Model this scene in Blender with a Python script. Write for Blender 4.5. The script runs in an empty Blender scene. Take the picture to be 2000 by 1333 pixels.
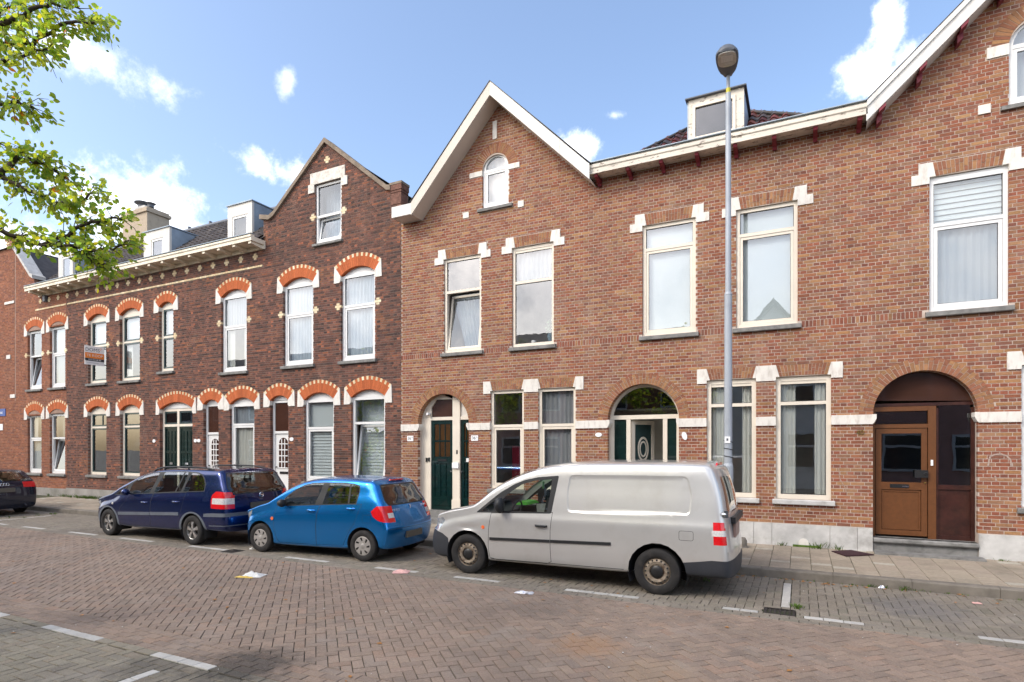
import bpy, bmesh, math, random
import numpy as np
from mathutils import Vector, Matrix
from mathutils.geometry import tessellate_polygon
rnd = random.Random(11)
R = math.radians
sc = bpy.context.scene
COL = sc.collection

# ---------------------------------------------------------------- camera, sky, sun, exposure
PHI = math.atan(1135.0 / 2290.0)
cam_data = bpy.data.cameras.new("camera")
cam_data.sensor_width = 36.0
cam_data.lens = 1135.0 / 2000.0 * 36.0
cam_data.shift_y = 207.5 / 2000.0
cam_data.clip_start = 0.05
cam_data.clip_end = 2000.0
camera = bpy.data.objects.new("camera", cam_data)
camera.location = (0, 0, 2.02)
camera.rotation_euler = (R(90), 0, PHI)
COL.objects.link(camera)
sc.camera = camera
CS, CC = math.sin(PHI), math.cos(PHI)

def project(X, Y, Z):
    d = -CS * X + CC * Y
    if d < 0.2:
        return None
    r = CC * X + CS * Y
    return (1000 + 1135 * r / d, 874 - 1135 * (Z - 2.02) / d, d)

SUN_LEFT = R(146)     # how far left of the facade normal the sun stands, behind thin cloud
SUN_EL = R(40)
world = bpy.data.worlds.new("World")
sc.world = world
world.use_nodes = True
wn, wl = world.node_tree.nodes, world.node_tree.links
wn.clear()
sky = wn.new("ShaderNodeTexSky")
sky.sky_type = 'NISHITA'
sky.sun_disc = False
sky.sun_elevation = SUN_EL
sky.sun_rotation = -SUN_LEFT
sky.air_density = 1.0
sky.dust_density = 3.2
sky.ozone_density = 1.5
bg = wn.new("ShaderNodeBackground")
bg.inputs[1].default_value = 0.145
world.cycles.sampling_method = 'MANUAL'
world.cycles.sample_map_resolution = 512
wo = wn.new("ShaderNodeOutputWorld")
wl.new(bg.outputs[0], wo.inputs[0])

def wmath(op, a, b=None, c=None, clamp=False):
    n = wn.new("ShaderNodeMath"); n.operation = op; n.use_clamp = clamp
    for i, v in enumerate((a, b, c)):
        if v is None: continue
        if isinstance(v, (int, float)): n.inputs[i].default_value = v
        else: wl.new(v, n.inputs[i])
    return n.outputs[0]

def wsmooth(v, lo, hi):
    n = wn.new("ShaderNodeMapRange"); n.interpolation_type = 'SMOOTHSTEP'
    wl.new(v, n.inputs[0])
    n.inputs[1].default_value = lo; n.inputs[2].default_value = hi
    return n.outputs[0]

wtc = wn.new("ShaderNodeTexCoord")
wdir = wtc.outputs['Generated']
def wnoise(scale, detail, rough, dist=0.0):
    n = wn.new("ShaderNodeTexNoise")
    n.inputs['Scale'].default_value = scale; n.inputs['Detail'].default_value = detail
    n.inputs['Roughness'].default_value = rough; n.inputs['Distortion'].default_value = dist
    wl.new(wdir, n.inputs['Vector'])
    return n.outputs['Fac']
edge_noise = wnoise(11.0, 7.0, 0.66)
broad_noise = wnoise(2.6, 2.0, 0.5)
wsep = wn.new("ShaderNodeSeparateXYZ"); wl.new(wdir, wsep.inputs[0])
cloud = None
# clouds: direction (azimuth left of the facade normal, elevation), half width, half height, softness
def cloud_dir(px, py):
    u = (px - 1000) / 1135.0; v = (874 - py) / 1135.0
    return Vector((-CS + u * CC, CC + u * CS, v)).normalized()
CLOUDS = [((515, 325), .066, .032, .95), ((560, 165), .016, .024, .48), ((270, 415), .13, .062, .95),
          ((1705, 150), .066, .042, 1.0), ((1742, 65), .028, .050, 1.0), ((1775, 115), .040, .040, .95),
          ((1140, 295), .046, .032, 1.0), ((1202, 226), .02, .010, .55),
          ((110, 90), .14, .045, .62), ((60, 500), .16, .06, .85)]
for (px, py), hw, hh, amt in CLOUDS:
    c = cloud_dir(px, py)
    right = Vector((c.y, -c.x, 0)).normalized()
    up = right.cross(c)
    dots = []
    for ax, s in ((right, hw), (up, hh)):
        n = wn.new("ShaderNodeVectorMath"); n.operation = 'DOT_PRODUCT'
        wl.new(wdir, n.inputs[0]); n.inputs[1].default_value = ax / s
        dots.append(n.outputs['Value'])
    n = wn.new("ShaderNodeVectorMath"); n.operation = 'DOT_PRODUCT'
    wl.new(wdir, n.inputs[0]); n.inputs[1].default_value = c
    front = wmath('GREATER_THAN', n.outputs['Value'], 0.2)
    d2 = wmath('ADD', wmath('MULTIPLY', dots[0], dots[0]), wmath('MULTIPLY', dots[1], dots[1]))
    v = wmath('SUBTRACT', 1.0, wmath('SQRT', d2))
    v = wmath('ADD', v, wmath('MULTIPLY', wmath('SUBTRACT', edge_noise, 0.5), 3.6))
    m = wmath('MULTIPLY', wmath('MULTIPLY', wsmooth(v, 0.0, 1.1), amt), front)
    cloud = m if cloud is None else wmath('MAXIMUM', cloud, m)
# the same scattered fair-weather cloud over the rest of the sky, behind the viewer
behind = wsmooth(wsep.outputs[1], 0.12, -0.2)
gen = wmath('MULTIPLY', wsmooth(wmath('ADD', wmath('MULTIPLY', broad_noise, .7), wmath('MULTIPLY', edge_noise, .3)), 0.44, 0.6), behind)
cloud = wmath('MAXIMUM', cloud, gen)
cmix = wn.new("ShaderNodeMix"); cmix.data_type = 'RGBA'
wl.new(cloud, cmix.inputs[0]); wl.new(sky.outputs[0], cmix.inputs[6])
shade = wn.new("ShaderNodeMix"); shade.data_type = 'RGBA'
wl.new(wsmooth(wnoise(17.0, 3.0, .5), .35, .62), shade.inputs[0])
shade.inputs[6].default_value = (5.6, 5.9, 6.5, 1); shade.inputs[7].default_value = (7.4, 7.4, 7.6, 1)
wl.new(shade.outputs[2], cmix.inputs[7])
wl.new(cmix.outputs[2], bg.inputs[0])

sun_data = bpy.data.lights.new("sun", 'SUN')
sun_data.energy = 0.75
sun_data.angle = R(14)
sun_data.color = (1.0, 0.93, 0.82)
sun = bpy.data.objects.new("sun", sun_data)
sun_dir = Vector((-math.sin(SUN_LEFT) * math.cos(SUN_EL), math.cos(SUN_LEFT) * math.cos(SUN_EL), math.sin(SUN_EL)))
sun.rotation_euler = sun_dir.to_track_quat('Z', 'Y').to_euler()
sun.location = sun_dir * 40
COL.objects.link(sun)

sc.view_settings.view_transform = 'Standard'
sc.view_settings.look = 'None'
sc.view_settings.gamma = 1.0
sc.view_settings.exposure = 1.26
sc.view_settings.use_curve_mapping = False
sc.render.engine = 'CYCLES'
sc.cycles.use_denoising = True
sc.cycles.max_bounces = 8
sc.cycles.transparent_max_bounces = 16
sc.cycles.caustics_reflective = False
sc.cycles.caustics_refractive = False
sc.cycles.sample_clamp_indirect = 6.0

# ---------------------------------------------------------------- mesh helpers
ORG = {}

def tag(o, label=None, cat=None, group=None, kind=None):
    if label: o['label'] = label
    if cat: o['category'] = cat
    if group: o['group'] = group
    if kind: o['kind'] = kind
    return o

def thing(name, label, cat, loc=(0, 0, 0), rz=0.0, group=None):
    o = bpy.data.objects.new(name, None)
    o.empty_display_size = 0.3
    o.location = loc
    o.rotation_euler = (0, 0, rz)
    COL.objects.link(o)
    ORG[o.name] = Vector(loc)
    return tag(o, label, cat, group)

def link_mesh(name, me, parent=None, loc=(0, 0, 0)):
    o = bpy.data.objects.new(name, me)
    COL.objects.link(o)
    o.location = loc
    if parent is not None:
        o.parent = parent
        ORG[o.name] = ORG.get(parent.name, Vector((0, 0, 0)))
    else:
        ORG[o.name] = Vector(loc)
    return o

class MB:
    """collects boxes, prisms, tubes ... in world (or root-local) metres, built as one mesh"""
    def __init__(self):
        self.v = []; self.f = []; self.c = []; self.m = []
        self.cur = 0
    def add(self, verts, faces, col=None):
        o = len(self.v)
        self.v.extend(verts)
        for f in faces:
            self.f.append(tuple(i + o for i in f)); self.m.append(self.cur)
        self.c.extend([col or (1, 1, 1)] * len(verts))
        return self
    def box(self, x0, x1, y0, y1, z0, z1, col=None, back=True):
        v = [(x0, y0, z0), (x1, y0, z0), (x1, y1, z0), (x0, y1, z0), (x0, y0, z1), (x1, y0, z1), (x1, y1, z1), (x0, y1, z1)]
        f = [(0, 1, 5, 4), (1, 2, 6, 5), (3, 0, 4, 7), (4, 5, 6, 7), (3, 2, 1, 0)]
        if back: f.append((2, 3, 7, 6))
        return self.add(v, f, col)
    def prism(self, poly, y0, y1, col=None, back=True, axis='y'):
        """poly: list of (x,z) anticlockwise seen from -y; extruded y0..y1"""
        n = len(poly)
        if axis == 'y':
            v = [(x, y0, z) for x, z in poly] + [(x, y1, z) for x, z in poly]
        elif axis == 'x':
            v = [(y0, a, b) for a, b in poly] + [(y1, a, b) for a, b in poly]
        else:
            v = [(a, b, y0) for a, b in poly] + [(a, b, y1) for a, b in poly]
        f = [tuple(range(n))]
        for i in range(n):
            j = (i + 1) % n
            f.append((j, i, i + n, j + n))
        if back: f.append(tuple(range(2 * n - 1, n - 1, -1)))
        return self.add(v, f, col)
    def tube(self, path, rad, seg=8, col=None, cap=True):
        pts = [Vector(p) for p in path]
        rs = rad if isinstance(rad, (list, tuple)) else [rad] * len(pts)
        v = []; f = []
        ref = None
        for i, p in enumerate(pts):
            t = (pts[min(i + 1, len(pts) - 1)] - pts[max(i - 1, 0)]).normalized()
            if ref is None or abs(ref.dot(t)) > 0.95:
                ref = Vector((0, 0, 1)) if abs(t.z) < 0.9 else Vector((1, 0, 0))
            a = (ref - t * ref.dot(t)).normalized(); b = t.cross(a); ref = a
            for k in range(seg):
                w = 2 * math.pi * k / seg
                v.append(tuple(p + (a * math.cos(w) + b * math.sin(w)) * rs[i]))
        for i in range(len(pts) - 1):
            for k in range(seg):
                k2 = (k + 1) % seg
                f.append((i * seg + k, i * seg + k2, (i + 1) * seg + k2, (i + 1) * seg + k))
        if cap:
            f.append(tuple(range(seg - 1, -1, -1)))
            f.append(tuple(range((len(pts) - 1) * seg, len(pts) * seg)))
        return self.add(v, f, col)
    def lathe(self, prof, centre, axis='z', seg=24, col=None, a0=0.0, a1=2 * math.pi):
        """prof: list of (radius, along)"""
        full = abs(a1 - a0 - 2 * math.pi) < 1e-6
        n = seg if full else seg + 1
        v = []; f = []
        cx, cy, cz = centre
        for r, h in prof:
            for k in range(n):
                a = a0 + (a1 - a0) * k / seg
                c, s = r * math.cos(a), r * math.sin(a)
                if axis == 'z': v.append((cx + c, cy + s, cz + h))
                elif axis == 'y': v.append((cx + c, cy + h, cz + s))
                else: v.append((cx + h, cy + c, cz + s))
        for i in range(len(prof) - 1):
            for k in range(seg):
                k2 = (k + 1) % n
                f.append((i * n + k, i * n + k2, (i + 1) * n + k2, (i + 1) * n + k))
        return self.add(v, f, col)
    def mesh(self, name, org=(0, 0, 0), colours=False):
        me = bpy.data.meshes.new(name)
        ox, oy, oz = org
        me.from_pydata([(x - ox, y - oy, z - oz) for x, y, z in self.v], [], self.f)
        if colours:
            at = me.color_attributes.new("bcol", 'FLOAT_COLOR', 'POINT')
            arr = np.ones((len(self.v), 4), dtype=np.float32)
            arr[:, :3] = np.array(self.c, dtype=np.float32).reshape(-1, 3)
            at.data.foreach_set("color", arr.ravel())
        return me
    def build(self, name, mat, parent=None, smooth=False, colours=False, kind=None, label=None, local=False, fix=False, cat=None, group=None):
        org = (0, 0, 0)
        if parent is not None and not local:
            org = tuple(ORG[parent.name])
        me = self.mesh(name, org, colours)
        for m in (mat if isinstance(mat, (list, tuple)) else [mat]):
            me.materials.append(m)
        if any(self.m):
            me.polygons.foreach_set("material_index", self.m)
        if fix:
            bm = bmesh.new(); bm.from_mesh(me)
            bmesh.ops.recalc_face_normals(bm, faces=bm.faces)
            bm.to_mesh(me); bm.free()
        if smooth:
            me.polygons.foreach_set("use_smooth", [True] * len(me.polygons))
            if smooth is not True:
                me.set_sharp_from_angle(angle=R(smooth))
        o = link_mesh(name, me, parent)
        return tag(o, label, cat, group, kind)

def circle_pts(cx, cz, r, a0, a1, n):
    return [(cx + r * math.cos(R(a0 + (a1 - a0) * i / n)), cz + r * math.sin(R(a0 + (a1 - a0) * i / n))) for i in range(n + 1)]

def clip_poly(poly, axis, limit, keep_less):
    out = []
    n = len(poly)
    for i in range(n):
        a, b = poly[i], poly[(i + 1) % n]
        ia = (a[axis] <= limit) == keep_less
        ib = (b[axis] <= limit) == keep_less
        if ia: out.append(a)
        if ia != ib and abs(b[axis] - a[axis]) > 1e-9:
            t = (limit - a[axis]) / (b[axis] - a[axis])
            out.append((a[0] + (b[0] - a[0]) * t, a[1] + (b[1] - a[1]) * t))
    return out

def text_part(name, body, size, mat, loc, rot, parent, depth=0.002, align='CENTER', font_scale_x=1.0, org=None):
    cu = bpy.data.curves.new(name, 'FONT')
    cu.body = body; cu.size = size; cu.extrude = depth; cu.align_x = align; cu.align_y = 'CENTER'
    cu.resolution_u = 3
    tmp = bpy.data.objects.new(name + "_tmp", cu)
    COL.objects.link(tmp)
    dg = bpy.context.evaluated_depsgraph_get()
    me = bpy.data.meshes.new_from_object(tmp.evaluated_get(dg))
    bpy.data.objects.remove(tmp)
    bpy.data.curves.remove(cu)
    M = Matrix.Translation(Vector(loc)) @ Matrix.Rotation(rot[2], 4, 'Z') @ Matrix.Rotation(rot[0], 4, 'X') @ Matrix.Diagonal((font_scale_x, 1, 1, 1))
    o_ = ORG[parent.name] if org is None else Vector(org)
    me.transform(Matrix.Translation(-o_) @ M)
    me.materials.clear(); me.materials.append(mat)
    return link_mesh(name, me, parent)
# ---------------------------------------------------------------- materials (base colours are the things' own colours)
def srgb(r, g, b):
    f = lambda c: (c / 255 / 12.92) if c / 255 <= 0.04045 else ((c / 255 + 0.055) / 1.055) ** 2.4
    return (f(r), f(g), f(b))

class NT:
    def __init__(self, m):
        self.n = m.node_tree.nodes; self.l = m.node_tree.links
        self.b = self.n["Principled BSDF"]
        self.out = self.n["Material Output"]
    def new(self, t, **kw):
        n = self.n.new(t)
        for k, v in kw.items(): setattr(n, k, v)
        return n
    def link(self, a, b): self.l.new(a, b)
    def noise(self, vec, scale, detail=3, rough=.55):
        n = self.new("ShaderNodeTexNoise")
        n.inputs['Scale'].default_value = scale; n.inputs['Detail'].default_value = detail; n.inputs['Roughness'].default_value = rough
        self.link(vec, n.inputs['Vector'])
        return n.outputs['Fac']
    def rng(self, v, a, b, c, d):
        n = self.new("ShaderNodeMapRange")
        self.link(v, n.inputs[0])
        for i, x in enumerate((a, b, c, d)): n.inputs[i + 1].default_value = x
        return n.outputs[0]
    def mix(self, fac, a, b, mode='MIX'):
        n = self.new("ShaderNodeMix", data_type='RGBA', blend_type=mode)
        for i, v in ((0, fac), (6, a), (7, b)):
            if hasattr(v, 'is_linked') or hasattr(v, 'links'): self.link(v, n.inputs[i])
            elif isinstance(v, (int, float)): n.inputs[i].default_value = v
            else: n.inputs[i].default_value = (*v[:3], 1)
        return n.outputs[2]
    def bump(self, h, strength, dist=.01):
        n = self.new("ShaderNodeBump")
        n.inputs['Strength'].default_value = strength; n.inputs['Distance'].default_value = dist
        self.link(h, n.inputs['Height'])
        self.link(n.outputs[0], self.b.inputs['Normal'])

def mat(name, col, rough=.7, metal=0., var=.12, scale=4., bump=0., bscale=60., spec=.4, coat=0., dirt=None, dirt_amt=0., dscale=3., run=None):
    m = bpy.data.materials.new(name); m.use_nodes = True
    t = NT(m)
    pos = t.new("ShaderNodeNewGeometry").outputs['Position']
    n = t.noise(pos, scale, 4)
    lo = tuple(c * (1 - var) for c in col); hi = tuple(min(1, c * (1 + var)) for c in col)
    c = t.mix(t.rng(n, .3, .7, 0, 1), lo, hi)
    if dirt:
        dv = pos
        if run:
            mp = t.new('ShaderNodeMapping'); mp.inputs['Scale'].default_value = run
            t.link(pos, mp.inputs[0]); dv = mp.outputs[0]
        d = t.noise(dv, dscale, 6, .65)
        c = t.mix(t.rng(d, .5, .72, 0, dirt_amt), c, dirt)
    t.link(c, t.b.inputs['Base Color'])
    t.b.inputs['Roughness'].default_value = rough
    t.b.inputs['Metallic'].default_value = metal
    t.b.inputs['Specular IOR Level'].default_value = spec
    t.b.inputs['Coat Weight'].default_value = coat
    t.b.inputs['Coat Roughness'].default_value = .04
    if bump: t.bump(t.noise(pos, bscale, 5), bump)
    return m

def attr_mat(name, var=.25, scale=30., bump=.35, bscale=180., rough=.88, stain=(.10, .085, .075), stain_amt=.35, sscale=.9, stretch=(1, 1, .35), speck=0., bloom=None, bloom_amt=0., spots=()):
    """masonry and paving: each piece brings its own colour, the material adds grain, soot and wear"""
    m = bpy.data.materials.new(name); m.use_nodes = True
    t = NT(m)
    at = t.new("ShaderNodeAttribute", attribute_name="bcol")
    pos = t.new("ShaderNodeNewGeometry").outputs['Position']
    n = t.noise(pos, scale, 5, .65)
    g = t.rng(n, .25, .75, 1 - var, 1 + var)
    vm = t.new("ShaderNodeVectorMath", operation='SCALE')
    t.link(at.outputs['Color'], vm.inputs[0]); t.link(g, vm.inputs['Scale'])
    c = vm.outputs[0]
    mp = t.new("ShaderNodeMapping"); mp.inputs['Scale'].default_value = stretch
    t.link(pos, mp.inputs[0])
    s = t.noise(mp.outputs[0], sscale, 6, .6)
    c = t.mix(t.rng(s, .48, .75, 0, stain_amt), c, stain)
    mp3 = t.new("ShaderNodeMapping"); mp3.inputs['Scale'].default_value = (5 * stretch[0], 5 * stretch[1], .5 if stretch[2] < 1 else 5)
    t.link(pos, mp3.inputs[0])
    s3 = t.noise(mp3.outputs[0], .8, 5, .6)
    c = t.mix(t.rng(s3, .52, .72, 0, stain_amt * .7), c, stain)
    if bloom:
        s2 = t.noise(mp.outputs[0], sscale * 2.7, 5, .6)
        c = t.mix(t.rng(s2, .55, .75, 0, bloom_amt), c, bloom)
    for sx, sy, sr, scol, samt in spots:       # oil and rust stains, plus further dark and tan blotches
        vs = t.new("ShaderNodeVectorMath", operation='DISTANCE'); t.link(pos, vs.inputs[0]); vs.inputs[1].default_value = (sx, sy, 0)
        nz = t.noise(pos, 7., 5, .65)
        dd = t.new("ShaderNodeMath", operation='MULTIPLY_ADD'); t.link(nz, dd.inputs[0]); dd.inputs[1].default_value = -1.6 * sr; t.link(vs.outputs['Value'], dd.inputs[2])
        c = t.mix(t.rng(dd.outputs[0], -.35 * sr, .25 * sr, samt, 0), c, scol)
    if speck:
        w = t.noise(pos, 260., 2, .5)
        c = t.mix(t.rng(w, .58, .7, 0, speck), c, (.5, .46, .42))
        w2 = t.noise(pos, 330., 2, .5)
        c = t.mix(t.rng(w2, .60, .72, 0, speck), c, (.05, .04, .04))
    t.link(c, t.b.inputs['Base Color'])
    t.b.inputs['Roughness'].default_value = rough
    t.b.inputs['Specular IOR Level'].default_value = .25
    if bump: t.bump(t.noise(pos, bscale, 4, .6), bump, .004)
    return m

def glass_mat(name, tint=(1, 1, 1), refl=1.0, base=.03, wavy=.05):
    m = bpy.data.materials.new(name); m.use_nodes = True
    t = NT(m)
    t.n.remove(t.b)
    tr = t.new("ShaderNodeBsdfTransparent"); tr.inputs[0].default_value = (*tint, 1)
    gl = t.new("ShaderNodeBsdfGlossy"); gl.inputs['Roughness'].default_value = 0.0
    gl.inputs['Color'].default_value = (.95, .97, 1, 1)
    fr = t.new("ShaderNodeFresnel"); fr.inputs[0].default_value = 1.52
    geo = t.new("ShaderNodeNewGeometry")
    if wavy:                                 # slight waviness of old panes
        bn = t.new("ShaderNodeBump"); bn.inputs['Strength'].default_value = wavy; bn.inputs['Distance'].default_value = .02
        t.link(t.noise(geo.outputs['Position'], 1.7, 2), bn.inputs['Height'])
        t.link(bn.outputs[0], gl.inputs['Normal'])
    fac = t.new("ShaderNodeMath", operation='MULTIPLY_ADD', use_clamp=True)
    t.link(fr.outputs[0], fac.inputs[0]); fac.inputs[1].default_value = refl; fac.inputs[2].default_value = base
    # only the outer surface mirrors; the way out through the back of the sheet stays clear
    face = t.new("ShaderNodeMath", operation='SUBTRACT'); face.inputs[0].default_value = 1.0
    t.link(geo.outputs['Backfacing'], face.inputs[1])
    f2 = t.new("ShaderNodeMath", operation='MULTIPLY')
    t.link(fac.outputs[0], f2.inputs[0]); t.link(face.outputs[0], f2.inputs[1])
    mx = t.new("ShaderNodeMixShader")
    t.link(f2.outputs[0], mx.inputs[0]); t.link(tr.outputs[0], mx.inputs[1]); t.link(gl.outputs[0], mx.inputs[2])
    t.link(mx.outputs[0], t.out.inputs[0])
    return m

def cloth_mat(name, col, trans=.5, alpha=1.0):
    m = bpy.data.materials.new(name); m.use_nodes = True
    t = NT(m); t.n.remove(t.b)
    d = t.new("ShaderNodeBsdfDiffuse"); d.inputs[0].default_value = (*col, 1)
    tl = t.new("ShaderNodeBsdfTranslucent"); tl.inputs[0].default_value = (*col, 1)
    mx = t.new("ShaderNodeMixShader"); mx.inputs[0].default_value = trans
    t.link(d.outputs[0], mx.inputs[1]); t.link(tl.outputs[0], mx.inputs[2])
    last = mx.outputs[0]
    if alpha < 1:
        tr = t.new("ShaderNodeBsdfTransparent")
        m2 = t.new("ShaderNodeMixShader"); m2.inputs[0].default_value = alpha
        t.link(tr.outputs[0], m2.inputs[1]); t.link(last, m2.inputs[2]); last = m2.outputs[0]
    t.link(last, t.out.inputs[0])
    return m

def peel_mat(name, col, under, amt=.5):
    """old paint flaking off grey wood"""
    m = bpy.data.materials.new(name); m.use_nodes = True
    t = NT(m)
    pos = t.new("ShaderNodeNewGeometry").outputs['Position']
    mp = t.new("ShaderNodeMapping"); mp.inputs['Scale'].default_value = (1.2, 3, 4)
    t.link(pos, mp.inputs[0])
    n = t.noise(mp.outputs[0], 4.5, 8, .7)
    f = t.rng(n, .57, .60, 0, amt)
    n2 = t.noise(pos, 2.0, 3)
    c = t.mix(t.rng(n2, .3, .7, 0, 1), tuple(x * .85 for x in col), col)
    t.link(t.mix(f, c, under), t.b.inputs['Base Color'])
    t.b.inputs['Roughness'].default_value = .75
    t.bump(n, .3, .004)
    return m

M = {}
M['brick_right'] = attr_mat('brick_right', stain=(.13, .085, .06), stain_amt=.34, bloom=(.42, .34, .28), bloom_amt=.22)
M['brick_left'] = attr_mat('brick_left', stain=(.035, .028, .026), stain_amt=.45, bloom=(.26, .16, .12), bloom_amt=.25)
M['brick_corner'] = attr_mat('brick_corner', stain=(.12, .07, .055), stain_amt=.35)
M['pier_brick'] = mat('pier_brick', (.16, .078, .058), .9, var=.35, scale=16, bump=.4, bscale=50)
M['mortar_right'] = mat('mortar_right', (.49, .405, .345), .95, var=.15, scale=6, dirt=(.36, .29, .24), dirt_amt=.4)
M['mortar_left'] = mat('mortar_left', (.215, .165, .14), .95, var=.25, scale=6, dirt=(.07, .055, .05), dirt_amt=.6)
M['mortar_corner'] = mat('mortar_corner', (.30, .20, .155), .95, var=.2, scale=6)
M['arch_brick'] = attr_mat('arch_brick', stain_amt=.15, stain=(.2, .13, .09))
M['orange_brick'] = attr_mat('orange_brick', var=.2, stain=(.30, .08, .03), stain_amt=.25, sscale=4)
M['cream_brick'] = attr_mat('cream_brick', var=.15, stain=(.3, .22, .13), stain_amt=.35, sscale=3)
M['white_stone'] = mat('white_stone', (.70, .665, .61), .6, var=.08, scale=5, bump=.10, bscale=40, dirt=(.36, .31, .26), dirt_amt=.55, dscale=5, run=(2.5, 2.5, .8))
M['old_stone'] = mat('old_stone', (.66, .62, .56), .8, var=.15, scale=6, bump=.6, bscale=30, dirt=(.25, .2, .16), dirt_amt=.7, dscale=9)
M['grey_stone'] = mat('grey_stone', (.20, .195, .185), .75, var=.25, scale=7, bump=.2, bscale=60, dirt=(.07, .065, .06), dirt_amt=.6, dscale=6)
M['pale_stone'] = mat('pale_stone', (.50, .49, .47), .75, var=.15, scale=5, bump=.15, bscale=60, dirt=(.22, .2, .18), dirt_amt=.6, dscale=4)
M['render_grey'] = mat('render_grey', (.27, .255, .235), .9, var=.2, scale=2.5, bump=.3, dirt=(.13, .13, .09), dirt_amt=.6, dscale=2)
M['frame_cream'] = mat('frame_cream', (.73, .66, .555), .45, var=.05, scale=3, dirt=(.5, .42, .33), dirt_amt=.25, dscale=6)
M['frame_white'] = mat('frame_white', (.74, .74, .73), .35, var=.04, scale=3, dirt=(.55, .52, .48), dirt_amt=.2, dscale=6)
M['board_white'] = mat('board_white', (.68, .665, .635), .5, var=.06, scale=1.2, dirt=(.42, .39, .35), dirt_amt=.4, dscale=2.2, run=(3, 3, .6))
M['board_beige'] = mat('board_beige', (.60, .54, .47), .6, var=.07, scale=1.2)
M['peel_white'] = peel_mat('peel_white', (.72, .66, .57), (.17, .13, .10), .85)
M['cornice'] = mat('cornice', (.76, .69, .56), .55, var=.08, scale=3, dirt=(.4, .3, .18), dirt_amt=.4, dscale=4)
M['bracket_red'] = mat('bracket_red', (.17, .018, .030), .5, var=.2, scale=9)
M['sash_green'] = mat('sash_green', (.018, .045, .047), .3, var=.15, coat=.3)
M['door_green'] = mat('door_green', (.004, .019, .017), .22, var=.25, scale=6, coat=.5)
M['door_brown'] = mat('door_brown', (.125, .046, .014), .42, var=.12, scale=14)
M['wood_red'] = mat('wood_red', (.036, .010, .007), .35, var=.4, scale=7, coat=.3, dirt=(.07, .026, .015), dirt_amt=.6)
M['rubber'] = mat('rubber', (.012, .012, .013), .6, var=.1)
M['black_metal'] = mat('black_metal', (.015, .015, .016), .4, var=.1)
M['brass'] = mat('brass', (.45, .30, .10), .35, metal=1, var=.2)
M['zinc'] = mat('zinc', (.30, .36, .42), .5, metal=.35, var=.12, scale=2, dirt=(.2, .22, .25), dirt_amt=.5, dscale=3)
M['dormer_cream'] = mat('dormer_cream', (.66, .63, .58), .6, var=.06, scale=3, dirt=(.35, .33, .3), dirt_amt=.35)
M['plaster_chimney'] = mat('plaster_chimney', (.44, .36, .27), .9, var=.2, scale=3, bump=.3, dirt=(.16, .13, .10), dirt_amt=.6, dscale=3)
M['roof_dark'] = mat('roof_dark', (.055, .048, .045), .6, var=.35, scale=5)
M['roof_red'] = attr_mat('roof_red', var=.4, scale=14, rough=.6, stain=(.05, .045, .045), stain_amt=.6, sscale=5, stretch=(1, 1, 1))
M['glass'] = glass_mat('glass', (.97, .98, .975), 1.6, .10)
M['glass_dark'] = glass_mat('glass_dark', (.45, .46, .44), 1.6, .05)
M['glass_car'] = glass_mat('glass_car', (.42, .46, .45), 1.7, .04, 0)
M['glass_car_clear'] = glass_mat('glass_car_clear', (.78, .84, .80), 1.5, .04, 0)
M['amber_glass'] = mat('amber_glass', (.055, .024, .005), .08, var=.3, coat=.5)
M['brown_glass'] = mat('brown_glass', (.055, .024, .016), .10, var=.1, coat=.6)
M['curtain'] = cloth_mat('curtain', (.44, .52, .60), .25)
M['sheer'] = cloth_mat('sheer', (.50, .57, .64), .35, .75)
M['blind'] = cloth_mat('blind', (.58, .64, .66), .2)
M['curtain_grey'] = cloth_mat('curtain_grey', (.30, .31, .33), .25)
M['curtain_green'] = cloth_mat('curtain_green', (.74, .75, .70), .3, .93)
M['room'] = mat('room', (.46, .43, .39), .9, var=.1)
M['red_panel'] = mat('red_panel', (.36, .015, .04), .6, var=.15)
M['pot_blue'] = mat('pot_blue', (.10, .17, .22), .4)
M['leaf_house'] = mat('leaf_house', (.05, .12, .04), .5, var=.4, scale=20)
M['flower'] = mat('flower', (.7, .68, .6), .6)
M['white_plain'] = mat('white_plain', (.82, .82, .82), .4, var=.03)
M['print_dark'] = mat('print_dark', (.03, .035, .05), .5, var=.05)
M['print_orange'] = mat('print_orange', (.85, .24, .03), .5, var=.05)
M['print_blue'] = mat('print_blue', (.02, .07, .30), .4, var=.05)
M['paving'] = attr_mat('paving', var=.22, scale=45, bump=.5, bscale=140, rough=.85, stain=(.075, .062, .055), stain_amt=.55, sscale=.55, stretch=(1, 1, 1), speck=.55, bloom=(.31, .275, .24), bloom_amt=.35, spots=[(-4.6, 3.72, .55, (.03, .027, .024), .75), (-1.95, 5.65, .40, (.30, .16, .075), .5), (-1.15, 5.2, .5, (.32, .22, .13), .35), (-5.4, 3.3, .4, (.05, .045, .04), .5), (-3.1, 8.6, .5, (.03, .028, .026), .5), (1.3, 8.8, .7, (.10, .10, .11), .5)])
M['slab'] = attr_mat('slab', var=.16, scale=20, bump=.3, bscale=120, rough=.85, stain=(.11, .095, .07), stain_amt=.5, sscale=.9, stretch=(1, 1, 1), speck=.25)
M['white_paver'] = attr_mat('white_paver', var=.12, scale=25, bump=.3, rough=.8, stain=(.3, .28, .25), stain_amt=.5, sscale=3, stretch=(1, 1, 1))
M['joint'] = mat('joint', (.050, .045, .034), .95, var=.5, scale=2.5, dirt=(.05, .075, .018), dirt_amt=.8, dscale=1.2)
M['slab_joint'] = mat('slab_joint', (.055, .055, .025), .95, var=.5, scale=2.5, dirt=(.08, .10, .02), dirt_amt=.8, dscale=1.6)
M['kerb'] = mat('kerb', (.17, .15, .125), .85, var=.2, scale=5, bump=.3, dirt=(.08, .075, .06), dirt_amt=.6, dscale=2)
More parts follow.
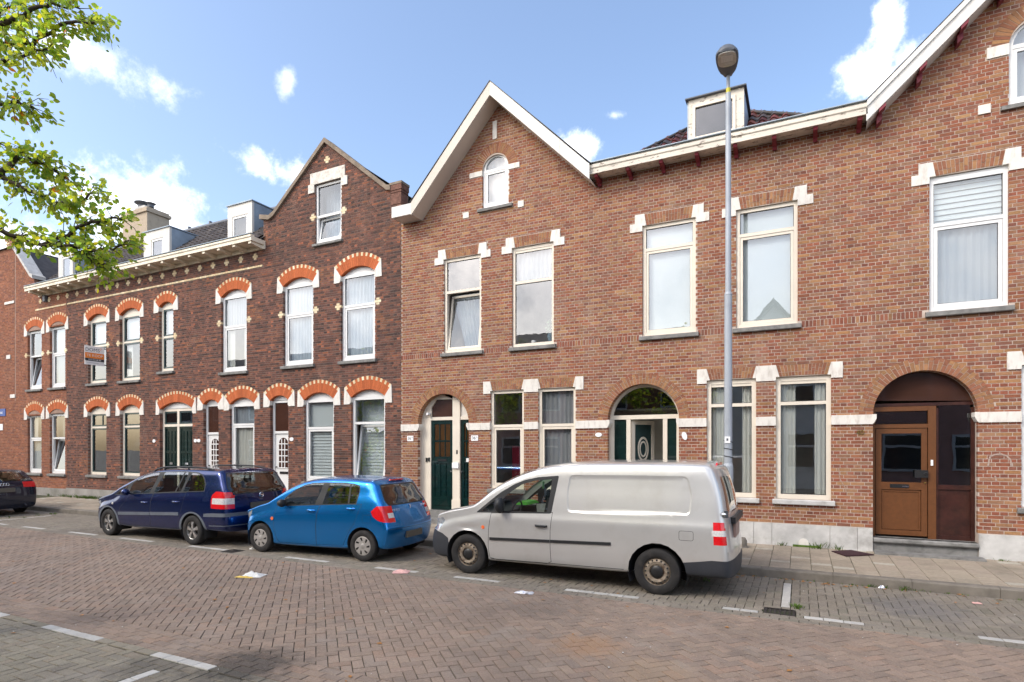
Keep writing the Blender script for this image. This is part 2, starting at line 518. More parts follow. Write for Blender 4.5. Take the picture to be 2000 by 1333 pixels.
M['ground'] = mat('ground', (.16, .15, .13), .95, var=.2, scale=.5)
M['iron'] = mat('iron', (.035, .030, .028), .6, metal=.4, var=.3, scale=20)
M['mat_dark'] = mat('mat_dark', (.035, .010, .014), .95, var=.2, scale=30, bump=.4)
M['lamp_grey'] = mat('lamp_grey', (.36, .39, .43), .5, metal=.1, var=.1, scale=1.5, dirt=(.2, .22, .26), dirt_amt=.35, dscale=4)
M['lamp_dark'] = mat('lamp_dark', (.10, .11, .13), .5, var=.08)
M['lens'] = mat('lens', (.46, .44, .40), .2, var=.15, scale=18, coat=.5)
M['yellow'] = mat('yellow', (.62, .55, .05), .5)
M['paper'] = mat('paper', (.60, .60, .58), .6, var=.08, scale=12)
M['paper_pink'] = mat('paper_pink', (.62, .36, .33), .6, var=.15, scale=14)
M['paper_yellow'] = mat('paper_yellow', (.62, .44, .10), .6, var=.12, scale=14)
M['foil'] = mat('foil', (.62, .62, .66), .3, metal=.7, var=.3, scale=30)
M['moss'] = mat('moss', (.075, .13, .018), .9, var=.4, scale=14)
M['dead_leaf'] = mat('dead_leaf', (.33, .15, .04), .7, var=.4, scale=20)
M['bark'] = mat('bark', (.055, .040, .030), .9, var=.35, scale=18, bump=.5, bscale=40)

def leaf_mat(name, col, tcol):
    m = bpy.data.materials.new(name); m.use_nodes = True
    t = NT(m); t.n.remove(t.b)
    at = t.new("ShaderNodeAttribute", attribute_name="bcol")
    d = t.new("ShaderNodeBsdfPrincipled"); d.inputs['Roughness'].default_value = .45
    c = t.mix(1.0, at.outputs['Color'], col, 'MULTIPLY'); t.link(c, d.inputs['Base Color'])
    tl = t.new("ShaderNodeBsdfTranslucent")
    c2 = t.mix(1.0, at.outputs['Color'], tcol, 'MULTIPLY'); t.link(c2, tl.inputs[0])
    mx = t.new("ShaderNodeMixShader"); mx.inputs[0].default_value = .5
    t.link(d.outputs[0], mx.inputs[1]); t.link(tl.outputs[0], mx.inputs[2])
    t.link(mx.outputs[0], t.out.inputs[0])
    return m
M['leaf'] = leaf_mat('leaf', (.215, .265, .03), (.78, .84, .07))

def paint_mat(name, col, metal=.35, rough=.32, flake=.06, dirt=(.25, .22, .19), dirt_amt=.12):
    m = mat(name, col, rough, metal, var=flake, scale=1.2, coat=.9, dirt=dirt, dirt_amt=dirt_amt, dscale=2.2)
    return m
M['paint_silver'] = paint_mat('paint_silver', (.57, .565, .55), .50, .30, .03, (.32, .285, .24), .22)
M['paint_navy'] = paint_mat('paint_navy', (.004, .018, .105), .70, .22, .1, (.03, .035, .07), .08)
M['paint_blue'] = paint_mat('paint_blue', (.002, .21, .60), .78, .24, .05, (.04, .10, .2), .10)
M['paint_black'] = paint_mat('paint_black', (.005, .010, .030), .3, .25, .1, (.04, .04, .045), .15)
M['trim_black'] = mat('trim_black', (.016, .017, .019), .5, var=.15, scale=6)
M['trim_bumper'] = mat('trim_bumper', (.030, .033, .040), .55, var=.15, scale=4)
M['trim_grey'] = mat('trim_grey', (.105, .12, .145), .5, var=.1, scale=4)
M['car_inside'] = mat('car_inside', (.022, .022, .024), .8, var=.1)
M['tyre'] = mat('tyre', (.017, .016, .016), .8, var=.2, scale=12, bump=.1, dirt=(.06, .05, .042), dirt_amt=.4, dscale=6)
M['alloy'] = mat('alloy', (.58, .57, .55), .3, metal=.8, var=.08)
M['hubcap'] = mat('hubcap', (.42, .40, .38), .38, metal=.45, var=.08, dirt=(.2, .17, .14), dirt_amt=.3, dscale=8)
M['steel_rust'] = mat('steel_rust', (.26, .215, .165), .6, metal=.4, var=.3, scale=18, dirt=(.07, .03, .015), dirt_amt=.9, dscale=11)
M['light_red'] = mat('light_red', (.62, .008, .012), .12, var=.1, scale=30, coat=1)
M['light_clear'] = mat('light_clear', (.62, .60, .58), .12, var=.2, scale=40, coat=1)
M['light_amber'] = mat('light_amber', (.8, .16, .05), .15, coat=1)
M['head_light'] = mat('head_light', (.42, .46, .50), .08, metal=.5, var=.4, scale=18, coat=1)
M['plate'] = mat('plate', (.115, .105, .085), .6, var=.08)
M['plate_pink'] = mat('plate_pink', (.30, .20, .17), .5, var=.06)
M['chrome'] = mat('chrome', (.75, .76, .78), .15, metal=1, var=.05)
M['neon'] = mat('neon', (.07, .30, .04), .5)
M['house_white'] = mat('house_white', (.82, .80, .75), .85, var=.05)
M['house_pink'] = mat('house_pink', (.60, .34, .29), .9, var=.12, scale=3)
M['house_brown'] = mat('house_brown', (.30, .15, .10), .9, var=.2, scale=3)
M['roof_slate'] = mat('roof_slate', (.11, .10, .10), .8, var=.2)
M['opp_glass'] = mat('opp_glass', (.03, .04, .05), .06, var=.1, coat=.5)
# ---------------------------------------------------------------- ground, paving, kerb, pavement
YK0, YK1, YF = 9.86, 10.02, 12.12          # kerb front, kerb back, facade plane
def pick(pal, spread=.08, r=rnd):
    tot = sum(p[1] for p in pal); q = r.random() * tot
    for c, w in pal:
        q -= w
        if q <= 0: break
    k = 1 + r.uniform(-spread, spread) * 2
    return tuple(max(.003, x * k * (1 + r.uniform(-spread, spread) * .22)) for x in c)

PAL_ROAD = [((0.247, 0.182, 0.138), 6), ((0.236, 0.178, 0.138), 4), ((0.259, 0.189, 0.142), 3), ((0.221, 0.164, 0.126), 2), ((0.259, 0.178, 0.129), 1)]
PAL_GREY = [((0.221, 0.195, 0.144), 6), ((0.232, 0.205, 0.154), 3), ((0.204, 0.180, 0.137), 3), ((0.221, 0.187, 0.137), 2)]
PAL_FAR = [((0.200, 0.173, 0.136), 6), ((0.187, 0.163, 0.131), 4), ((0.210, 0.182, 0.145), 3), ((0.173, 0.155, 0.118), 2)]
PAL_SLAB = [((0.308, 0.260, 0.201), 6), ((0.292, 0.244, 0.191), 4), ((0.319, 0.270, 0.211), 2), ((0.270, 0.230, 0.177), 1)]

def paver_geom(mb, poly, z, col, depth=.05, ch=.004, tilt=.0016, org=(0, 0)):
    n = len(poly)
    cx = sum(p[0] for p in poly) / n; cy = sum(p[1] for p in poly) / n
    tx, ty = rnd.uniform(-tilt, tilt) * 8, rnd.uniform(-tilt, tilt) * 8
    dz = rnd.uniform(-tilt, tilt)
    H = lambda x, y: z(x, y) + dz + (x - cx) * tx + (y - cy) * ty if callable(z) else z + dz + (x - cx) * tx + (y - cy) * ty
    top = []; mid = []; low = []
    for x, y in poly:
        dx, dy = x - cx, y - cy
        L = max(1e-6, math.hypot(dx, dy))
        k = max(0, 1 - ch * 1.5 / L)
        xi, yi = cx + dx * k, cy + dy * k
        top.append((xi - org[0], yi - org[1], H(xi, yi)))
        mid.append((x - org[0], y - org[1], H(x, y) - ch))
        low.append((x - org[0], y - org[1], H(x, y) - depth))
    f = [tuple(range(n))]
    for i in range(n):
        j = (i + 1) % n
        f.append((j, i, i + n, j + n)); f.append((j + n, i + n, i + 2 * n, j + 2 * n))
    mb.add(top + mid + low, f, col)

def px_area(poly, z=0):
    ps = [project(x, y, z) for x, y in poly]
    if any(p is None for p in ps): return 0, False
    a = 0
    for i in range(len(ps)):
        p, q = ps[i], ps[(i + 1) % len(ps)]
        a += p[0] * q[1] - q[0] * p[1]
    mx = sum(p[0] for p in ps) / len(ps); my = sum(p[1] for p in ps) / len(ps)
    return abs(a) / 2, (0 < mx < 2000 and 0 < my < 1333)

def near_view(x, y, z=0, m=420):
    p = project(x, y, z)
    return (p is not None and -m < p[0] < 2000 + m and p[1] < 1333 + m) or (-9 < x < 6.5 and y > 1.6)

def inset(poly, g):
    n = len(poly); out = []
    cx = sum(p[0] for p in poly) / n; cy = sum(p[1] for p in poly) / n
    for i in range(n):
        a, b, c = Vector(poly[i - 1]), Vector(poly[i]), Vector(poly[(i + 1) % n])
        e1 = (b - a).normalized(); e2 = (c - b).normalized()
        n1 = Vector((-e1.y, e1.x)); n2 = Vector((-e2.y, e2.x))
        if n1.dot(Vector((cx, cy)) - b) < 0: n1 = -n1
        if n2.dot(Vector((cx, cy)) - b) < 0: n2 = -n2
        k = 1 + n1.dot(n2)
        d = (n1 + n2) / max(k, .3) * g
        out.append((b.x + d.x, b.y + d.y))
    return out

def herringbone(ang, unit, y0, y1, x0, x1):
    c, s = math.cos(ang), math.sin(ang)
    ex = max(abs(x0), abs(x1), abs(y0), abs(y1)) * 1.5
    n = int(ex / unit) + 2
    corners = [(x0, y0), (x1, y0), (x1, y1), (x0, y1)]
    ia = [int(math.floor(min((x * c + y * s) for x, y in corners) / unit)) - 2, int(max((x * c + y * s) for x, y in corners) / unit) + 2]
    ib = [int(math.floor(min((-x * s + y * c) for x, y in corners) / unit)) - 2, int(max((-x * s + y * c) for x, y in corners) / unit) + 2]
    for i in range(ia[0], ia[1]):
        for j in range(ib[0], ib[1]):
            k = (i - j) % 4
            if k == 0: r = (i, j, i + 2, j + 1)
            elif k == 3: r = (i, j, i + 1, j + 2)
            else: continue
            mx, my = (r[0] + r[2]) / 2 * unit, (r[1] + r[3]) / 2 * unit
            wx, wy = mx * c - my * s, mx * s + my * c
            if not (x0 < wx < x1 and y0 - unit < wy < y1 + unit): continue
            if not near_view(wx, wy): continue
            p = [(r[0], r[1]), (r[2], r[1]), (r[2], r[3]), (r[0], r[3])]
            p = [(a * unit * c - b * unit * s, a * unit * s + b * unit * c) for a, b in p]
            p = clip_poly(p, 1, y0, False)
            if len(p) >= 3: p = clip_poly(p, 1, y1, True)
            if len(p) >= 3 and px_len(p) > .03: yield p

def px_len(p):
    return min(max(q[0] for q in p) - min(q[0] for q in p), max(q[1] for q in p) - min(q[1] for q in p))

def rows(y0, y1, x0, x1, n, L=.21):
    h = (y1 - y0) / n
    for k in range(n):
        x = x0 + (k % 2) * L / 2
        while x < x1:
            if near_view(x, y0): yield [(x, y0 + k * h), (x + L, y0 + k * h), (x + L, y0 + (k + 1) * h), (x, y0 + (k + 1) * h)]
            x += L

def carve(pieces, rects):
    """cut rectangles (drain, white divider lines) out of a list of paving outlines"""
    out = []
    for p in pieces:
        todo = [p]
        for x0, x1, y0, y1 in rects:
            nxt = []
            for q in todo:
                xs = [t[0] for t in q]; ys = [t[1] for t in q]
                if max(xs) <= x0 or min(xs) >= x1 or max(ys) <= y0 or min(ys) >= y1: nxt.append(q); continue
                mid = clip_poly(clip_poly(q, 0, x0, False), 0, x1, True) if True else q
                for r_ in (clip_poly(q, 0, x0, True), clip_poly(q, 0, x1, False), clip_poly(mid, 1, y0, True) if len(mid) > 2 else [], clip_poly(mid, 1, y1, False) if len(mid) > 2 else []):
                    if len(r_) > 2 and px_len(r_) > .018: nxt.append(r_)
            todo = nxt
        out += todo
    return out

ground = MB()
ground.add([(-400, -400, -.12), (400, -400, -.12), (400, 400, -.12), (-400, 400, -.12)], [(0, 1, 2, 3)])
ground.build('ground', M['ground'], kind='structure')

def paved(name, y0, y1, pieces, pal, maxn=300, mname='paving', zt=0.0, joint='joint', piece='paving_brick', restname='brick_paving', zj=-.012, tint=None):
    b = MB()
    if callable(zt):
        b.add([(-90, y0, zt(0, y0) + zj), (60, y0, zt(0, y0) + zj), (60, y1, zt(0, y1) + zj), (-90, y1, zt(0, y1) + zj)], [(0, 1, 2, 3)])
    else:
        b.add([(-90, y0, zt + zj), (60, y0, zt + zj), (60, y1, zt + zj), (-90, y1, zt + zj)], [(0, 1, 2, 3)])
    base = b.build(name, M[joint], kind='structure')
    lst = []
    for p in pieces:
        col = None; mn = mname
        if isinstance(p, dict): col = p.get('col'); mn = p.get('mat', mname); p = p['poly']
        a, inside = px_area(p, 0)
        lst.append((a if inside else 0, p, col or pick(pal, .035), mn))
    lst.sort(key=lambda t: -t[0])
    rest = {}
    for i, (a, p, col, mn) in enumerate(lst):
        q = inset(p, rnd.uniform(.0028, .0046))
        if i < maxn and a > 0:
            cx = sum(t[0] for t in q) / len(q); cy = sum(t[1] for t in q) / len(q)
            m = MB(); paver_geom(m, q, zt, col, org=(cx, cy))
            me = m.mesh(piece, colours=True); me.materials.append(M[mn])
            link_mesh(piece if mn == mname else 'white_paver', me, base, (cx, cy, 0))
        else:
            paver_geom(rest.setdefault(mn, MB()), q, zt, col)
    for mn, m in rest.items():
        m.build(restname if mn == mname else 'white_paver_line', M[mn], base, colours=True, kind='stuff')
    return base

XL, XR = -25.0, 8.0
WHITE = (.45, .435, .405)
def worn_white(a=.85, b=1.05):
    k = rnd.uniform(a, b)
    return tuple(c * k for c in WHITE)
# road: herringbone at 45 degrees between two borders
road_pieces = list(herringbone(R(45), .1055, 4.03, 7.48, XL, XR)) + list(rows(3.605, 4.03, XL, XR, 4))
paved('road', 3.605, 7.48, road_pieces, PAL_ROAD)
# bay on the viewer's side
NEAR_MARKS = [(-9.62, -8.54), (-7.66, -6.60), (-5.68, -4.82), (-3.75, -2.7)]
pc = [p for p in herringbone(0.0, .1055, -2.6, 3.5, XL, XR)]
div_near = [(-5.27, 1.0, -5.16, 3.5)]
pc = carve(pc, [(-5.27, -5.165, .98, 3.29)])
for k in range(1, 12): pc.append(dict(poly=[(-5.27, 3.5 - .21 * (k + 1)), (-5.165, 3.5 - .21 * (k + 1)), (-5.165, 3.5 - .21 * k), (-5.27, 3.5 - .21 * k)], col=WHITE, mat='white_paver'))
def marked_row(y0, y1, marks, L):
    x = XL
    ev = []
    edges = sorted([e for m in marks for e in m])
    pos = XL
    for a, b in sorted(marks) + [(XR, XR)]:
        n = max(1, round((a - pos) / L)); w = (a - pos) / n
        for k in range(n):
            if near_view(pos + k * w, y0): ev.append([(pos + k * w, y0), (pos + (k + 1) * w, y0), (pos + (k + 1) * w, y1), (pos + k * w, y1)])
        if b > a:
            n = max(1, round((b - a) / L)); w = (b - a) / n
            for k in range(n):
                p = [(a + k * w, y0), (a + (k + 1) * w, y0), (a + (k + 1) * w, y1), (a + k * w, y1)]
                ev.append(dict(poly=p, col=worn_white(), mat='white_paver'))
        pos = b
    return ev
pc += marked_row(3.5, 3.605, NEAR_MARKS, .21)
paved('near_parking_bay', -2.6, 3.605, pc, PAL_GREY)
# bay along the houses
FAR_MARKS = [(-19.4, -18.55), (-17.75, -16.75), (-15.65, -14.5), (-13.6, -12.42), (-11.2, -10.1), (-8.48, -7.46), (-6.4, -5.55), (-4.85, -4.05), (-3.0, -1.94), (-.88, -.46), (.04, .66), (1.7, 2.75), (3.7, 4.7)]
fc = [p for p in herringbone(0.0, .1055, 7.80, YK0, XL, XR)]
def not_in(p, x0, x1, y0, y1):
    cx = sum(q[0] for q in p) / len(p); cy = sum(q[1] for q in p) / len(p)
    return not (x0 < cx < x1 and y0 < cy < y1)
fc = carve(fc, [(-.223, -.109, 8.125, 9.555), (-.405, -.045, 7.70, 8.015), (-19.9, -19.79, 8.1, 9.36)])
for k in range(7):
    for dx, dm in ((-.165, 'white_paver'),):
        y = 8.13 + k * .203
        fc.append(dict(poly=[(-.22, y), (-.112, y), (-.112, y + .2), (-.22, y + .2)], col=worn_white(.9), mat=dm))
for k in range(6):
    y = 8.1 + k * .21
    fc.append(dict(poly=[(-19.9, y), (-19.79, y), (-19.79, y + .2), (-19.9, y + .2)], col=WHITE, mat='white_paver'))
fr = [p for p in rows(7.48, 7.69, XL, XR, 2)] + marked_row(7.69, 7.80, FAR_MARKS, .21)
fr = carve([p for p in fr if not isinstance(p, dict)], [(-.405, -.045, 7.725, 8.015)]) + [p for p in fr if isinstance(p, dict)]
paved('parking_bay', 7.48, YK0, fc + fr, PAL_FAR)

# kerb stones
zs = lambda x, y: .135 + (y - YK1) / (YF - YK1) * .035
kerb_base = MB().box(-90, 60, YK0 + .012, YK1 - .004, -.11, .115).build('kerb', M['kerb'], kind='structure')
x = XL
while x < XR:
    w = .98 + rnd.uniform(-.02, .02)
    b = rnd.uniform(-.003, .003)
    m = MB()
    m.prism([(YK0 + b, -.1), (YK1, -.1), (YK1, .135), (YK0 + .03 + b, .135), (YK0 + .012 + b, .128), (YK0 + .004 + b, .112)], x + .003, x + w - .003, axis='x')
    m.build('kerb_stone', M['kerb'], kerb_base, fix=True)
    x += w
# pavement slabs: columns of 30 cm slabs, joints running to the facade, half-slab stagger
sl = []
x = XL; k = 0
while x < XR:
    y = YK1 + .004 - (.15 if k % 2 else 0)
    while y < YF - .02:
        a, b = max(y, YK1 + .004), min(y + .30, YF - .0)
        if b - a > .02 and near_view(x, a, .15):
            half = rnd.random() < .12 and b - a > .25
            if half:
                mid = (a + b) / 2
                sl.append([(x, a), (x + .3, a), (x + .3, mid), (x, mid)])
                sl.append(dict(poly=[(x, mid), (x + .3, mid), (x + .3, b), (x, b)], col=(.38, .35, .29)))
            else:
                sl.append([(x, a), (x + .3, a), (x + .3, b), (x, b)])
        y += .30
    x += .2995; k += 1
sl = [p for p in sl if not_in(p['poly'] if isinstance(p, dict) else p, -99, -26.5, 0, 99)]
paved('pavement', YK1 - .004, YF + .3, sl, PAL_SLAB, 300, 'slab', zs, 'slab_joint', 'paving_slab', 'slab_paving', -.010)

# gully grate in the bay
g = thing('drain_grate', 'black iron street drain grate set in the paving beside the white divider line', 'drain grate', (-.225, 7.87, 0))
m = MB(); m.box(-.40, -.05, 7.73, 7.755, -.06, .002); m.box(-.40, -.05, 7.985, 8.01, -.06, .002); m.box(-.40, -.37, 7.755, 7.985, -.06, .002); m.box(-.08, -.05, 7.755, 7.985, -.06, .002)
m.build('frame', M['iron'], g)
for i in range(5):
    xx = -.345 + i * .055
    MB().box(xx, xx + .024, 7.755, 7.985, -.05, -.004).build('bar', M['iron'], g)
MB().box(-.41, -.04, 7.72, 8.02, -.11, -.10).build('sump', M['black_metal'], g)
g = thing('drain_grate', 'dark drain grate in the gutter line beside the blue hatchback front wheel', 'drain grate', (-9.9, 7.75, 0))
m = MB(); m.box(-10.05, -9.72, 7.56, 7.585, -.05, .004); m.box(-10.05, -9.72, 7.835, 7.86, -.05, .004); m.box(-10.05, -10.02, 7.585, 7.835, -.05, .004); m.box(-9.75, -9.72, 7.585, 7.835, -.05, .004)
m.build('frame', M['iron'], g)
for i in range(5):
    xx = -10.01 + i * .052
    MB().box(xx, xx + .032, 7.585, 7.835, -.04, .002).build('bar', M['iron'], g)
# ---------------------------------------------------------------- masonry helpers
COURSE = .0622
def arch_block(cx, spring, r):
    def f(z0, z1):
        if z1 <= spring or z0 >= spring + r: return None
        z = min(z1, spring + r)
        a = max(z0, spring)
        # narrowest width of the arch across this course: bricks run just under the ring
        h = math.sqrt(max(0, r * r - (max(z, a) - spring) ** 2))
        return (cx - h, cx + h) if h > .01 else None
    return f
class rect_block:
    def __init__(self, x0, x1, za, zb): self.r = (x0, x1, za, zb)
    def __call__(self, z0, z1):
        m = (z0 + z1) / 2
        return self.r[:2] if self.r[2] < m < self.r[3] else None
def seg_block(cx, zc, r, xlim):
    def f(z0, z1):
        if z0 >= zc + r: return None
        if z1 > zc + r: return None
        h = math.sqrt(max(0, r * r - (z1 - zc) ** 2))
        h = min(h, xlim)
        return (cx - h, cx + h)
    return lambda z0, z1: f(z0, z1) if z0 > zc + math.sqrt(max(0, r * r - xlim * xlim)) - .30 else None

GAP = .0056
def lay_bricks(z0, ztop, xl, xr, blocks, colour, y, depth=.10, off=0.0, min_w=.022):
    """cross bond: a course of stretchers, a course of headers, ...; returns (x0,x1,z0,z1,col,proud)"""
    out = []
    def free_spans(za, zb, a, b):
        occ = sorted(q for q in (bl(za, zb) for bl in blocks) if q)
        free = []; cur = a
        for q in occ:
            if q[0] > cur: free.append((cur, min(q[0], b)))
            cur = max(cur, q[1])
            if cur >= b: break
        if cur < b: free.append((cur, b))
        return free
    def emit(spans, za, zb, header, shift):
        L = .109 if header else .218
        for fa, fb in spans:
            if fb - fa < min_w: continue
            x = shift + math.floor((fa - shift) / L) * L
            while x < fb:
                p, q = max(x + GAP, fa), min(x + L - GAP, fb)
                if q - p > min_w: out.append((p, q, za, zb, colour(header, (p + q) / 2, (za + zb) / 2), rnd.uniform(-.0016, .0016)))
                x += L
    k = 0
    z = z0
    while z < ztop - .01:
        za, zb = z + GAP, z + COURSE - GAP
        zb = min(zb, ztop)
        a = xl(za, zb) if callable(xl) else xl
        b = xr(za, zb) if callable(xr) else xr
        if a is not None and b - a > .03:
            header = k % 2 == 1
            shift = off if header else off + (.0545 if (k // 2) % 2 else .1635)
            emit(free_spans(za, zb, a, b), za, zb, header, shift)
            # cut bricks closing the course above or below a stone or opening
            for bl in blocks:
                if not isinstance(bl, rect_block) or not bl(za, zb): continue
                bx0, bx1, bz0, bz1 = bl.r
                for pa, pb in ((za, bz0 - .004), (bz1 + .004, zb)):
                    if pb - pa > .012:
                        lo, hi = max(bx0, a), min(bx1, b)
                        if hi - lo > .03: emit([t for t in free_spans(pa, pb, lo, hi)], pa, pb, header, shift)
        z += COURSE; k += 1
    return out
def next_course(z0, ztop): return z0 + math.ceil((ztop - .01 - z0) / COURSE - 1e-9) * COURSE

def brick_geom(mb, b, y, depth, org=(0, 0, 0)):
    x0, x1, z0, z1, col, pr = b
    j = lambda: rnd.uniform(-.0013, .0013)
    y0 = y + pr
    v = [(x0 + j(), y0, z0 + j()), (x1 + j(), y0, z0 + j()), (x1, y0 + depth, z0), (x0, y0 + depth, z0), (x0 + j(), y0, z1 + j()), (x1 + j(), y0, z1 + j()), (x1, y0 + depth, z1), (x0, y0 + depth, z1)]
    mb.add([(a - org[0], c - org[1], d - org[2]) for a, c, d in v], [(0, 1, 5, 4), (1, 2, 6, 5), (3, 0, 4, 7), (4, 5, 6, 7), (3, 2, 1, 0)], col)

def place_bricks(parent, bricks, y, matname, maxn=300, depth=.10):
    o = ORG[parent.name]
    def size(b):
        p, q = project(b[0], y, b[2]), project(b[1], y, b[3])
        if p is None or q is None: return 0
        mx, my = (p[0] + q[0]) / 2, (p[1] + q[1]) / 2
        if not (4 < mx < 1996 and 4 < my < 1329): return 0
        if my > 905 and -5.6 < b[0] < -.75: return 0           # behind the parked van
        w = abs(q[0] - p[0])
        return w * abs(q[1] - p[1]) if w > 10 else 0
    s = sorted(((size(b), i) for i, b in enumerate(bricks)), reverse=True)
    chosen = set(i for a, i in s[:maxn] if a > 0)
    rest = MB()
    for i, b in enumerate(bricks):
        if i in chosen:
            c = ((b[0] + b[1]) / 2, y, (b[2] + b[3]) / 2)
            m = MB(); brick_geom(m, b, y, depth, c)
            me = m.mesh('brick', colours=True); me.materials.append(M[matname])
            link_mesh('brick', me, parent, tuple(Vector(c) - o))
        else:
            brick_geom(rest, b, y, depth)
    rest.build('brickwork', M[matname], parent, colours=True, kind='stuff')

def wall_sheet(parent, name, outline, holes, y, yb, matname):
    """mortar face with its openings and their reveals"""
    loops = [[Vector((x, z, 0)) for x, z in outline]] + [[Vector((x, z, 0)) for x, z in h] for h in holes]
    tris = tessellate_polygon(loops)
    flat = [p for l in loops for p in l]
    mb = MB()
    fs = []
    for t in tris:
        a, b, c = (flat[i] for i in t)
        n = (b - a).cross(c - a).z
        fs.append(tuple(t) if n > 0 else (t[0], t[2], t[1]))
    mb.add([(p.x, y, p.y) for p in flat], fs)
    for h in loops:
        n = len(h)
        mb.add([(p.x, y, p.y) for p in h] + [(p.x, yb, p.y) for p in h], [(i, (i + 1) % n, n + (i + 1) % n, n + i) for i in range(n)])
    return mb.build(name, M[matname], parent)

def grow(poly, g):
    """push a hole outline outwards by g"""
    n = len(poly); out = []
    ar = sum(poly[i][0] * poly[(i + 1) % n][1] - poly[(i + 1) % n][0] * poly[i][1] for i in range(n))
    sg = 1 if ar > 0 else -1
    for i in range(n):
        a, b, c = Vector(poly[i - 1]), Vector(poly[i]), Vector(poly[(i + 1) % n])
        e1 = (b - a).normalized(); e2 = (c - b).normalized()
        n1 = Vector((e1.y, -e1.x)) * sg; n2 = Vector((e2.y, -e2.x)) * sg
        d = (n1 + n2) / max(1 + n1.dot(n2), .4) * g
        out.append((b.x + d.x, b.y + d.y))
    return out

def rect_poly(x0, x1, z0, z1): return [(x0, z0), (x1, z0), (x1, z1), (x0, z1)]
def arch_poly(cx, r, z0, spring, n=20): return [(cx - r, z0), (cx + r, z0)] + circle_pts(cx, spring, r, 0, 180, n)

def voussoirs(parent, cx, cz, r0, r1, a0, a1, n, y, pal, matname, name='arch', proud=.004, two=False, depth=.11, pieces=True):
    """a ring of arch bricks, each its own piece on a mortar ring"""
    g = MB()
    N = max(6, n)
    inner = circle_pts(cx, cz, r0 + .003, a0, a1, N * 2); outer = circle_pts(cx, cz, r1 - .003, a1, a0, N * 2)
    g.prism(inner[::-1] + outer[::-1], y + .006 - proud, y + depth - .01)
    ring = g.build(name, M['mortar_right'], parent, fix=True)
    o = ORG[parent.name]
    da = (a1 - a0) / n
    for i in range(n):
        rr = [(r0, r1)]
        if two: rr = [(r0, r0 + (r1 - r0) * .5), (r0 + (r1 - r0) * .5, r1)] if i % 2 else [(r0, r0 + (r1 - r0) * .72), (r0 + (r1 - r0) * .72, r1)]
        if not two and i % 2: rr = [(r0, r1)]
        for k, (ra, rb) in enumerate(rr):
            ga = .0042 / ((ra + rb) / 2) * 57.3
            b0, b1 = a0 + da * i + ga * (1 if da > 0 else -1), a0 + da * (i + 1) - ga * (1 if da > 0 else -1)
            ra2, rb2 = ra + (.004 if k else 0), rb - (.004 if k < len(rr) - 1 else 0)
            P = lambda r, a: (cx + r * math.cos(R(a)), cz + r * math.sin(R(a)))
            poly = [P(ra2, b0), P(rb2, b0), P(rb2, b1), P(ra2, b1)]
            c = (sum(p[0] for p in poly) / 4, y, sum(p[1] for p in poly) / 4)
            m = MB(); m.prism([(p[0] - c[0], p[1] - c[2]) for p in poly], -proud + rnd.uniform(-.0015, .0015), depth, pick(pal))
            me = m.mesh('arch_brick', colours=True); me.materials.append(M[matname])
            link_mesh('arch_brick', me, ring, tuple(Vector(c) - o))
    return ring

def flat_arch(parent, x0, x1, z0, z1, y, pal, lean=.34, bow=.012, end0=0.0, end1=0.0):
    """soldier bricks fanning over a window head"""
    g = MB(); g.prism([(x0 + end0, z0 + .004), (x1 - end1, z0 + .004), (x1, z1 - .004), (x0, z1 - .004)], y + .004, y + .10)
    base = g.build('arch', M['mortar_right'], parent, fix=True)
    o = ORG[parent.name]
    n = max(6, int(round((x1 - x0) / .062)))
    for i in range(n):
        f0, f1 = i / n, (i + 1) / n
        bx = lambda f: x0 + end0 + (x1 - end1 - x0 - end0) * f
        tx = lambda f: x0 + (x1 - x0) * f
        split = rnd.choice([.36, .64]) if True else None
        cuts = [0, split, 1] if i % 2 == 0 else [0, 1 - split, 1]
        zb = z0 + bow * math.sin(math.pi * (f0 + f1) / 2)
        for c0, c1 in zip(cuts[:-1], cuts[1:]):
            za, zc_ = zb + (z1 - zb) * c0 + .004, zb + (z1 - zb) * c1 - .004
            X = lambda f, c: bx(f) + (tx(f) - bx(f)) * c
            poly = [(X(f0, c0) + .0042, za), (X(f1, c0) - .0042, za), (X(f1, c1) - .0042, zc_), (X(f0, c1) + .0042, zc_)]
            c = (sum(p[0] for p in poly) / 4, y, sum(p[1] for p in poly) / 4)
            m = MB(); m.prism([(p[0] - c[0], p[1] - c[2]) for p in poly], -.002 + rnd.uniform(-.0015, .0015), .10, pick(pal))
            me = m.mesh('arch_brick', colours=True); me.materials.append(M['arch_brick'])
            link_mesh('arch_brick', me, base, tuple(Vector(c) - o))
    return base

def ring_frame(mb, x0, x1, z0, z1, w, y0, y1, wb=None, wt=None):
    wb = wb or w; wt = wt or w
    mb.box(x0, x0 + w, y0, y1, z0, z1); mb.box(x1 - w, x1, y0, y1, z0, z1)
    mb.box(x0 + w, x1 - w, y0, y1, z0, z0 + wb); mb.box(x0 + w, x1 - w, y0, y1, z1 - wt, z1)

def curtain_mesh(x0, x1, z0, z1, y, amp=.025, folds=14, gather=None):
    mb = MB(); n = folds * 4; v = []; f = []
    ph = rnd.uniform(0, 6)
    for i in range(n + 1):
        t = i / n
        yy = y + amp * math.sin(t * folds * 2 * math.pi + ph + .8 * math.sin(t * 9)) * rnd.uniform(.7, 1.1)
        xa = x0 + (x1 - x0) * t
        xb = xa if gather is None else x0 + (x1 - x0) * (t * gather[1] + gather[0])
        v += [(xb, yy, z0), ((xa + xb) / 2 if gather is None else xa * .4 + xb * .6, yy, z0 + (z1 - z0) * .45), (xa, yy, z1)]
    for i in range(n):
        f += [(i * 3, i * 3 + 3, i * 3 + 4, i * 3 + 1), (i * 3 + 1, i * 3 + 4, i * 3 + 5, i * 3 + 2)]
    return mb.add(v, f)

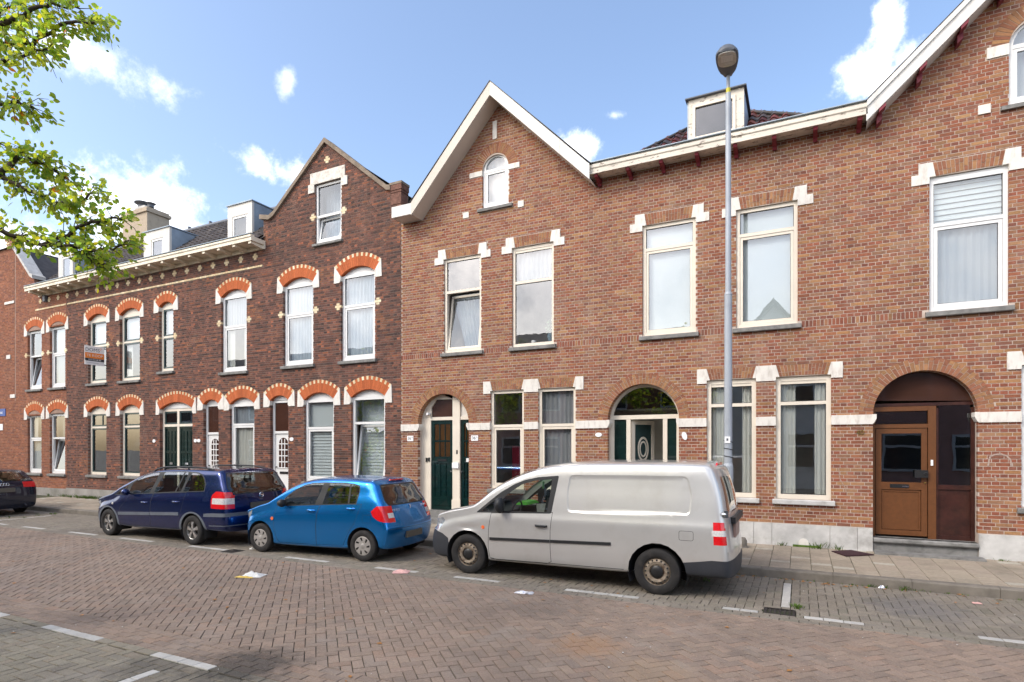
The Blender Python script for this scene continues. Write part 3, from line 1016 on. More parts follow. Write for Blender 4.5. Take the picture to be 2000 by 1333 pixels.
def window(parent, x0, x1, z0, z1, yf, frame='frame_cream', fw=.065, transom=None, sash_lo=.055, sash_up=0.0, sash=None, tilt=0.0,
           hang='curtain', hang_up=None, sill='grey_stone', sill_h=.105, sill_out=.07, top_wide=None, vent=False, up_mull=False, glass='glass', side=.045):
    """frame > sash, panes, sill and what hangs behind"""
    sash = sash or frame
    m = MB(); ring_frame(m, x0, x1, z0, z1, fw, yf, yf + .075, wb=fw * 1.05, wt=top_wide or fw)
    if transom: m.box(x0 + fw, x1 - fw, yf + .003, yf + .075, transom - .032, transom + .032)
    if vent: m.box(x0 + fw, x1 - fw, yf + .012, yf + .07, z1 - (top_wide or fw) - .055, z1 - (top_wide or fw))
    win = m.build('window', M[frame], parent)
    zt = z1 - (top_wide or fw) - (.055 if vent else 0)
    lights = [(z0 + fw * 1.05, transom - .032, sash_lo, tilt), (transom + .032, zt, sash_up, 0)] if transom else [(z0 + fw, zt, sash_lo, tilt)]
    for k, (a, b, sw, tl) in enumerate(lights):
        xa, xb = x0 + fw, x1 - fw
        objs = []
        if sw:
            s = MB(); ring_frame(s, xa + .004, xb - .004, a + .004, b - .004, sw, yf + .014, yf + .066)
            if k == 1 and up_mull: s.box((xa + xb) / 2 + .12, (xa + xb) / 2 + .15, yf + .016, yf + .06, a + sw, b - sw)
            objs.append(s.build('sash', M[sash], win))
        g = MB(); g.box(xa + sw + .002, xb - sw - .002, yf + .036, yf + .042, a + sw + .002, b - sw - .002)
        objs.append(g.build('pane', M[glass], win))
        # dark glazing gasket
        gk = MB(); ring_frame(gk, xa + sw + .001, xb - sw - .001, a + sw + .001, b - sw - .001, .009, yf + .030, yf + .0355)
        objs.append(gk.build('gasket', M['rubber'], win))
        if tl:
            piv = Vector(((xa + xb) / 2, yf + .04, a)) - ORG[win.name]
            T = Matrix.Translation(piv) @ Matrix.Rotation(-tl, 4, 'X') @ Matrix.Translation(-piv)
            for q in objs: q.data.transform(T)
    if sill:
        s = MB(); so = .06
        s.prism([(yf + .03, z0), (yf + .03, z0 - sill_h + .01), (YF - sill_out + .012, z0 - sill_h), (YF - sill_out, z0 - sill_h + .012), (YF - sill_out, z0 - .028), (YF - sill_out + .01, z0 - .018)], x0 - so, x1 + so, axis='x')
        s.build('sill', M[sill], win, fix=True)
    yb = yf + .12 + (.24 if tilt else 0)
    zones = []
    if hang_up is not None and transom:
        zones = [(hang, z0 + .03, transom), (hang_up, transom, zt + .05)]
    else: zones = [(hang, z0 + .03, zt + .05)]
    for h, a, b in zones:
        if not h or h == 'none': continue
        if h in ('curtain', 'sheer', 'curtain_grey', 'curtain_green'):
            curtain_mesh(x0 + .01, x1 - .01, a, b, yb, .018, max(5, int((x1 - x0) * 9))).build('curtain', M[h], win, smooth=True)
        elif h == 'half':      # curtain drawn to one side
            curtain_mesh(x0 + .01, x0 + (x1 - x0) * .95, a, b, yb, .02, 8, (.42, .58)).build('curtain', M['sheer'], win, smooth=True)
        elif h == 'sides':
            w = (x1 - x0) * .36
            curtain_mesh(x0 + .01, x0 + w, a, b, yb, .02, 5).build('curtain', M['curtain_green'], win, smooth=True)
            curtain_mesh(x1 - w * .8, x1 - .01, a, b, yb, .02, 4).build('curtain', M['curtain_green'], win, smooth=True)
        elif h == 'blind':     # roller screen, flat
            MB().box(x0 + .02, x1 - .02, yb, yb + .004, a, b).build('roller_blind', M['blind'], win)
        elif h == 'pleats':    # horizontal bands
            n = max(3, int((b - a) / .085)); s = MB()
            for i in range(n):
                za = a + (b - a) * i / n
                s.add([(x0 + .02, yb - .025, za), (x1 - .02, yb - .025, za), (x1 - .02, yb, za + (b - a) / n * .93), (x0 + .02, yb, za + (b - a) / n * .93)], [(0, 1, 2, 3)])
            s.build('pleated_blind', M['blind'], win)
    return win
# ---------------------------------------------------------------- right house: red and tan brick, two street gables
Y = YF
HR = thing('brick_house', 'red and tan brick house with white stone blocks and two tall street gables', 'house', (-1.6, 12.5, .17))
XA, XB = -9.18, 6.1
PAL_R = [((.34, .15, .10), 5)]
PAL_RS = [((0.321, 0.161, 0.073), 4), ((0.297, 0.155, 0.080), 5), ((0.285, 0.117, 0.060), 4), ((0.261, 0.136, 0.081), 4), ((0.246, 0.089, 0.050), 3), ((0.337, 0.180, 0.085), 2), ((0.219, 0.095, 0.062), 1)]
PAL_RH = [((0.234, 0.079, 0.048), 6), ((0.261, 0.092, 0.054), 4), ((0.213, 0.086, 0.058), 4), ((0.274, 0.130, 0.073), 3), ((0.186, 0.070, 0.048), 2), ((0.291, 0.149, 0.073), 1)]
PAL_RA = [((0.271, 0.120, 0.068), 4), ((0.297, 0.149, 0.074), 4), ((0.246, 0.101, 0.059), 3), ((0.318, 0.167, 0.081), 2)]

AX1, AZ1, SL1 = -6.38, 10.11, 1.0      # wall apex of the left gable
AX2, AZ2, SL2 = 3.46, 10.20, .93
WT = 7.86                                # wall top under the gutter
def top_at(x):
    z = WT
    if x < -4.0: z = max(z if x > -9.3 else 0, AZ1 - SL1 * abs(x - AX1))
    if x > 0.9: z = max(z, AZ2 - SL2 * abs(x - AX2))
    return z
def wall_xl(z0, z1): return None
spans_gable = lambda z: [(AX1 - (AZ1 - z) / SL1, AX1 + (AZ1 - z) / SL1), (AX2 - (AZ2 - z) / SL2, AX2 + (AZ2 - z) / SL2)]

W1F = [(-7.89, -6.83), (-6.01, -4.96), (-2.96, -1.88), (-1.12, -.04), (1.99, 3.06), (4.0, 5.05)]
WGF = [(-6.58, -5.70), (-5.34, -4.44), (-1.67, -.76), (-.41, .51), (3.22, 4.14), (4.5, 5.4)]
ARCH = [(-7.92, .745), (-2.96, .75), (1.91, .745)]
SPR = 2.60
Z1, Z2 = 4.35, 6.65
ZG0, ZG1 = 1.05, 3.35
blocks = []; holes = []
for x0, x1 in W1F:
    holes.append(rect_poly(x0, x1, Z1, Z2))
    blocks += [rect_block(x0, x1, Z1, Z2 + .02), rect_block(x0 - .06, x1 + .06, Z1 - .11, Z1)]
    blocks += [rect_block(x0 - .26, x1 + .26, 6.535, 6.72), rect_block(x0 - .16, x1 + .16, 6.60, 6.905)]
for x0, x1 in WGF:
    holes.append(rect_poly(x0, x1, ZG0, ZG1))
    blocks += [rect_block(x0, x1, ZG0, ZG1 + .02), rect_block(x0 - .06, x1 + .06, ZG0 - .11, ZG0), rect_block(x0 - .19, x1 + .19, 3.285, 3.585)]
for cx, r in ARCH:
    holes.append(arch_poly(cx, r, .10, SPR))
    blocks += [rect_block(cx - r, cx + r, 0, SPR), arch_block(cx, SPR, r + .22)]
GW = (-6.45, .35, 7.72, 8.58)            # left gable window: centre, radius, sill, spring
GW2 = (3.46, .40, 7.62, 8.55)
for cx, r, zs0, sp in (GW, GW2):
    holes.append(arch_poly(cx, r, zs0, sp, 14))
    blocks += [rect_block(cx - r, cx + r, zs0, sp), arch_block(cx, sp, r + .235), rect_block(cx - r - .12, cx + r + .12, zs0 - .09, zs0)]
bands = [(-9.18, -8.665), (-7.175, -6.58), (-5.70, -5.34), (-4.44, -3.71), (-2.21, -1.67), (-.76, -.41), (.51, 1.165), (2.655, 3.22), (4.14, 4.5), (5.4, 6.1)]
for a, b in bands: blocks.append(rect_block(a, b, 2.43, 2.605))
blocks.append(rect_block(XA, XB, 4.245, 4.405) if False else rect_block(XA, XB, 4.2555, 4.3785))
blk_small = [(-6.51, -6.40, 9.30, 9.72), (-7.33, -7.17, 7.57, 7.71), (-5.85, -5.70, 7.57, 7.71), (2.655, 2.82, 7.55, 7.70), (4.10, 4.26, 7.55, 7.70), (-7.14, -6.80, 8.50, 8.62), (-6.10, -5.81, 8.50, 8.62), (2.77, 3.06, 8.44, 8.62), (3.86, 4.15, 8.44, 8.62)]
for b in blk_small: blocks.append(rect_block(*b))

def col_right(header, x, z):
    return pick(PAL_RH if header else PAL_RS, .07)
bricks = lay_bricks(.585, next_course(.585, WT), XA, XB, blocks, col_right, Y)
# gables above the eaves
zc0 = next_course(.585, WT)
for AX, AZ, SL in ((AX1, AZ1, SL1), (AX2, AZ2, SL2)):
    bricks += lay_bricks(zc0, AZ, lambda a, b, AX=AX, AZ=AZ, SL=SL: AX - max(0, (AZ - b) / SL), lambda a, b, AX=AX, AZ=AZ, SL=SL: AX + max(0, (AZ - b) / SL), blocks, col_right, Y, off=.03)
bricks = [b for b in bricks if not (b[2] > WT and b[0] < XA + .0)]
place_bricks(HR, bricks, Y, 'brick_right')
# soldier course between the sills
sold = []
x = XA + .004
while x < XB - .06:
    if not any(a - .065 < x + .03 < b + .065 for a, b in W1F):
        sold.append((x, x + .0505, 4.2605, 4.3745, pick(PAL_RH, .09), rnd.uniform(-.002, .002)))
    x += .0622
sm = MB()
for b in sold: brick_geom(sm, b, Y, .1)
sm.build('soldier_course', M['brick_right'], HR, colours=True, kind='stuff')

outline = [(XA, .05), (XB, .05), (XB, WT - .02)]
outline += [(AX2 + (AZ2 - WT) / SL2 if AX2 + (AZ2 - WT) / SL2 < XB else XB - .001, WT - .02), (AX2, AZ2 - .01), (AX2 - (AZ2 - WT) / SL2, WT - .02), (AX1 + (AZ1 - WT) / SL1, WT - .02), (AX1, AZ1 - .01), (AX1 - (AZ1 - WT) / SL1, WT - .02), (XA, WT - .02)]
wall_sheet(HR, 'wall', outline, [grow(h, .004) for h in holes], Y + .0045, Y + .30, 'mortar_right')

# white stones
def stone(poly, out=.018, name='stone_block', m='white_stone', parent=HR, y=Y):
    g = MB(); g.prism(poly, y - out, y + .09)
    return g.build(name, M[m], parent, fix=True)
for x0, x1 in W1F:
    for s in (-1, 1):
        e = x0 if s < 0 else x1
        p = [(-.26, 6.54), (0, 6.54), (0, 6.652), (.085, 6.652), (.045, 6.90), (-.155, 6.90), (-.155, 6.715), (-.26, 6.715)]
        p = [(e - s * a, z) for a, z in p]
        stone(p)
    flat_arch(HR, x0 + .045, x1 - .045, 6.655, 6.895, Y, PAL_RA, end0=.042, end1=.042)
pairs = [(WGF[0], WGF[1]), (WGF[2], WGF[3]), (WGF[4], WGF[5])]
for (a0, a1), (b0, b1) in pairs:
    stone([(a0 - .185, 3.29), (a0, 3.29), (a0, 3.352), (a0 + .06, 3.352), (a0 + .0, 3.58), (a0 - .185, 3.58)])
    stone([(a1 - .06, 3.352), (a1, 3.352), (a1, 3.285), (b0, 3.285), (b0, 3.352), (b0 + .06, 3.352), (b0 + .0, 3.58), (a1 - .0, 3.58)])
    stone([(b1 + .185, 3.29), (b1 + .185, 3.58), (b1, 3.58), (b1 - .06, 3.352), (b1, 3.352), (b1, 3.29)])
    for x0, x1 in ((a0, a1), (b0, b1)): flat_arch(HR, x0 + .004, x1 - .004, 3.355, 3.575, Y, PAL_RA, end0=.055, end1=.055)
for i, b in enumerate(blk_small): stone(rect_poly(*b))
for a, b in bands:
    ra = any(abs(a - (cx + r)) < .03 for cx, r in ARCH); rb = any(abs(b - (cx - r)) < .03 for cx, r in ARCH)
    g = MB(); g.box(a + .002, b - .002, Y - .03, Y + .09, 2.432, 2.603)
    if ra: g.prism([(a - .05, 2.53), (a - .05, 2.607), (a + .02, 2.607), (a + .02, 2.428), (a - .012, 2.45)], Y - .036, Y + .2)
    if rb: g.prism([(b + .05, 2.53), (b + .012, 2.45), (b - .02, 2.428), (b - .02, 2.607), (b + .05, 2.607)], Y - .036, Y + .2)
    g.build('string_course', M['white_stone'], HR, fix=True)
for cx, r in ARCH:
    voussoirs(HR, cx, SPR, r, r + .22, 0, 180, 40, Y, PAL_RA, 'arch_brick', two=True, depth=.16)
for cx, r, zs0, sp in (GW, GW2):
    voussoirs(HR, cx, sp + .04, r, r + .23, 0, 180, 27, Y, PAL_RA, 'arch_brick', depth=.12)

# plinth of pale stone slabs
for a, b, lo in [(-9.18, -8.67, 0), (-7.17, -6.3, 0), (-6.3, -5.5, 0), (-5.5, -4.5, 0), (-4.5, -3.72, 0), (-2.2, -1.35, 0), (-1.35, -.80, 0), (-.80, -.48, .0), (-.48, .49, .0), (.49, .92, 0), (.92, 1.16, 0), (2.66, 3.36, 0), (3.36, 4.4, 0), (4.4, 6.1, 0)]:
    dz = rnd.choice([0, 0, .012])
    MB().box(a + .003, b - .003, Y - .035 - rnd.uniform(0, .006), Y + .1, .10, .578 + dz * 0).build('plinth_slab', M['pale_stone'], HR)
# little arched vent hatch at the foot of the wall
g = MB(); g.prism(arch_poly(.06, .085, .17, .24, 10), Y - .055, Y - .03); g.build('vent_cover', M['white_stone'], HR, fix=True)

# windows
H1 = [dict(transom=5.84, tilt=R(9), hang='half', hang_up='none'), dict(transom=5.84, hang='none', hang_up='sheer', sash_up=0, sash_lo=0, vent=True), dict(transom=6.15, hang='blind', hang_up='blind', sash_lo=.05), dict(transom=6.15, hang='blind', hang_up='blind', sash_lo=.05),
      dict(transom=5.83, hang='sheer', hang_up='pleats', frame='frame_white', top_wide=.11), dict(transom=5.83, hang='sheer')]
for (x0, x1), kw in zip(W1F, H1):
    kw.setdefault('frame', 'frame_cream')
    window(HR, x0, x1, Z1, Z2, Y + .045, **kw)
H0 = [dict(transom=2.52, hang='none', hang_up='none'), dict(transom=2.52, hang='curtain_grey', hang_up='curtain_grey'), dict(transom=2.85, hang='sides', sash_lo=0, vent=True, fw=.08), dict(transom=2.85, hang='sides', sash_lo=0, vent=True, fw=.08), dict(transom=2.52, hang='curtain', frame='frame_white'), dict(transom=2.52, hang='curtain', frame='frame_white')]
for i, ((x0, x1), kw) in enumerate(zip(WGF, H0)):
    kw.setdefault('frame', 'frame_cream')
    window(HR, x0, x1, ZG0, ZG1, Y + .05, sill='pale_stone' if i in (2, 3) else 'grey_stone', **kw)
# arched gable windows
def gable_window(cx, r, z0, sp, frame):
    zt = sp + .04
    m = MB()
    out = arch_poly(cx, r, z0, zt, 16); inn = arch_poly(cx, r - .065, z0 + .07, zt, 16)
    n = len(out); yf = Y + .05
    v = [(x, yf, z) for x, z in out] + [(x, yf, z) for x, z in inn] + [(x, yf + .07, z) for x, z in out] + [(x, yf + .07, z) for x, z in inn]
    f = []
    for i in range(n):
        j = (i + 1) % n
        f += [(i, j, n + j, n + i), (n + i, n + j, 3 * n + j, 3 * n + i)]
    m.add(v, f)
    m.box(cx - r + .06, cx + r - .06, yf + .004, yf + .07, zt - .05, zt + .015)
    win = m.build('window', M[frame], HR, fix=True)
    s = MB(); ring_frame(s, cx - r + .07, cx + r - .07, z0 + .075, zt - .052, .05, yf + .012, yf + .06); s.build('sash', M[frame], win)
    MB().box(cx - r + .12, cx + r - .12, yf + .034, yf + .04, z0 + .125, zt - .10).build('pane', M['glass'], win)
    g = MB(); g.prism([(cx + (r - .07) * math.cos(R(a)), zt + .015 + (r - .075) * math.sin(R(a))) for a in range(0, 181, 12)], yf + .034, yf + .04); g.build('pane', M['glass'], win, fix=True)
    s = MB(); s.prism([(Y + .08, z0), (Y + .08, z0 - .085), (Y - .06, z0 - .09), (Y - .065, z0 - .03)], cx - r - .11, cx + r + .11, axis='x'); s.build('sill', M['grey_stone'], win, fix=True)
    curtain_mesh(cx - r + .02, cx + r - .02, z0 + .05, zt + .3, yf + .16, .02, 6).build('curtain', M['sheer'], win, smooth=True)
gable_window(*GW, 'frame_white'); gable_window(*GW2, 'frame_white')

# ---- doors
def panel(mb, x0, x1, z0, z1, y, w=.022, d=.012):
    """raised moulding round a sunk field"""
    ring_frame(mb, x0, x1, z0, z1, w, y - d, y + .004)
# porch 36: two narrow green doors
cx, r = ARCH[0]
yd = Y + .20
MB().box(cx - r, cx + r, Y - .02, Y + .45, .10, .44).build('step', M['grey_stone'], HR)
MB().box(cx - r + .0, cx + r - .0, Y - .30, Y - .02, .10, .27).build('step', M['grey_stone'], HR)
dm = MB()
dm.box(cx - r - .03, -8.39, yd - .03, yd + .06, .44, 2.70); dm.box(-7.73, -7.52, yd - .05, yd + .06, .44, 3.33); dm.box(-7.20, cx + r + .03, yd - .03, yd + .06, .44, 2.70)
dm.box(cx - r - .03, -7.73, yd - .03, yd + .06, 2.70, 2.78); dm.box(-7.52, cx + r + .03, yd - .03, yd + .06, 2.70, 2.78)
dm.box(-7.75, -7.50, yd - .062, yd - .05, .44, .72)
# fanlight surround of cream boards
dm.prism([(cx + (r + .02) * math.cos(R(a)), SPR + (r + .02) * math.sin(R(a))) for a in range(100, 172, 6)] + [(cx - r * .62, 2.79), (cx - r * .62, 3.02), (cx - r * .42, 3.22), (-7.75, 3.22)], yd - .02, yd + .05)
dm.build('door_frame', M['frame_cream'], HR, fix=True)
g = MB(); g.prism([(cx - r * .62, 2.78), (-7.73, 2.78), (-7.73, 3.22), (cx - r * .42, 3.22), (cx - r * .62, 3.02)], yd + .02, yd + .03); g.build('fanlight', M['brown_glass'], HR, fix=True)
g = MB(); g.prism([(-7.52, 2.78), (cx + r + .02, 2.78)] + [(cx + (r + .02) * math.cos(R(a)), SPR + (r + .02) * math.sin(R(a))) for a in range(14, 58, 6)] + [(-7.52, 3.25)], yd + .0, yd + .03); g.build('transom_panel', M['white_stone'], HR, fix=True)
for k, (a, b) in enumerate(((-8.39, -7.73), (-7.52, -7.20))):
    m = MB(); m.box(a + .004, b - .004, yd + .02, yd + .06, .45, 2.695)
    w = b - a
    ring_frame(m, a + .004, b - .004, .45, 2.695, .09, yd - .002, yd + .022)
    m.box(a + .09, b - .09, yd - .002, yd + .022, 1.62, 1.78); m.box(a + .09, b - .09, yd - .002, yd + .022, .56, .78)
    cols = 3 if k == 0 else 2
    for i in range(1, cols): m.box(a + .09 + (w - .18) * i / cols - .013, a + .09 + (w - .18) * i / cols + .013, yd, yd + .022, 1.78, 2.60)
    m.box(a + .09, b - .09, yd + .001, yd + .021, 2.16, 2.19)
    for i in range(1, cols): m.box(a + .09 + (w - .18) * i / cols - .02, a + .09 + (w - .18) * i / cols + .02, yd + .0, yd + .021, .78, 1.62)
    door = m.build('front_door', M['door_green'], HR)
    for i in range(cols):
        for z0_, z1_ in ((1.785, 2.155), (2.195, 2.60)):
            MB().box(a + .09 + (w - .18) * i / cols + .014, a + .09 + (w - .18) * (i + 1) / cols - .014, yd + .012, yd + .018, z0_, z1_).build('door_light', M['amber_glass'], door)
    if k == 0: MB().box(-8.20, -7.93, yd - .012, yd - .002, 1.67, 1.73).build('letter_slot', M['black_metal'], door)
    else: MB().box(-7.36, -7.22, yd - .012, yd - .002, 1.66, 1.75).build('letter_slot', M['white_plain'], door)
    g = MB(); g.lathe([(.0, -.05), (.018, -.05), (.02, -.035), (.008, -.02), (.008, 0)], ((b - .05) if k == 0 else a + .05, yd - .002, 1.42), 'y', 12); g.build('door_knob', M['chrome'], door, smooth=40)
for xx, zz in ((-8.51, 1.70), (-8.44, 1.71), (-7.60, 1.90)):
    MB().box(xx - .02, xx + .02, yd - .055, yd - .03, zz - .05, zz + .05).build('door_bell', M['black_metal'], HR)
MB().box(-7.72, -7.54, yd - .09, yd - .05, 1.50, 1.64).build('intercom', M['white_plain'], HR)
m = MB(); m.lathe([(.0, -.12), (.03, -.12), (.035, -.04), (.03, 0)], (-8.42, yd - .03, 2.86), 'y', 12); m.box(-8.5, -8.42, yd - .05, yd - .03, 2.84, 2.88); m.build('porch_lamp', M['white_plain'], HR, smooth=40)

# porch 38: cream screen, one leaf standing open, oval light
cx, r = ARCH[1]
yd = Y + .22
MB().box(cx - r, cx + r, Y - .02, Y + 1.4, .10, .44).build('step', M['grey_stone'], HR)
dm = MB()
for a, b in ((cx - r - .03, -3.63), (-3.36, -3.27), (-2.58, -2.49), (-2.30, cx + r + .03)): dm.box(a, b, yd, yd + .08, .44, 2.62)
dm.box(cx - r - .03, cx + r + .03, yd - .004, yd + .084, 2.62, 2.71)
ringo = circle_pts(cx, SPR, r + .03, 8, 172, 22); ringi = circle_pts(cx, SPR, r - .05, 172, 8, 22)
dm.prism(ringo[::1] + ringi, yd + .0, yd + .07)
dm.build('door_frame', M['frame_cream'], HR, fix=True)
g = MB(); g.prism([(cx + (r - .04) * math.cos(R(a)), SPR + (r - .04) * math.sin(R(a))) for a in range(9, 172, 9)], yd + .035, yd + .041); g.build('fanlight', M['glass_dark'], HR, fix=True)
for a, b in ((-3.63, -3.36), (-2.49, -2.30)):
    MB().box(a, b, yd + .03, yd + .05, .5, 2.62).build('side_panel', M['door_green'], HR)
# open leaf hinged at the left post, swung inwards
hinge = Vector((-3.26, yd + .06, 0))
leaf_ang = R(60)
def swing(mb):
    c, s = math.cos(leaf_ang), math.sin(leaf_ang)
    mb.v = [(hinge.x + x * c - y * s, hinge.y + x * s + y * c, z) for x, y, z in mb.v]
    return mb
m = MB(); ring_frame(m, 0, .68, .46, 2.60, .085, -.02, .03); door = swing(m).build('front_door', M['frame_cream'], HR)
m = MB(); m.box(.085, .595, -.005, .015, .545, 2.515); swing(m).build('door_panel', M['sash_green'], door)
m = MB()
for ro, ri in ((.20, .165), (.13, .105)):
    po = [(.34 + ro * .82 * math.cos(R(a)), 1.98 + ro * 1.35 * math.sin(R(a))) for a in range(0, 360, 15)]
    pi = [(.34 + ri * .82 * math.cos(R(a)), 1.98 + ri * 1.35 * math.sin(R(a))) for a in range(0, 360, 15)]
    n = len(po)
    m.add([(x, -.02, z) for x, z in po] + [(x, -.02, z) for x, z in pi] + [(x, .0, z) for x, z in po] + [(x, .0, z) for x, z in pi],
          [(i, (i + 1) % n, n + (i + 1) % n, n + i) for i in range(n)] + [(2 * n + i, 2 * n + (i + 1) % n, (i + 1) % n, i) for i in range(n)] + [(n + i, n + (i + 1) % n, 3 * n + (i + 1) % n, 3 * n + i) for i in range(n)])
m.box(.25, .29, -.02, 0, 1.50, 1.70); m.box(.39, .43, -.02, 0, 1.50, 1.70); m.box(.25, .43, -.02, 0, 1.58, 1.61)
swing(m).build('oval_moulding', M['frame_cream'], door)
m = MB(); m.lathe([(0, -.05), (.022, -.05), (.024, -.03), (.009, -.02), (.009, 0)], (.60, -.02, 1.5), 'y', 12); swing(m).build('door_knob', M['black_metal'], door, smooth=40)
# hall behind the open door
m = MB(); m.box(-3.75, -2.15, Y + 1.9, Y + 1.95, .3, 2.8); m.box(-3.80, -3.74, Y + .32, Y + 1.95, .3, 2.8); m.box(-2.16, -2.10, Y + .32, Y + 1.95, .3, 2.8); m.box(-3.8, -2.1, Y + .32, Y + 1.95, 2.8, 2.85)
m.build('hall', M['house_white'], HR)

# porch 40: brown door with dark side screen
cx, r = ARCH[2]
yd = Y + .20
MB().box(cx - r, cx + r, Y - .0, Y + .5, .10, .42).build('step', M['grey_stone'], HR)
m = MB(); m.prism([(Y - .06, .34), (Y + .1, .34), (Y + .1, .42), (Y - .05, .42), (Y - .075, .40), (Y - .075, .36)], cx - r + .002, cx + r - .002, axis='x'); m.build('step', M['grey_stone'], HR, fix=True)
MB().box(cx - r - .0, cx + r + .05, Y - .30, Y - .0, .10, .20).build('step', M['grey_stone'], HR)
dm = MB(); dm.box(cx - r - .02, 1.215, yd - .02, yd + .06, .42, 2.74); dm.box(2.0, 2.115, yd - .03, yd + .06, .42, 2.74); dm.box(1.215, 2.0, yd - .02, yd + .06, 2.66, 2.74); dm.box(1.215, 2.0, yd - .02, yd + .06, 2.36, 2.43)
dm.build('door_frame', M['door_brown'], HR)
MB().box(1.225, 1.99, yd + .015, yd + .021, 2.44, 2.65).build('transom_pane', M['glass_dark'], HR)
m = MB(); ring_frame(m, 1.225, 1.99, .46, 2.35, .085, yd - .012, yd + .04); m.box(1.31, 1.905, yd - .010, yd + .04, 1.27, 1.40); m.box(1.31, 1.905, yd + .012, yd + .03, .545, 1.27)
panel(m, 1.325, 1.89, .56, 1.25, yd + .012)
door = m.build('front_door', M['door_brown'], HR)
MB().box(1.312, 1.903, yd + .012, yd + .018, 1.402, 2.263).build('door_light', M['glass_dark'], door)
MB().box(1.44, 1.72, yd - .022, yd - .010, 1.30, 1.365).build('letter_slot', M['black_metal'], door)
MB().box(1.62, 1.72, yd - .028, yd - .022, 1.315, 1.335).build('letter_flap', M['chrome'], door)
m = MB(); m.box(1.80, 1.99, yd - .10, yd - .012, 1.49, 1.62); m.lathe([(.02, -.1), (.03, -.09), (.03, -.03), (.015, 0)], (1.955, yd - .01, 1.555), 'y', 14); m.build('door_handle', M['black_metal'], door, smooth=35)
m = MB(); m.lathe([(.0, -.02), (.014, -.02), (.016, 0)], (1.955, yd - .012, 1.40), 'y', 12); m.build('lock', M['brass'], door)
MB().box(2.035, 2.07, yd - .045, yd - .03, 1.70, 1.80).build('door_bell', M['white_plain'], HR)
dm = MB(); dm.box(2.115, 2.15, yd - .01, yd + .06, .42, 2.70); dm.box(2.60, cx + r + .02, yd - .01, yd + .06, .42, 2.70); dm.box(2.15, 2.60, yd - .01, yd + .06, 1.29, 1.37); dm.box(2.15, 2.60, yd + .0, yd + .06, .42, .50)
dm.box(1.17 - .02, 2.67, yd - .005, yd + .06, 2.745, 2.80)
dm.build('screen_frame', M['wood_red'], HR)
MB().box(2.15, 2.60, yd + .02, yd + .03, .50, 1.29).build('screen_panel', M['wood_red'], HR)
MB().box(2.15, 2.60, yd + .02, yd + .026, 1.37, 2.745).build('screen_pane', M['glass_dark'], HR)
g = MB(); g.prism([(cx + (r + .02) * math.cos(R(a)), SPR + (r + .02) * math.sin(R(a))) for a in range(16, 165, 6)], yd + .02, yd + .03); g.build('fanlight', M['brown_glass'], HR, fix=True)
text_part('house_number', '40', .125, M['brass'], (.965, Y - .012, 2.285), (R(90), 0, 0), HR, .006)
# number plates
for xa, xb, za, zb, tx in ((-8.99, -8.80, 2.175, 2.31, '36ᵇ'), (-7.10, -6.91, 2.175, 2.305, '36ᵃ')):
    pl = MB().box(xa, xb, Y - .012, Y + .01, za, zb).build('number_plate', M['white_plain'], HR)
    text_part('plate_number', tx[:2], .10, M['print_dark'], ((xa + xb) / 2 - .022, Y - .0135, (za + zb) / 2), (R(90), 0, 0), pl, .001)
    text_part('plate_letter', 'B' if tx[2] == 'ᵇ' else 'A', .045, M['print_dark'], ((xa + xb) / 2 + .062, Y - .0135, (za + zb) / 2 + .022), (R(90), 0, 0), pl, .001)
def oval(parent, x, z, rx, rz, rot=0.0):
    m = MB(); c, s = math.cos(rot), math.sin(rot)
    m.prism([(x + rx * math.cos(R(a)) * c - rz * math.sin(R(a)) * s, z + rx * math.cos(R(a)) * s + rz * math.sin(R(a)) * c) for a in range(0, 360, 18)], Y - .016, Y + .01)
    return m.build('number_plate', M['white_plain'], parent, fix=True)
oval(HR, -3.91, 2.29, .075, .047); oval(HR, -2.10, 2.25, .05, .085, R(18))

# ---- eaves, bargeboards, brackets
yo = Y - .36
g = MB()   # boxed gutter between the gables
g.prism([(yo, 7.80), (yo, 7.90), (yo - .02, 7.92), (yo - .02, 7.985), (yo + .015, 8.0), (yo + .03, 8.03), (yo + .10, 8.03), (yo + .12, 7.95), (Y + .05, 7.95), (Y + .05, 7.83), (Y - .02, 7.83)], -4.03, 1.05, axis='x')
g.build('gutter', M['peel_white'], HR, fix=True)
MB().box(-4.05, 1.06, yo - .03, yo + .14, 8.032, 8.046).build('gutter_edge', M['zinc'], HR)
for i, x in enumerate([-3.87, -3.19, -2.51, -1.82, -1.11, -.43, .25, .94]):
    m = MB(); m.prism([(yo + .03, 7.795), (Y + .01, 7.795), (Y + .01, 7.66), (Y - .05, 7.645), (Y - .09, 7.69), (yo + .12, 7.725), (yo + .05, 7.745)], x - .036, x + .036, axis='x')
    m.build('bracket', M['bracket_red'], HR, fix=True)
def board(path_out, path_in, y0, y1, name, m):
    g = MB(); g.prism(path_out + path_in[::-1], y0, y1); return g.build(name, M[m], HR, fix=True)
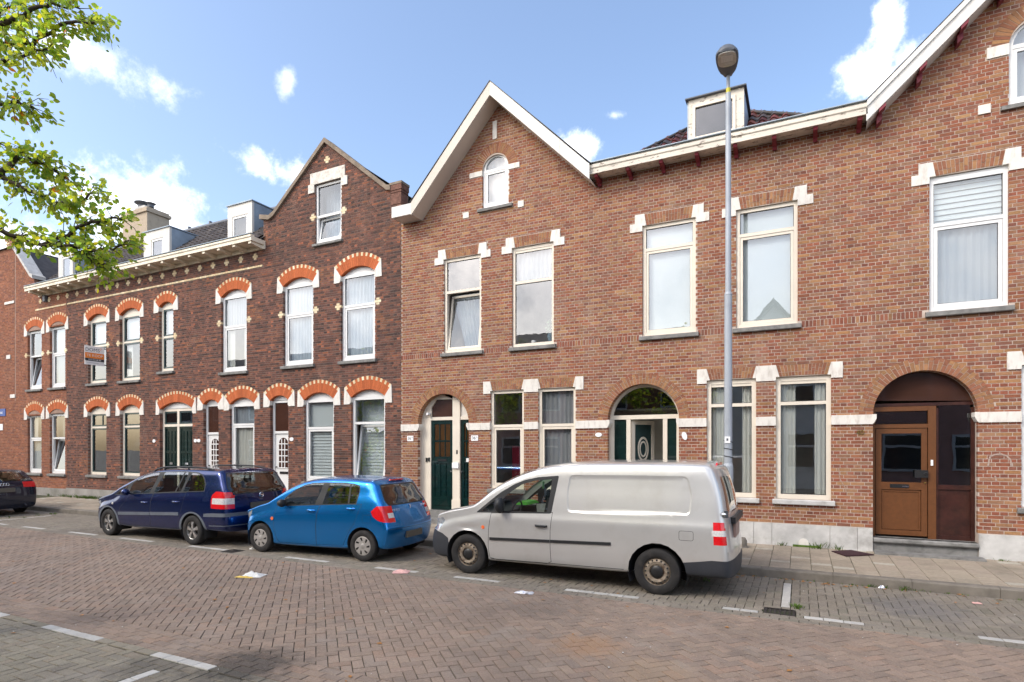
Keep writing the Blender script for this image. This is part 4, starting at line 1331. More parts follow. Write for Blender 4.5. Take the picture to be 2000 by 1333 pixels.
# left gable: wide boxed verge standing well out from the wall
ye = Y - .45
OX, OZ = -6.35, 10.39
le = (-8.55, 8.03); re_ = (-3.97, 7.98)
def slope_board(pa, pb, drop, y0, y1, name, m):
    (xa, za), (xb, zb) = pa, pb
    g = MB(); g.prism([(xa, za - drop), (xb, zb - drop), (xb, zb), (xa, za)], y0, y1); return g.build(name, M[m], HR, fix=True)
slope_board(le, (OX, OZ), .31, ye, ye + .03, 'bargeboard', 'board_beige')
slope_board((OX + .001, OZ), re_, .32, ye, ye + .03, 'bargeboard', 'board_white')
slope_board((le[0] + .02, le[1] - .27), (OX, OZ - .28), .03, ye + .031, Y + .02, 'soffit', 'board_beige')
slope_board((OX + .001, OZ - .28), (re_[0], re_[1] - .29), .03, ye + .031, Y + .02, 'soffit', 'board_beige')
g = MB(); g.box(-9.14, -8.55, ye, Y + .05, 7.745, 8.01); g.build('gutter_return', M['board_white'], HR)
slope_board((le[0] - .03, le[1] + .015), (OX, OZ + .015), .014, ye - .015, Y + 5, 'roof', 'roof_dark')
slope_board((OX + .001, OZ + .015), (re_[0] + .03, re_[1] + .02), .014, ye - .015, Y + 5, 'roof', 'roof_dark')
# cover joints on the boards
for t in (.33, .72):
    x = OX + (re_[0] - OX) * t; z = OZ + (re_[1] - OZ) * t
    MB().box(x - .004, x + .004, ye - .004, ye + .0, z - .32, z).build('board_joint', M['board_beige'], HR)
# right gable
ye2 = Y - .36
pl, pa2 = (1.03, 8.01), (AX2, 8.01 + (AX2 - 1.03) * .93)
slope_board(pl, pa2, .33, ye2, ye2 + .03, 'bargeboard', 'board_white')
slope_board((pa2[0] + .001, pa2[1]), (5.9, 8.01), .33, ye2, ye2 + .03, 'bargeboard', 'board_white')
slope_board((pl[0] + .01, pl[1] + .012), pa2 and (pa2[0], pa2[1] + .012), .10, ye2 - .03, ye2 - .0015, 'verge_moulding', 'board_white')
slope_board((pl[0] + .02, pl[1] - .30), (pa2[0], pa2[1] - .30), .025, ye2 + .031, Y + .02, 'soffit', 'board_white')
slope_board((pa2[0] + .001, pa2[1] - .30), (5.9, 7.71), .025, ye2 + .031, Y + .02, 'soffit', 'board_white')
slope_board((pl[0], pl[1] + .03), (pa2[0], pa2[1] + .03), .014, ye2 - .035, Y + 5, 'roof', 'roof_dark')
slope_board((pa2[0] + .001, pa2[1] + .03), (5.95, 8.03), .014, ye2 - .035, Y + 5, 'roof', 'roof_dark')
for x in (1.23, 1.81, 2.37, 2.93):
    z = 8.01 + (x - 1.03) * .93 - .335
    m = MB()
    m.prism([(x - .03, z - .03), (x + .05, z + .05), (x + .05, z - .13), (x - .03, z - .20)], Y - .20, Y + .01)
    m.prism([(x - .01, z + .0), (x + .09, z + .095), (x + .09, z + .02), (x - .01, z - .07)], ye2 + .01, Y - .19)
    m.build('bracket', M['bracket_red'], HR, fix=True)

# hipped roof with old pantiles and dormer
ap = Vector((-1.6, 14.6, 9.98))
c0, c1 = Vector((-4.15, 12.12, 7.86)), Vector((1.0, 12.12, 7.86))
b0, b1 = Vector((-5.2, 18.0, 7.86)), Vector((2.4, 18.0, 7.86))
m = MB(); m.add([tuple(p) for p in (c0, c1, ap, b0, b1)], [(0, 1, 2), (1, 4, 2), (3, 0, 2), (4, 3, 2)]); m.build('roof', M['roof_dark'], HR)
PAL_TILE = [((.13, .035, .03), 4), ((.09, .045, .04), 4), ((.17, .05, .03), 2), ((.06, .05, .05), 4)]
def pantile(mb, o, u, v, n, w=.235, l=.33, col=None):
    """wavy clay tile: u across, v up the slope, n out of the roof"""
    N = 6; vs = []
    for j, (t, lift) in enumerate(((0, .045), (1, .012))):
        for i in range(N + 1):
            s = i / N
            h = .034 * math.sin(s * 2 * math.pi) + lift
            vs.append(tuple(o + u * (s * w) + v * (t * l) + n * h))
    for i in range(N + 1):
        s = i / N
        vs.append(tuple(o + u * (s * w) + n * (.034 * math.sin(s * 2 * math.pi) + .02)))
    mb.add(vs, [(i, i + 1, N + 2 + i, N + 1 + i) for i in range(N)] + [(2 * N + 2 + i, 2 * N + 3 + i, i + 1, i) for i in range(N)], col)
def tile_face(parent, A, B, P, matname, pal, as_parts=True, w=.225, l=.29, lo=0.0, skip=None, name='roof_tile'):
    """tiles over the triangle A-B-P (A,B on the eaves)"""
    u = (B - A).normalized(); nrm = u.cross(P - A).normalized()
    if nrm.z < 0: nrm = -nrm
    v = nrm.cross(u).normalized()
    if v.z < 0: v = -v
    H = (P - A).dot(v); px = (P - A).dot(u); W = (B - A).length
    o_ = ORG[parent.name]
    rest = MB(); k = 0
    h = lo
    while h < H:
        a = px * h / H; b = W - (W - px) * h / H
        x = math.floor(a / w) * w
        while x < b:
            if x + w * .4 > a and x + w * .6 < b:
                p = A + u * x + v * h
                if not (skip and skip(p)):
                    if as_parts:
                        m = MB(); pantile(m, Vector((0, 0, 0)), u, v, nrm, w * 1.06, l * 1.15, pick(pal, .2))
                        me = m.mesh(name, colours=True); me.materials.append(M[matname])
                        link_mesh(name, me, parent, tuple(p - o_))
                    else:
                        pantile(rest, p, u, v, nrm, w * 1.06, l * 1.15, pick(pal, .15)); k += 1
            x += w
        h += l
    if k: rest.build('roof_tiles', M[matname], parent, colours=True, kind='stuff')
tile_face(HR, c0, c1, ap, 'roof_red', PAL_TILE, skip=lambda p: -2.2 < p.x < -1.0 and p.y < 13.3)
m = MB(); m.tube([tuple(c0 + (ap - c0) * t + Vector((0, 0, .05))) for t in (0, .25, .5, .75, 1)], .035, 8); m.tube([tuple(c1 + (ap - c1) * t + Vector((0, 0, .05))) for t in (0, .25, .5, .75, 1)], .035, 8)
m.build('ridge_tiles', M['roof_dark'], HR, smooth=True)
# dormer
dx0, dx1, dz1, dyf = -2.07, -1.0, 9.20, 12.42
m = MB(); m.box(dx0, dx1, dyf, dyf + .10, 7.9, 8.35); m.box(dx0, dx0 + .07, dyf, dyf + .10, 8.35, dz1); m.box(dx1 - .15, dx1, dyf, dyf + .10, 8.35, dz1); m.box(dx0 + .07, dx1 - .15, dyf, dyf + .10, dz1 - .12, dz1)
dorm = m.build('dormer', M['peel_white'], HR)
m = MB(); ring_frame(m, dx0 + .075, dx1 - .155, 8.352, dz1 - .122, .06, dyf - .02, dyf + .06); m.build('window_frame', M['frame_cream'], dorm)
MB().box(dx0 + .13, dx1 - .21, dyf + .02, dyf + .026, 8.41, dz1 - .18).build('pane', M['glass_dark'], dorm)
for xx in (dx0, dx1 - .03): MB().box(xx, xx + .03, dyf + .101, 14.2, 7.9, dz1 - .01).build('cheek', M['zinc'], dorm)
m = MB(); m.prism([(dyf - .07, dz1), (14.3, dz1 + .04), (14.3, dz1 + .06), (dyf - .07, dz1 + .022)], dx0 - .06, dx1 + .05, axis='x'); m.build('dormer_roof', M['lamp_dark'], dorm, fix=True)
MB().box(dx0 - .03, dx0 - .002, dyf + .02, dyf + .10, 8.0, dz1 - .02).build('flashing', M['zinc'], dorm)

# shell: back, sides, floors
def shell(parent, x0, x1, y0, y1, ztop, floors, m='room'):
    s = MB(); s.box(x0, x1, y1, y1 + .2, 0, ztop); s.box(x0, x0 + .1, y0 + .31, y1, .05, ztop); s.box(x1 - .1, x1, y0 + .31, y1, .05, ztop)
    for z in floors: s.box(x0 + .1, x1 - .1, y0 + .31, y1, z - .12, z)
    s.build('inner_walls', M[m], parent)
shell(HR, XA, XB, Y, Y + 6.0, 7.86, (.3, 3.75, 7.2))
MB().box(XA + .1, XB - .1, Y + 3.2, Y + 3.3, .3, 7.1).build('back_wall', M['room'], HR)
m = MB()
for xx in (-8.9 + 1.8, -4.1, -1.78, .85, 2.75): m.box(xx - .04, xx + .04, Y + .32, Y + 3.2, .3, 3.6)
m.build('partition', M['room'], HR)
# a red cupboard seen through the first ground-floor window, a plant upstairs
red = MB().box(-6.45, -5.95, Y + .9, Y + 1.3, 1.15, 2.05).build('red_cabinet', M['red_panel'], HR)
MB().box(-6.5, -5.6, Y + 1.5, Y + 1.55, 2.1, 2.2).build('shelf', M['white_plain'], HR)
m = MB(); m.lathe([(0, 0), (.06, 0), (.085, .16), (.08, .2)], (-5.12, Y + .22, 4.42), 'z', 14); m.build('flower_pot', M['pot_blue'], HR, smooth=40)
m = MB()
for i in range(46):
    a = rnd.uniform(0, 6.28); rr = rnd.uniform(.02, .15); zz = 4.66 + rnd.uniform(0, .26)
    p = Vector((-5.12 + rr * math.cos(a) * .8, Y + .22 + rr * .5 * math.sin(a), zz)); d = Vector((math.cos(a), .3, rnd.uniform(-.3, .8))) * .06; s = d.cross(Vector((0, 1, 0))).normalized() * .022
    m.add([tuple(p), tuple(p + d * .5 + s), tuple(p + d), tuple(p + d * .5 - s)], [(0, 1, 2, 3)])
m.build('pot_plant', M['leaf_house'], HR, kind='stuff')
m = MB(); m.lathe([(0, 0), (.05, 0), (.06, .08)], (-5.55, Y + .22, 4.42), 'z', 12); m.build('flower_pot', M['white_plain'], HR)

# chalk scribbles on the brick
M['chalk'] = mat('chalk', (.37, .28, .235), .95, var=.3, scale=60)
def chalk(pts, w=.012):
    g = MB()
    for (a, b), (c, d) in zip(pts[:-1], pts[1:]):
        L_ = math.hypot(c - a, d - b); nx, nz = -(d - b) / L_ * w, (c - a) / L_ * w
        g.prism([(a + nx, b + nz), (a - nx, b - nz), (c - nx, d - nz), (c + nx, d + nz)], Y - .0042, Y + .001)
    g.build('chalk_mark', M['chalk'], HR, fix=True)
chalk([(2.79, 1.71), (2.80, 1.80), (2.82, 1.87), (2.88, 1.90), (2.95, 1.91), (3.03, 1.88), (3.08, 1.81), (3.09, 1.70)]); chalk([(.63, 1.64), (.65, 1.45), (.74, 1.27), (.75, 1.20)], .006); chalk([(2.88, 1.55), (2.90, 1.46)], .010)
# ---------------------------------------------------------------- left terrace: dark brown brick, orange arches, timber cornice
HL = thing('terrace_house', 'dark brown brick terrace with orange arches over its windows and one pointed gable', 'house', (-16.5, 12.5, .17))
LX0, LX1 = -24.67, -9.185
PAL_L = [((0.177, 0.079, 0.055), 5), ((0.148, 0.068, 0.050), 5), ((0.205, 0.087, 0.055), 3), ((0.119, 0.059, 0.046), 3), ((0.258, 0.095, 0.052), 1.2)]
PAL_LH = [((0.104, 0.051, 0.041), 5), ((0.147, 0.067, 0.051), 4), ((0.070, 0.041, 0.036), 4), ((0.210, 0.091, 0.064), 3), ((0.308, 0.108, 0.061), .8)]
PAL_LO = [((0.262, 0.105, 0.056), 4), ((0.213, 0.094, 0.056), 4), ((0.148, 0.070, 0.048), 3)]
PAL_OR = [((.44, .118, .042), 5), ((.41, .108, .040), 3), ((.47, .132, .05), 2)]
PAL_CR = [((.72, .58, .37), 4), ((.66, .52, .32), 2), ((.77, .66, .46), 2)]
LAPX, LAPZ = -11.76, 10.46
def col_left(header, x, z):
    h = math.sin(x * 1.7 + z * 2.3) + math.sin(x * .9 - z * 3.1 + 2)
    if z < 1.6 and h > .6 and rnd.random() < .5: return pick(PAL_LO, .1)
    if h > 1.55 and rnd.random() < .55: return pick(PAL_LO, .1)
    return pick(PAL_LH if header else PAL_L, .09)

# windows: x0, x1, z0, arch crown z, kind
LW = [(-23.26, -22.14, 4.34, 6.83, 'green'), (-21.32, -20.18, 4.34, 6.83, 'green'), (-19.12, -18.39, 4.54, 6.83, 'green'), (-16.05, -14.92, 4.34, 6.85, 'white'), (-13.39, -12.23, 4.37, 6.86, 'white'), (-11.21, -10.04, 4.37, 6.88, 'white')]
LG = [(-23.26, -22.12, 1.03, 3.50, 'green'), (-21.29, -20.18, 1.03, 3.50, 'green'), (-15.66, -14.59, 1.03, 3.53, 'white'), (-12.57, -11.47, 1.06, 3.55, 'white'), (-10.85, -9.71, 1.06, 3.56, 'white')]
LD = [(-19.08, -17.42, .30, 3.50, 'double'), (-16.89, -16.18, .30, 3.52, 'white'), (-13.92, -13.19, .30, 3.53, 'white')]
lb = []; lh = []
arches = []
for x0, x1, z0, zt, kd in LW + LG + LD:
    hw = (x1 - x0) / 2; cxx = (x0 + x1) / 2
    rise = .20 if hw < .7 else .22
    if hw < .45: rise = .15
    r = (hw * hw + rise * rise) / (2 * rise); zcn = zt - r
    arches.append((cxx, zcn, r, hw, zt - rise, zt))
    th = math.degrees(math.asin(min(1, hw / r)))
    lh.append([(x0, z0), (x1, z0)] + circle_pts(cxx, zcn, r, 90 - th, 90 + th, 10))
    lb += [rect_block(x0, x1, z0, zt - rise + .03), rect_block(x0 - .06, x1 + .06, z0 - .11, z0) if z0 > .9 else rect_block(x0, x1, 0, .3),
           rect_block(x0 - .235, x1 + .235, zt - rise - .17, zt - rise + .10)]
    R1 = r + .35
    xo = R1 * math.sin(R(th))
    def blk(z0_, z1_, cxx=cxx, zcn=zcn, R1=R1, xo=xo, zs_=zt - rise):
        if z0_ < zs_ - .02 or z1_ > zcn + R1: return None
        h = math.sqrt(max(0, R1 * R1 - (z1_ - zcn) ** 2))
        h = min(h, xo + .02)
        return (cxx - h, cxx + h)
    lb.append(blk)
GWL = (-12.15, -11.20, 7.70, 9.35)
lh.append(rect_poly(*GWL[:2], *GWL[2:]))
lb += [rect_block(GWL[0], GWL[1], 7.70, 9.36), rect_block(-12.31, -11.06, 9.36, 9.66), rect_block(-12.39, -12.15, 9.14, 9.40), rect_block(-11.20, -10.98, 9.14, 9.40), rect_block(-12.22, -11.13, 7.60, 7.70)]
BELT = (7.36, 7.42)
lb.append(rect_block(-24.0, -14.2, *BELT))
# cream crosses: rows of (dx0, dx1) at three courses
def cross_rects(cx, cz): return [(cx - .054, cx + .054, cz + .06, cz + .12), (cx - .11, cx + .11, cz, cz + .06), (cx - .054, cx + .054, cz - .06, cz)] if False else [(cx - .052, cx + .052, cz + .035, cz + .09), (cx - .105, cx + .105, cz - .028, cz + .030), (cx - .052, cx + .052, cz - .09, cz - .033)]
CROSS = [(-26.49 + i * (26.49 - 14.55) / 19, 7.70) for i in range(20)]
SIDE = []
for x0, x1, z0, zt, kd in LW:
    zz = z0 + (zt - z0) * .585 - .02 if zt - z0 > 2.4 else 5.83
    SIDE += [(x0 - .10, 5.86), (x1 + .10, 5.86)]
SIDE += [(-12.24, 8.46), (-11.11, 8.46)]
# side crosses in the same courses as the photograph: lower on the dark-framed windows
SIDE = [(x, (5.66 if x < -18 else z)) for x, z in SIDE]
for cx, cz in [c for c in CROSS if c[0] > LX0 + .1] + SIDE + [(-11.71, 9.97)]:
    for a, b, c, d in cross_rects(cx, cz): lb.append(rect_block(a, b, c - .02, d + .02))
LTOP = 8.0
gxl = lambda a, b: max(-13.9, LAPX - max(0, (LAPZ - b) / .86))
gxr = lambda a, b: min(LX1, LAPX + max(0, (LAPZ - b) / .76))
lbr = lay_bricks(.50, next_course(.50, LTOP), LX0, LX1, lb, col_left, Y, off=.05)
zg = next_course(.50, LTOP)
zg2 = next_course(zg, 8.78)
lbr += lay_bricks(zg, zg2, lambda a, b: -14.2, LX1, lb, col_left, Y, off=.05)
lbr += lay_bricks(zg2, LAPZ, gxl, gxr, lb, col_left, Y, off=.05)
place_bricks(HL, lbr, Y, 'brick_left')
lout = [(LX0, .05), (LX1, .05), (LX1, 8.78), (LAPX + (LAPZ - 8.78) / .76 - .01, 8.78), (LAPX, LAPZ), (-13.72, 8.78), (-14.2, 8.78), (-14.2, 7.98), (LX0, 7.98)]
wall_sheet(HL, 'wall', lout, [grow(h, .006) for h in lh], Y + .005, Y + .30, 'mortar_left')

def orange_arch(parent, cx, zcn, r, hw, zs, zt, tympanum, m_wall):
    th = math.degrees(math.asin(min(1, hw / r)))
    g = MB()
    n = int(round(2 * th * math.pi / 180 * (r + .2) / .075)); n += 1 - n % 2
    da = 2 * th / n
    for i in range(n):
        a0, a1 = 90 + th - da * i - .07, 90 + th - da * (i + 1) + .07
        P = lambda rr, a: (cx + rr * math.cos(R(a)), zcn + rr * math.sin(R(a)))
        rb = r + (.255 if i % 2 == 0 else .345)
        g.prism([P(r, a0), P(rb, a0), P(rb, a1), P(r, a1)][::-1], Y - .012 + rnd.uniform(-.001, .001), Y + .10, pick(PAL_OR, .06))
    ring = g.build('arch', M['orange_brick'], parent, colours=True, fix=True)
    e = MB()
    for i in range(0, n, 2):
        a0, a1 = 90 + th - da * i - .2, 90 + th - da * (i + 1) + .2
        e.prism([P(r + .258, a0), P(r + .352, a0), P(r + .352, a1), P(r + .258, a1)][::-1], Y - .014, Y + .10, pick(PAL_CR, .05))
    e.build('arch_edging', M['cream_brick'], ring, colours=True, fix=True)
    xo = (r + .34) * math.sin(R(th)); zo = zcn + (r + .34) * math.cos(R(th))
    for s in (-1, 1):
        p = [(cx + s * hw, zs + .0), (cx + s * (xo + .01), zo + .02), (cx + s * (xo + .03), zs - .18), (cx + s * (hw + .045), zs - .18), (cx + s * (hw + .0), zs - .12)]
        g = MB(); g.prism(p, Y - .022, Y + .09); g.build('springer_stone', M['white_stone'], ring, fix=True)
    return ring

kinds = LW + LG + LD
for (cxx, zcn, r, hw, zs_, zt), (x0, x1, z0, _, kd) in zip(arches, kinds):
    orange_arch(HL, cxx, zcn, r, hw, zs_, zt, kd, 'brick_left')
    th = math.degrees(math.asin(min(1, hw / r)))
    yf = Y + .09
    ztop = zs_ + .015
    # board filling the head of the arch
    t = MB(); t.prism([(x0, ztop)] + [(x1, ztop)] + circle_pts(cxx, zcn, r, 90 - th, 90 + th, 10), yf + .01, yf + .06)
    t.build('arch_board', M['frame_white'] if kd != 'green' else M['frame_cream'], HL, fix=True)
for i, (x0, x1, z0, zt, kd) in enumerate(LW):
    zs_ = arches[i][4] + .01
    if kd == 'green':
        window(HL, x0, x1, z0, zs_, Y + .09, frame='frame_cream', sash='sash_green', fw=.09, transom=5.68, sash_lo=.05, sash_up=.05, hang=('none', 'sides', 'none')[i % 3], hang_up=('blind', 'blind', 'blind')[i % 3])
    else:
        window(HL, x0, x1, z0, zs_, Y + .07, frame='frame_white', fw=.075, transom=(5.73, 5.83, 5.85)[i - 3], sash_lo=.06, hang=('sides', 'curtain', 'curtain')[i - 3], hang_up=('sheer', 'curtain', 'curtain')[i - 3])
n0 = len(LW)
for i, (x0, x1, z0, zt, kd) in enumerate(LG):
    zs_ = arches[n0 + i][4] + .01
    if kd == 'green':
        window(HL, x0, x1, z0, zs_, Y + .09, frame='frame_cream', sash='sash_green', fw=.09, transom=2.74, sash_lo=.05, sash_up=.05, hang='none', hang_up='none', up_mull=(i == 0))
    else:
        window(HL, x0, x1, z0, zs_, Y + .07, frame='frame_white', fw=.08, transom=(2.71, 2.56, 2.67)[i - 2], sash_lo=.06, hang=('curtain_green', 'pleats', 'pleats')[i - 2], hang_up=('sheer', 'blind', 'blind')[i - 2], tilt=R(8) if i == 4 else 0)
# gable window with its carved head
window(HL, *GWL, Y + .05, frame='frame_white', fw=.065, transom=8.46, sash_lo=.06, hang='curtain', hang_up='sheer', tilt=R(9), sill_h=.09)
g = MB(); g.prism([(-12.39, 9.14), (-12.17, 9.14), (-12.17, 9.36), (-11.18, 9.36), (-11.18, 9.14), (-10.97, 9.14), (-10.97, 9.38), (-11.05, 9.38), (-11.05, 9.68), (-12.31, 9.68), (-12.31, 9.38), (-12.39, 9.38)], Y - .03, Y + .09)
g.build('carved_lintel', M['old_stone'], HL, fix=True)
for cx, cz in [c for c in CROSS if c[0] > LX0 + .1] + SIDE + [(-11.71, 9.97)]:
    m = MB()
    for a, b, c, d in cross_rects(cx, cz): m.box(a, b, Y - .004, Y + .09, c, d, pick(PAL_CR, .06))
    m.build('brick_cross', M['cream_brick'], HL, colours=True)
m = MB(); x = -24.6
while x < -14.25:
    m.box(x, x + .10, Y - .016, Y + .09, BELT[0] + .003, BELT[1] - .003, pick(PAL_CR, .06)); x += .108
m.build('belt_course', M['cream_brick'], HL, colours=True, kind='stuff')
# doors
x0, x1, z0, zt, kd = LD[0]
zs_ = arches[n0 + len(LG)][4] + .01
yd = Y + .10
m = MB(); ring_frame(m, x0, x1, .30, zs_, .085, yd, yd + .08); xm = (x0 + x1) / 2 - .02
m.box(xm - .05, xm + .05, yd - .004, yd + .08, .38, zs_ - .085); m.box(x0 + .085, xm - .05, yd, yd + .08, 2.70, 2.78); m.box(xm + .05, x1 - .085, yd, yd + .08, 2.70, 2.78)
m.build('door_frame', M['frame_cream'], HL)
for a, b in ((x0 + .085, xm - .05), (xm + .05, x1 - .085)):
    m = MB(); m.box(a + .005, b - .005, yd + .03, yd + .06, .36, 2.70); ring_frame(m, a + .005, b - .005, .36, 2.695, .07, yd + .010, yd + .032)
    w = b - a
    for k in range(1, 4): m.box(a + w * k / 4 - .012, a + w * k / 4 + .012, yd + .014, yd + .032, .5, 2.55)
    m.box(a + .07, b - .07, yd + .012, yd + .032, 1.82, 1.90)
    d = m.build('front_door', M['door_green'], HL)
    MB().box(a + w * .4, a + w * .62, yd + .002, yd + .012, 1.45, 1.52).build('letter_slot', M['chrome'], d)
    m = MB(); ring_frame(m, a + .005, b - .005, 2.785, zs_ - .09, .05, yd + .02, yd + .06); m.build('transom_sash', M['sash_green'], HL)
    MB().box(a + .05, b - .05, yd + .035, yd + .041, 2.83, zs_ - .14).build('transom_pane', M['glass_dark'], HL)
for i in (1, 2):
    x0, x1, z0, zt, kd = LD[i]
    zs_ = arches[n0 + len(LG) + i][4] + .01
    m = MB(); ring_frame(m, x0, x1, .28, zs_, .07, yd, yd + .08); m.box(x0 + .07, x1 - .07, yd, yd + .08, 2.42, 2.49)
    m.build('door_frame', M['frame_white'], HL)
    MB().box(x0 + .07, x1 - .07, yd + .03, yd + .036, 2.49, zs_ - .07).build('transom_pane', M['brown_glass'], HL)
    a, b = x0 + .075, x1 - .075
    m = MB(); m.box(a, b, yd + .035, yd + .06, .32, 2.415); d = m.build('front_door', M['frame_white'], HL)
    ga, gb = a + .14, b - .08
    lo, hi = 1.42, 2.12
    pan = MB(); pan.prism([(ga, lo), (gb, lo), (gb, hi)] + circle_pts((ga + gb) / 2, hi, (gb - ga) / 2, 0, 180, 10)[1:], yd + .028, yd + .034); pan.build('door_light', M['brown_glass'], d, fix=True)
    m = MB()
    for k in range(1, 3): m.box(ga + (gb - ga) * k / 3 - .014, ga + (gb - ga) * k / 3 + .014, yd + .015, yd + .028, lo, hi + .14)
    for k in range(5): m.box(ga, gb, yd + .014, yd + .028, lo + (hi - lo) * k / 4 - .014, lo + (hi - lo) * k / 4 + .014)
    m.build('glazing_bars', M['frame_white'], d)
    MB().box(ga + .04, gb, yd + .018, yd + .034, 1.24, 1.31).build('letter_slot', M['black_metal'], d)
    m = MB(); m.lathe([(0, -.05), (.022, -.05), (.02, -.02), (.01, 0)], (a + .06, yd + .035, 1.44), 'y', 10); m.lathe([(0, -.02), (.014, -.02), (.014, 0)], (a + .06, yd + .035, 1.27), 'y', 10); m.build('door_knob', M['black_metal'], d)
    MB().box(x0, x1, Y - .10, Y + .3, .10, .28).build('step', M['grey_stone'], HL)
MB().box(-19.08, -17.42, Y - .10, Y + .3, .10, .30).build('step', M['grey_stone'], HL)
for x, z in ((-13.05, 2.25), (-17.26, 2.23), (-17.10, 2.23), (-19.38, 2.23)): oval(HL, x, z, .075, .055)
# render plinth
segs = [(-24.67, -19.10), (-17.40, -16.91), (-16.16, -13.94), (-13.17, LX1)]
for a, b in segs: MB().box(a, b, Y - .025, Y + .1, .08, .495).build('plinth', M['render_grey'], HL)

# cornice with modillions; belongs to the terrace, runs on over the corner house
CX0, CX1 = -26.55, -14.12
yc = Y - .50
m = MB(); m.prism([(yc, 7.97), (yc, 8.06), (yc - .025, 8.08), (yc - .025, 8.13), (yc + .0, 8.15), (yc + .10, 8.16), (yc + .12, 8.10), (Y + .05, 8.10), (Y + .05, 7.99), (Y - .02, 7.975)], CX0, CX1, axis='x')
corn = m.build('cornice', M['cornice'], HL, fix=True)
MB().box(CX0 - .01, CX1 + .01, yc - .035, yc + .13, 8.162, 8.178).build('gutter_edge', M['zinc'], corn)
m = MB(); m.box(CX0, CX1, Y - .05, Y + .03, 7.86, 7.974); m.build('frieze_board', M['cornice'], corn)
nmod = 19
for i in range(nmod):
    x = -26.30 + i * (26.30 - 14.22) / (nmod - 1)
    m = MB(); m.prism([(yc + .03, 7.968), (Y - .05, 7.968), (Y - .05, 7.86), (Y - .10, 7.86), (yc + .12, 7.90), (yc + .03, 7.90)], x - .055, x + .055, axis='x'); m.build('modillion', M['cornice'], corn, fix=True)
# downpipe stub at the left
m = MB(); m.box(-26.1, -25.95, Y - .12, Y - .02, 7.62, 7.86); m.build('hopper', M['lamp_dark'], HL)

# gable coping
def coping(pts, w=.13, y0=Y - .07, y1=Y + .30, m_='grey_coping'):
    g = MB()
    top = [(x, z + w) for x, z in pts]
    for (a, b), (c, d) in zip(zip(pts[:-1], pts[1:]), zip(top[:-1], top[1:])):
        g.prism([a, b, d, c], y0, y1)
    return g
M['grey_coping'] = mat('grey_coping', (.24, .19, .145), .9, var=.25, scale=3, bump=.3, dirt=(.09, .075, .06), dirt_amt=.7, dscale=2.5)
coping([(-14.30, 8.76), (-13.92, 8.68), (-13.74, 8.76), (LAPX, LAPZ - .02)]).build('coping', M['grey_coping'], HL, fix=True)
coping([(LAPX + .001, LAPZ - .02), (-9.62, 8.70), (-9.5, 8.68)]).build('coping', M['grey_coping'], HL, fix=True)
m = MB()
m.box(-9.50, LX1 + .004, Y - .012, Y + .27, 8.30, 8.60); m.box(-9.51, LX1 + .02, Y - .025, Y + .28, 8.60, 8.66); m.box(-9.52, LX1 + .035, Y - .04, Y + .29, 8.66, 8.80)
m.build('end_pier', M['pier_brick'], HL)
MB().box(-9.53, LX1 + .045, Y - .05, Y + .30, 8.80, 8.86).build('pier_cap', M['grey_coping'], HL)

# roof of dark pantiles behind the cornice
RA, RB = Vector((-27.2, 11.95, 8.12)), Vector((-14.2, 11.95, 8.12))
rz = 10.20; ry = 14.35
u = Vector((1, 0, 0)); v = Vector((0, ry - 11.95, rz - 8.12)).normalized(); nrm = Vector((0, -v.z, v.y))
m = MB(); m.add([(-26.6, 11.95, 8.10), (-14.22, 11.95, 8.10), (-12.6, ry, rz), (-28.0, ry, rz), (-28.0, 18.5, 7.9), (-12.6, 18.5, 7.9), (-26.6, 12.4, 8.48), (-27.5, 12.4, 8.48)], [(0, 1, 2, 3), (3, 2, 5, 4)])
m.build('roof', M['roof_dark'], HL)
M['tile_dark'] = attr_mat('tile_dark', var=.3, scale=14, rough=.55, stain=(.03, .03, .03), stain_amt=.4, sscale=3, stretch=(1, 1, 1))
PAL_TD = [((.085, .070, .062), 5), ((.065, .055, .05), 4), ((.11, .09, .078), 2)]
tm = MB(); h = 0.0; L_ = math.hypot(ry - 11.95, rz - 8.12)
while h < L_ - .1:
    x = -26.7 if h < .5 else -27.2
    while x < -14.45:
        p = Vector((x, 11.95, 8.12)) + v * h
        pantile(tm, p, u, v, nrm, .245, .37, pick(PAL_TD, .1)); x += .235
    h += .30
tm.build('roof_tiles', M['tile_dark'], HL, colours=True, kind='stuff')
m = MB(); m.tube([(-28.0, ry, rz + .03), (-12.9, ry, rz + .03)], .10, 8); m.build('ridge', M['lamp_dark'], HL, smooth=40)
for x in (-20.8, -19.6, -18.4): MB().box(x - .03, x + .03, ry - .05, ry + .05, rz + .12, rz + .2).build('ridge_clip', M['lamp_dark'], HL)
# gable roof behind the pointed front
m = MB(); m.add([(-14.2, Y + .05, 8.6), (LAPX, Y + .05, LAPZ), (LX1, Y + .05, 8.6), (-14.2, 18, 8.6), (LAPX, 18, LAPZ), (LX1, 18, 8.6)], [(0, 1, 4, 3), (1, 2, 5, 4)]); m.build('roof', M['roof_dark'], HL)
shell(HL, LX0, LX1, Y, Y + 6.0, 8.0, (.3, 3.85, 7.3))
MB().box(LX0 + .1, LX1 - .1, Y + 3.0, Y + 3.1, .3, 7.2).build('back_wall', M['room'], HL)
m = MB()
for xx in (-19.6, -17.1, -16.05, -14.25, -12.98): m.box(xx - .04, xx + .04, Y + .32, Y + 3.0, .3, 3.7)
m.build('partition', M['room'], HL)
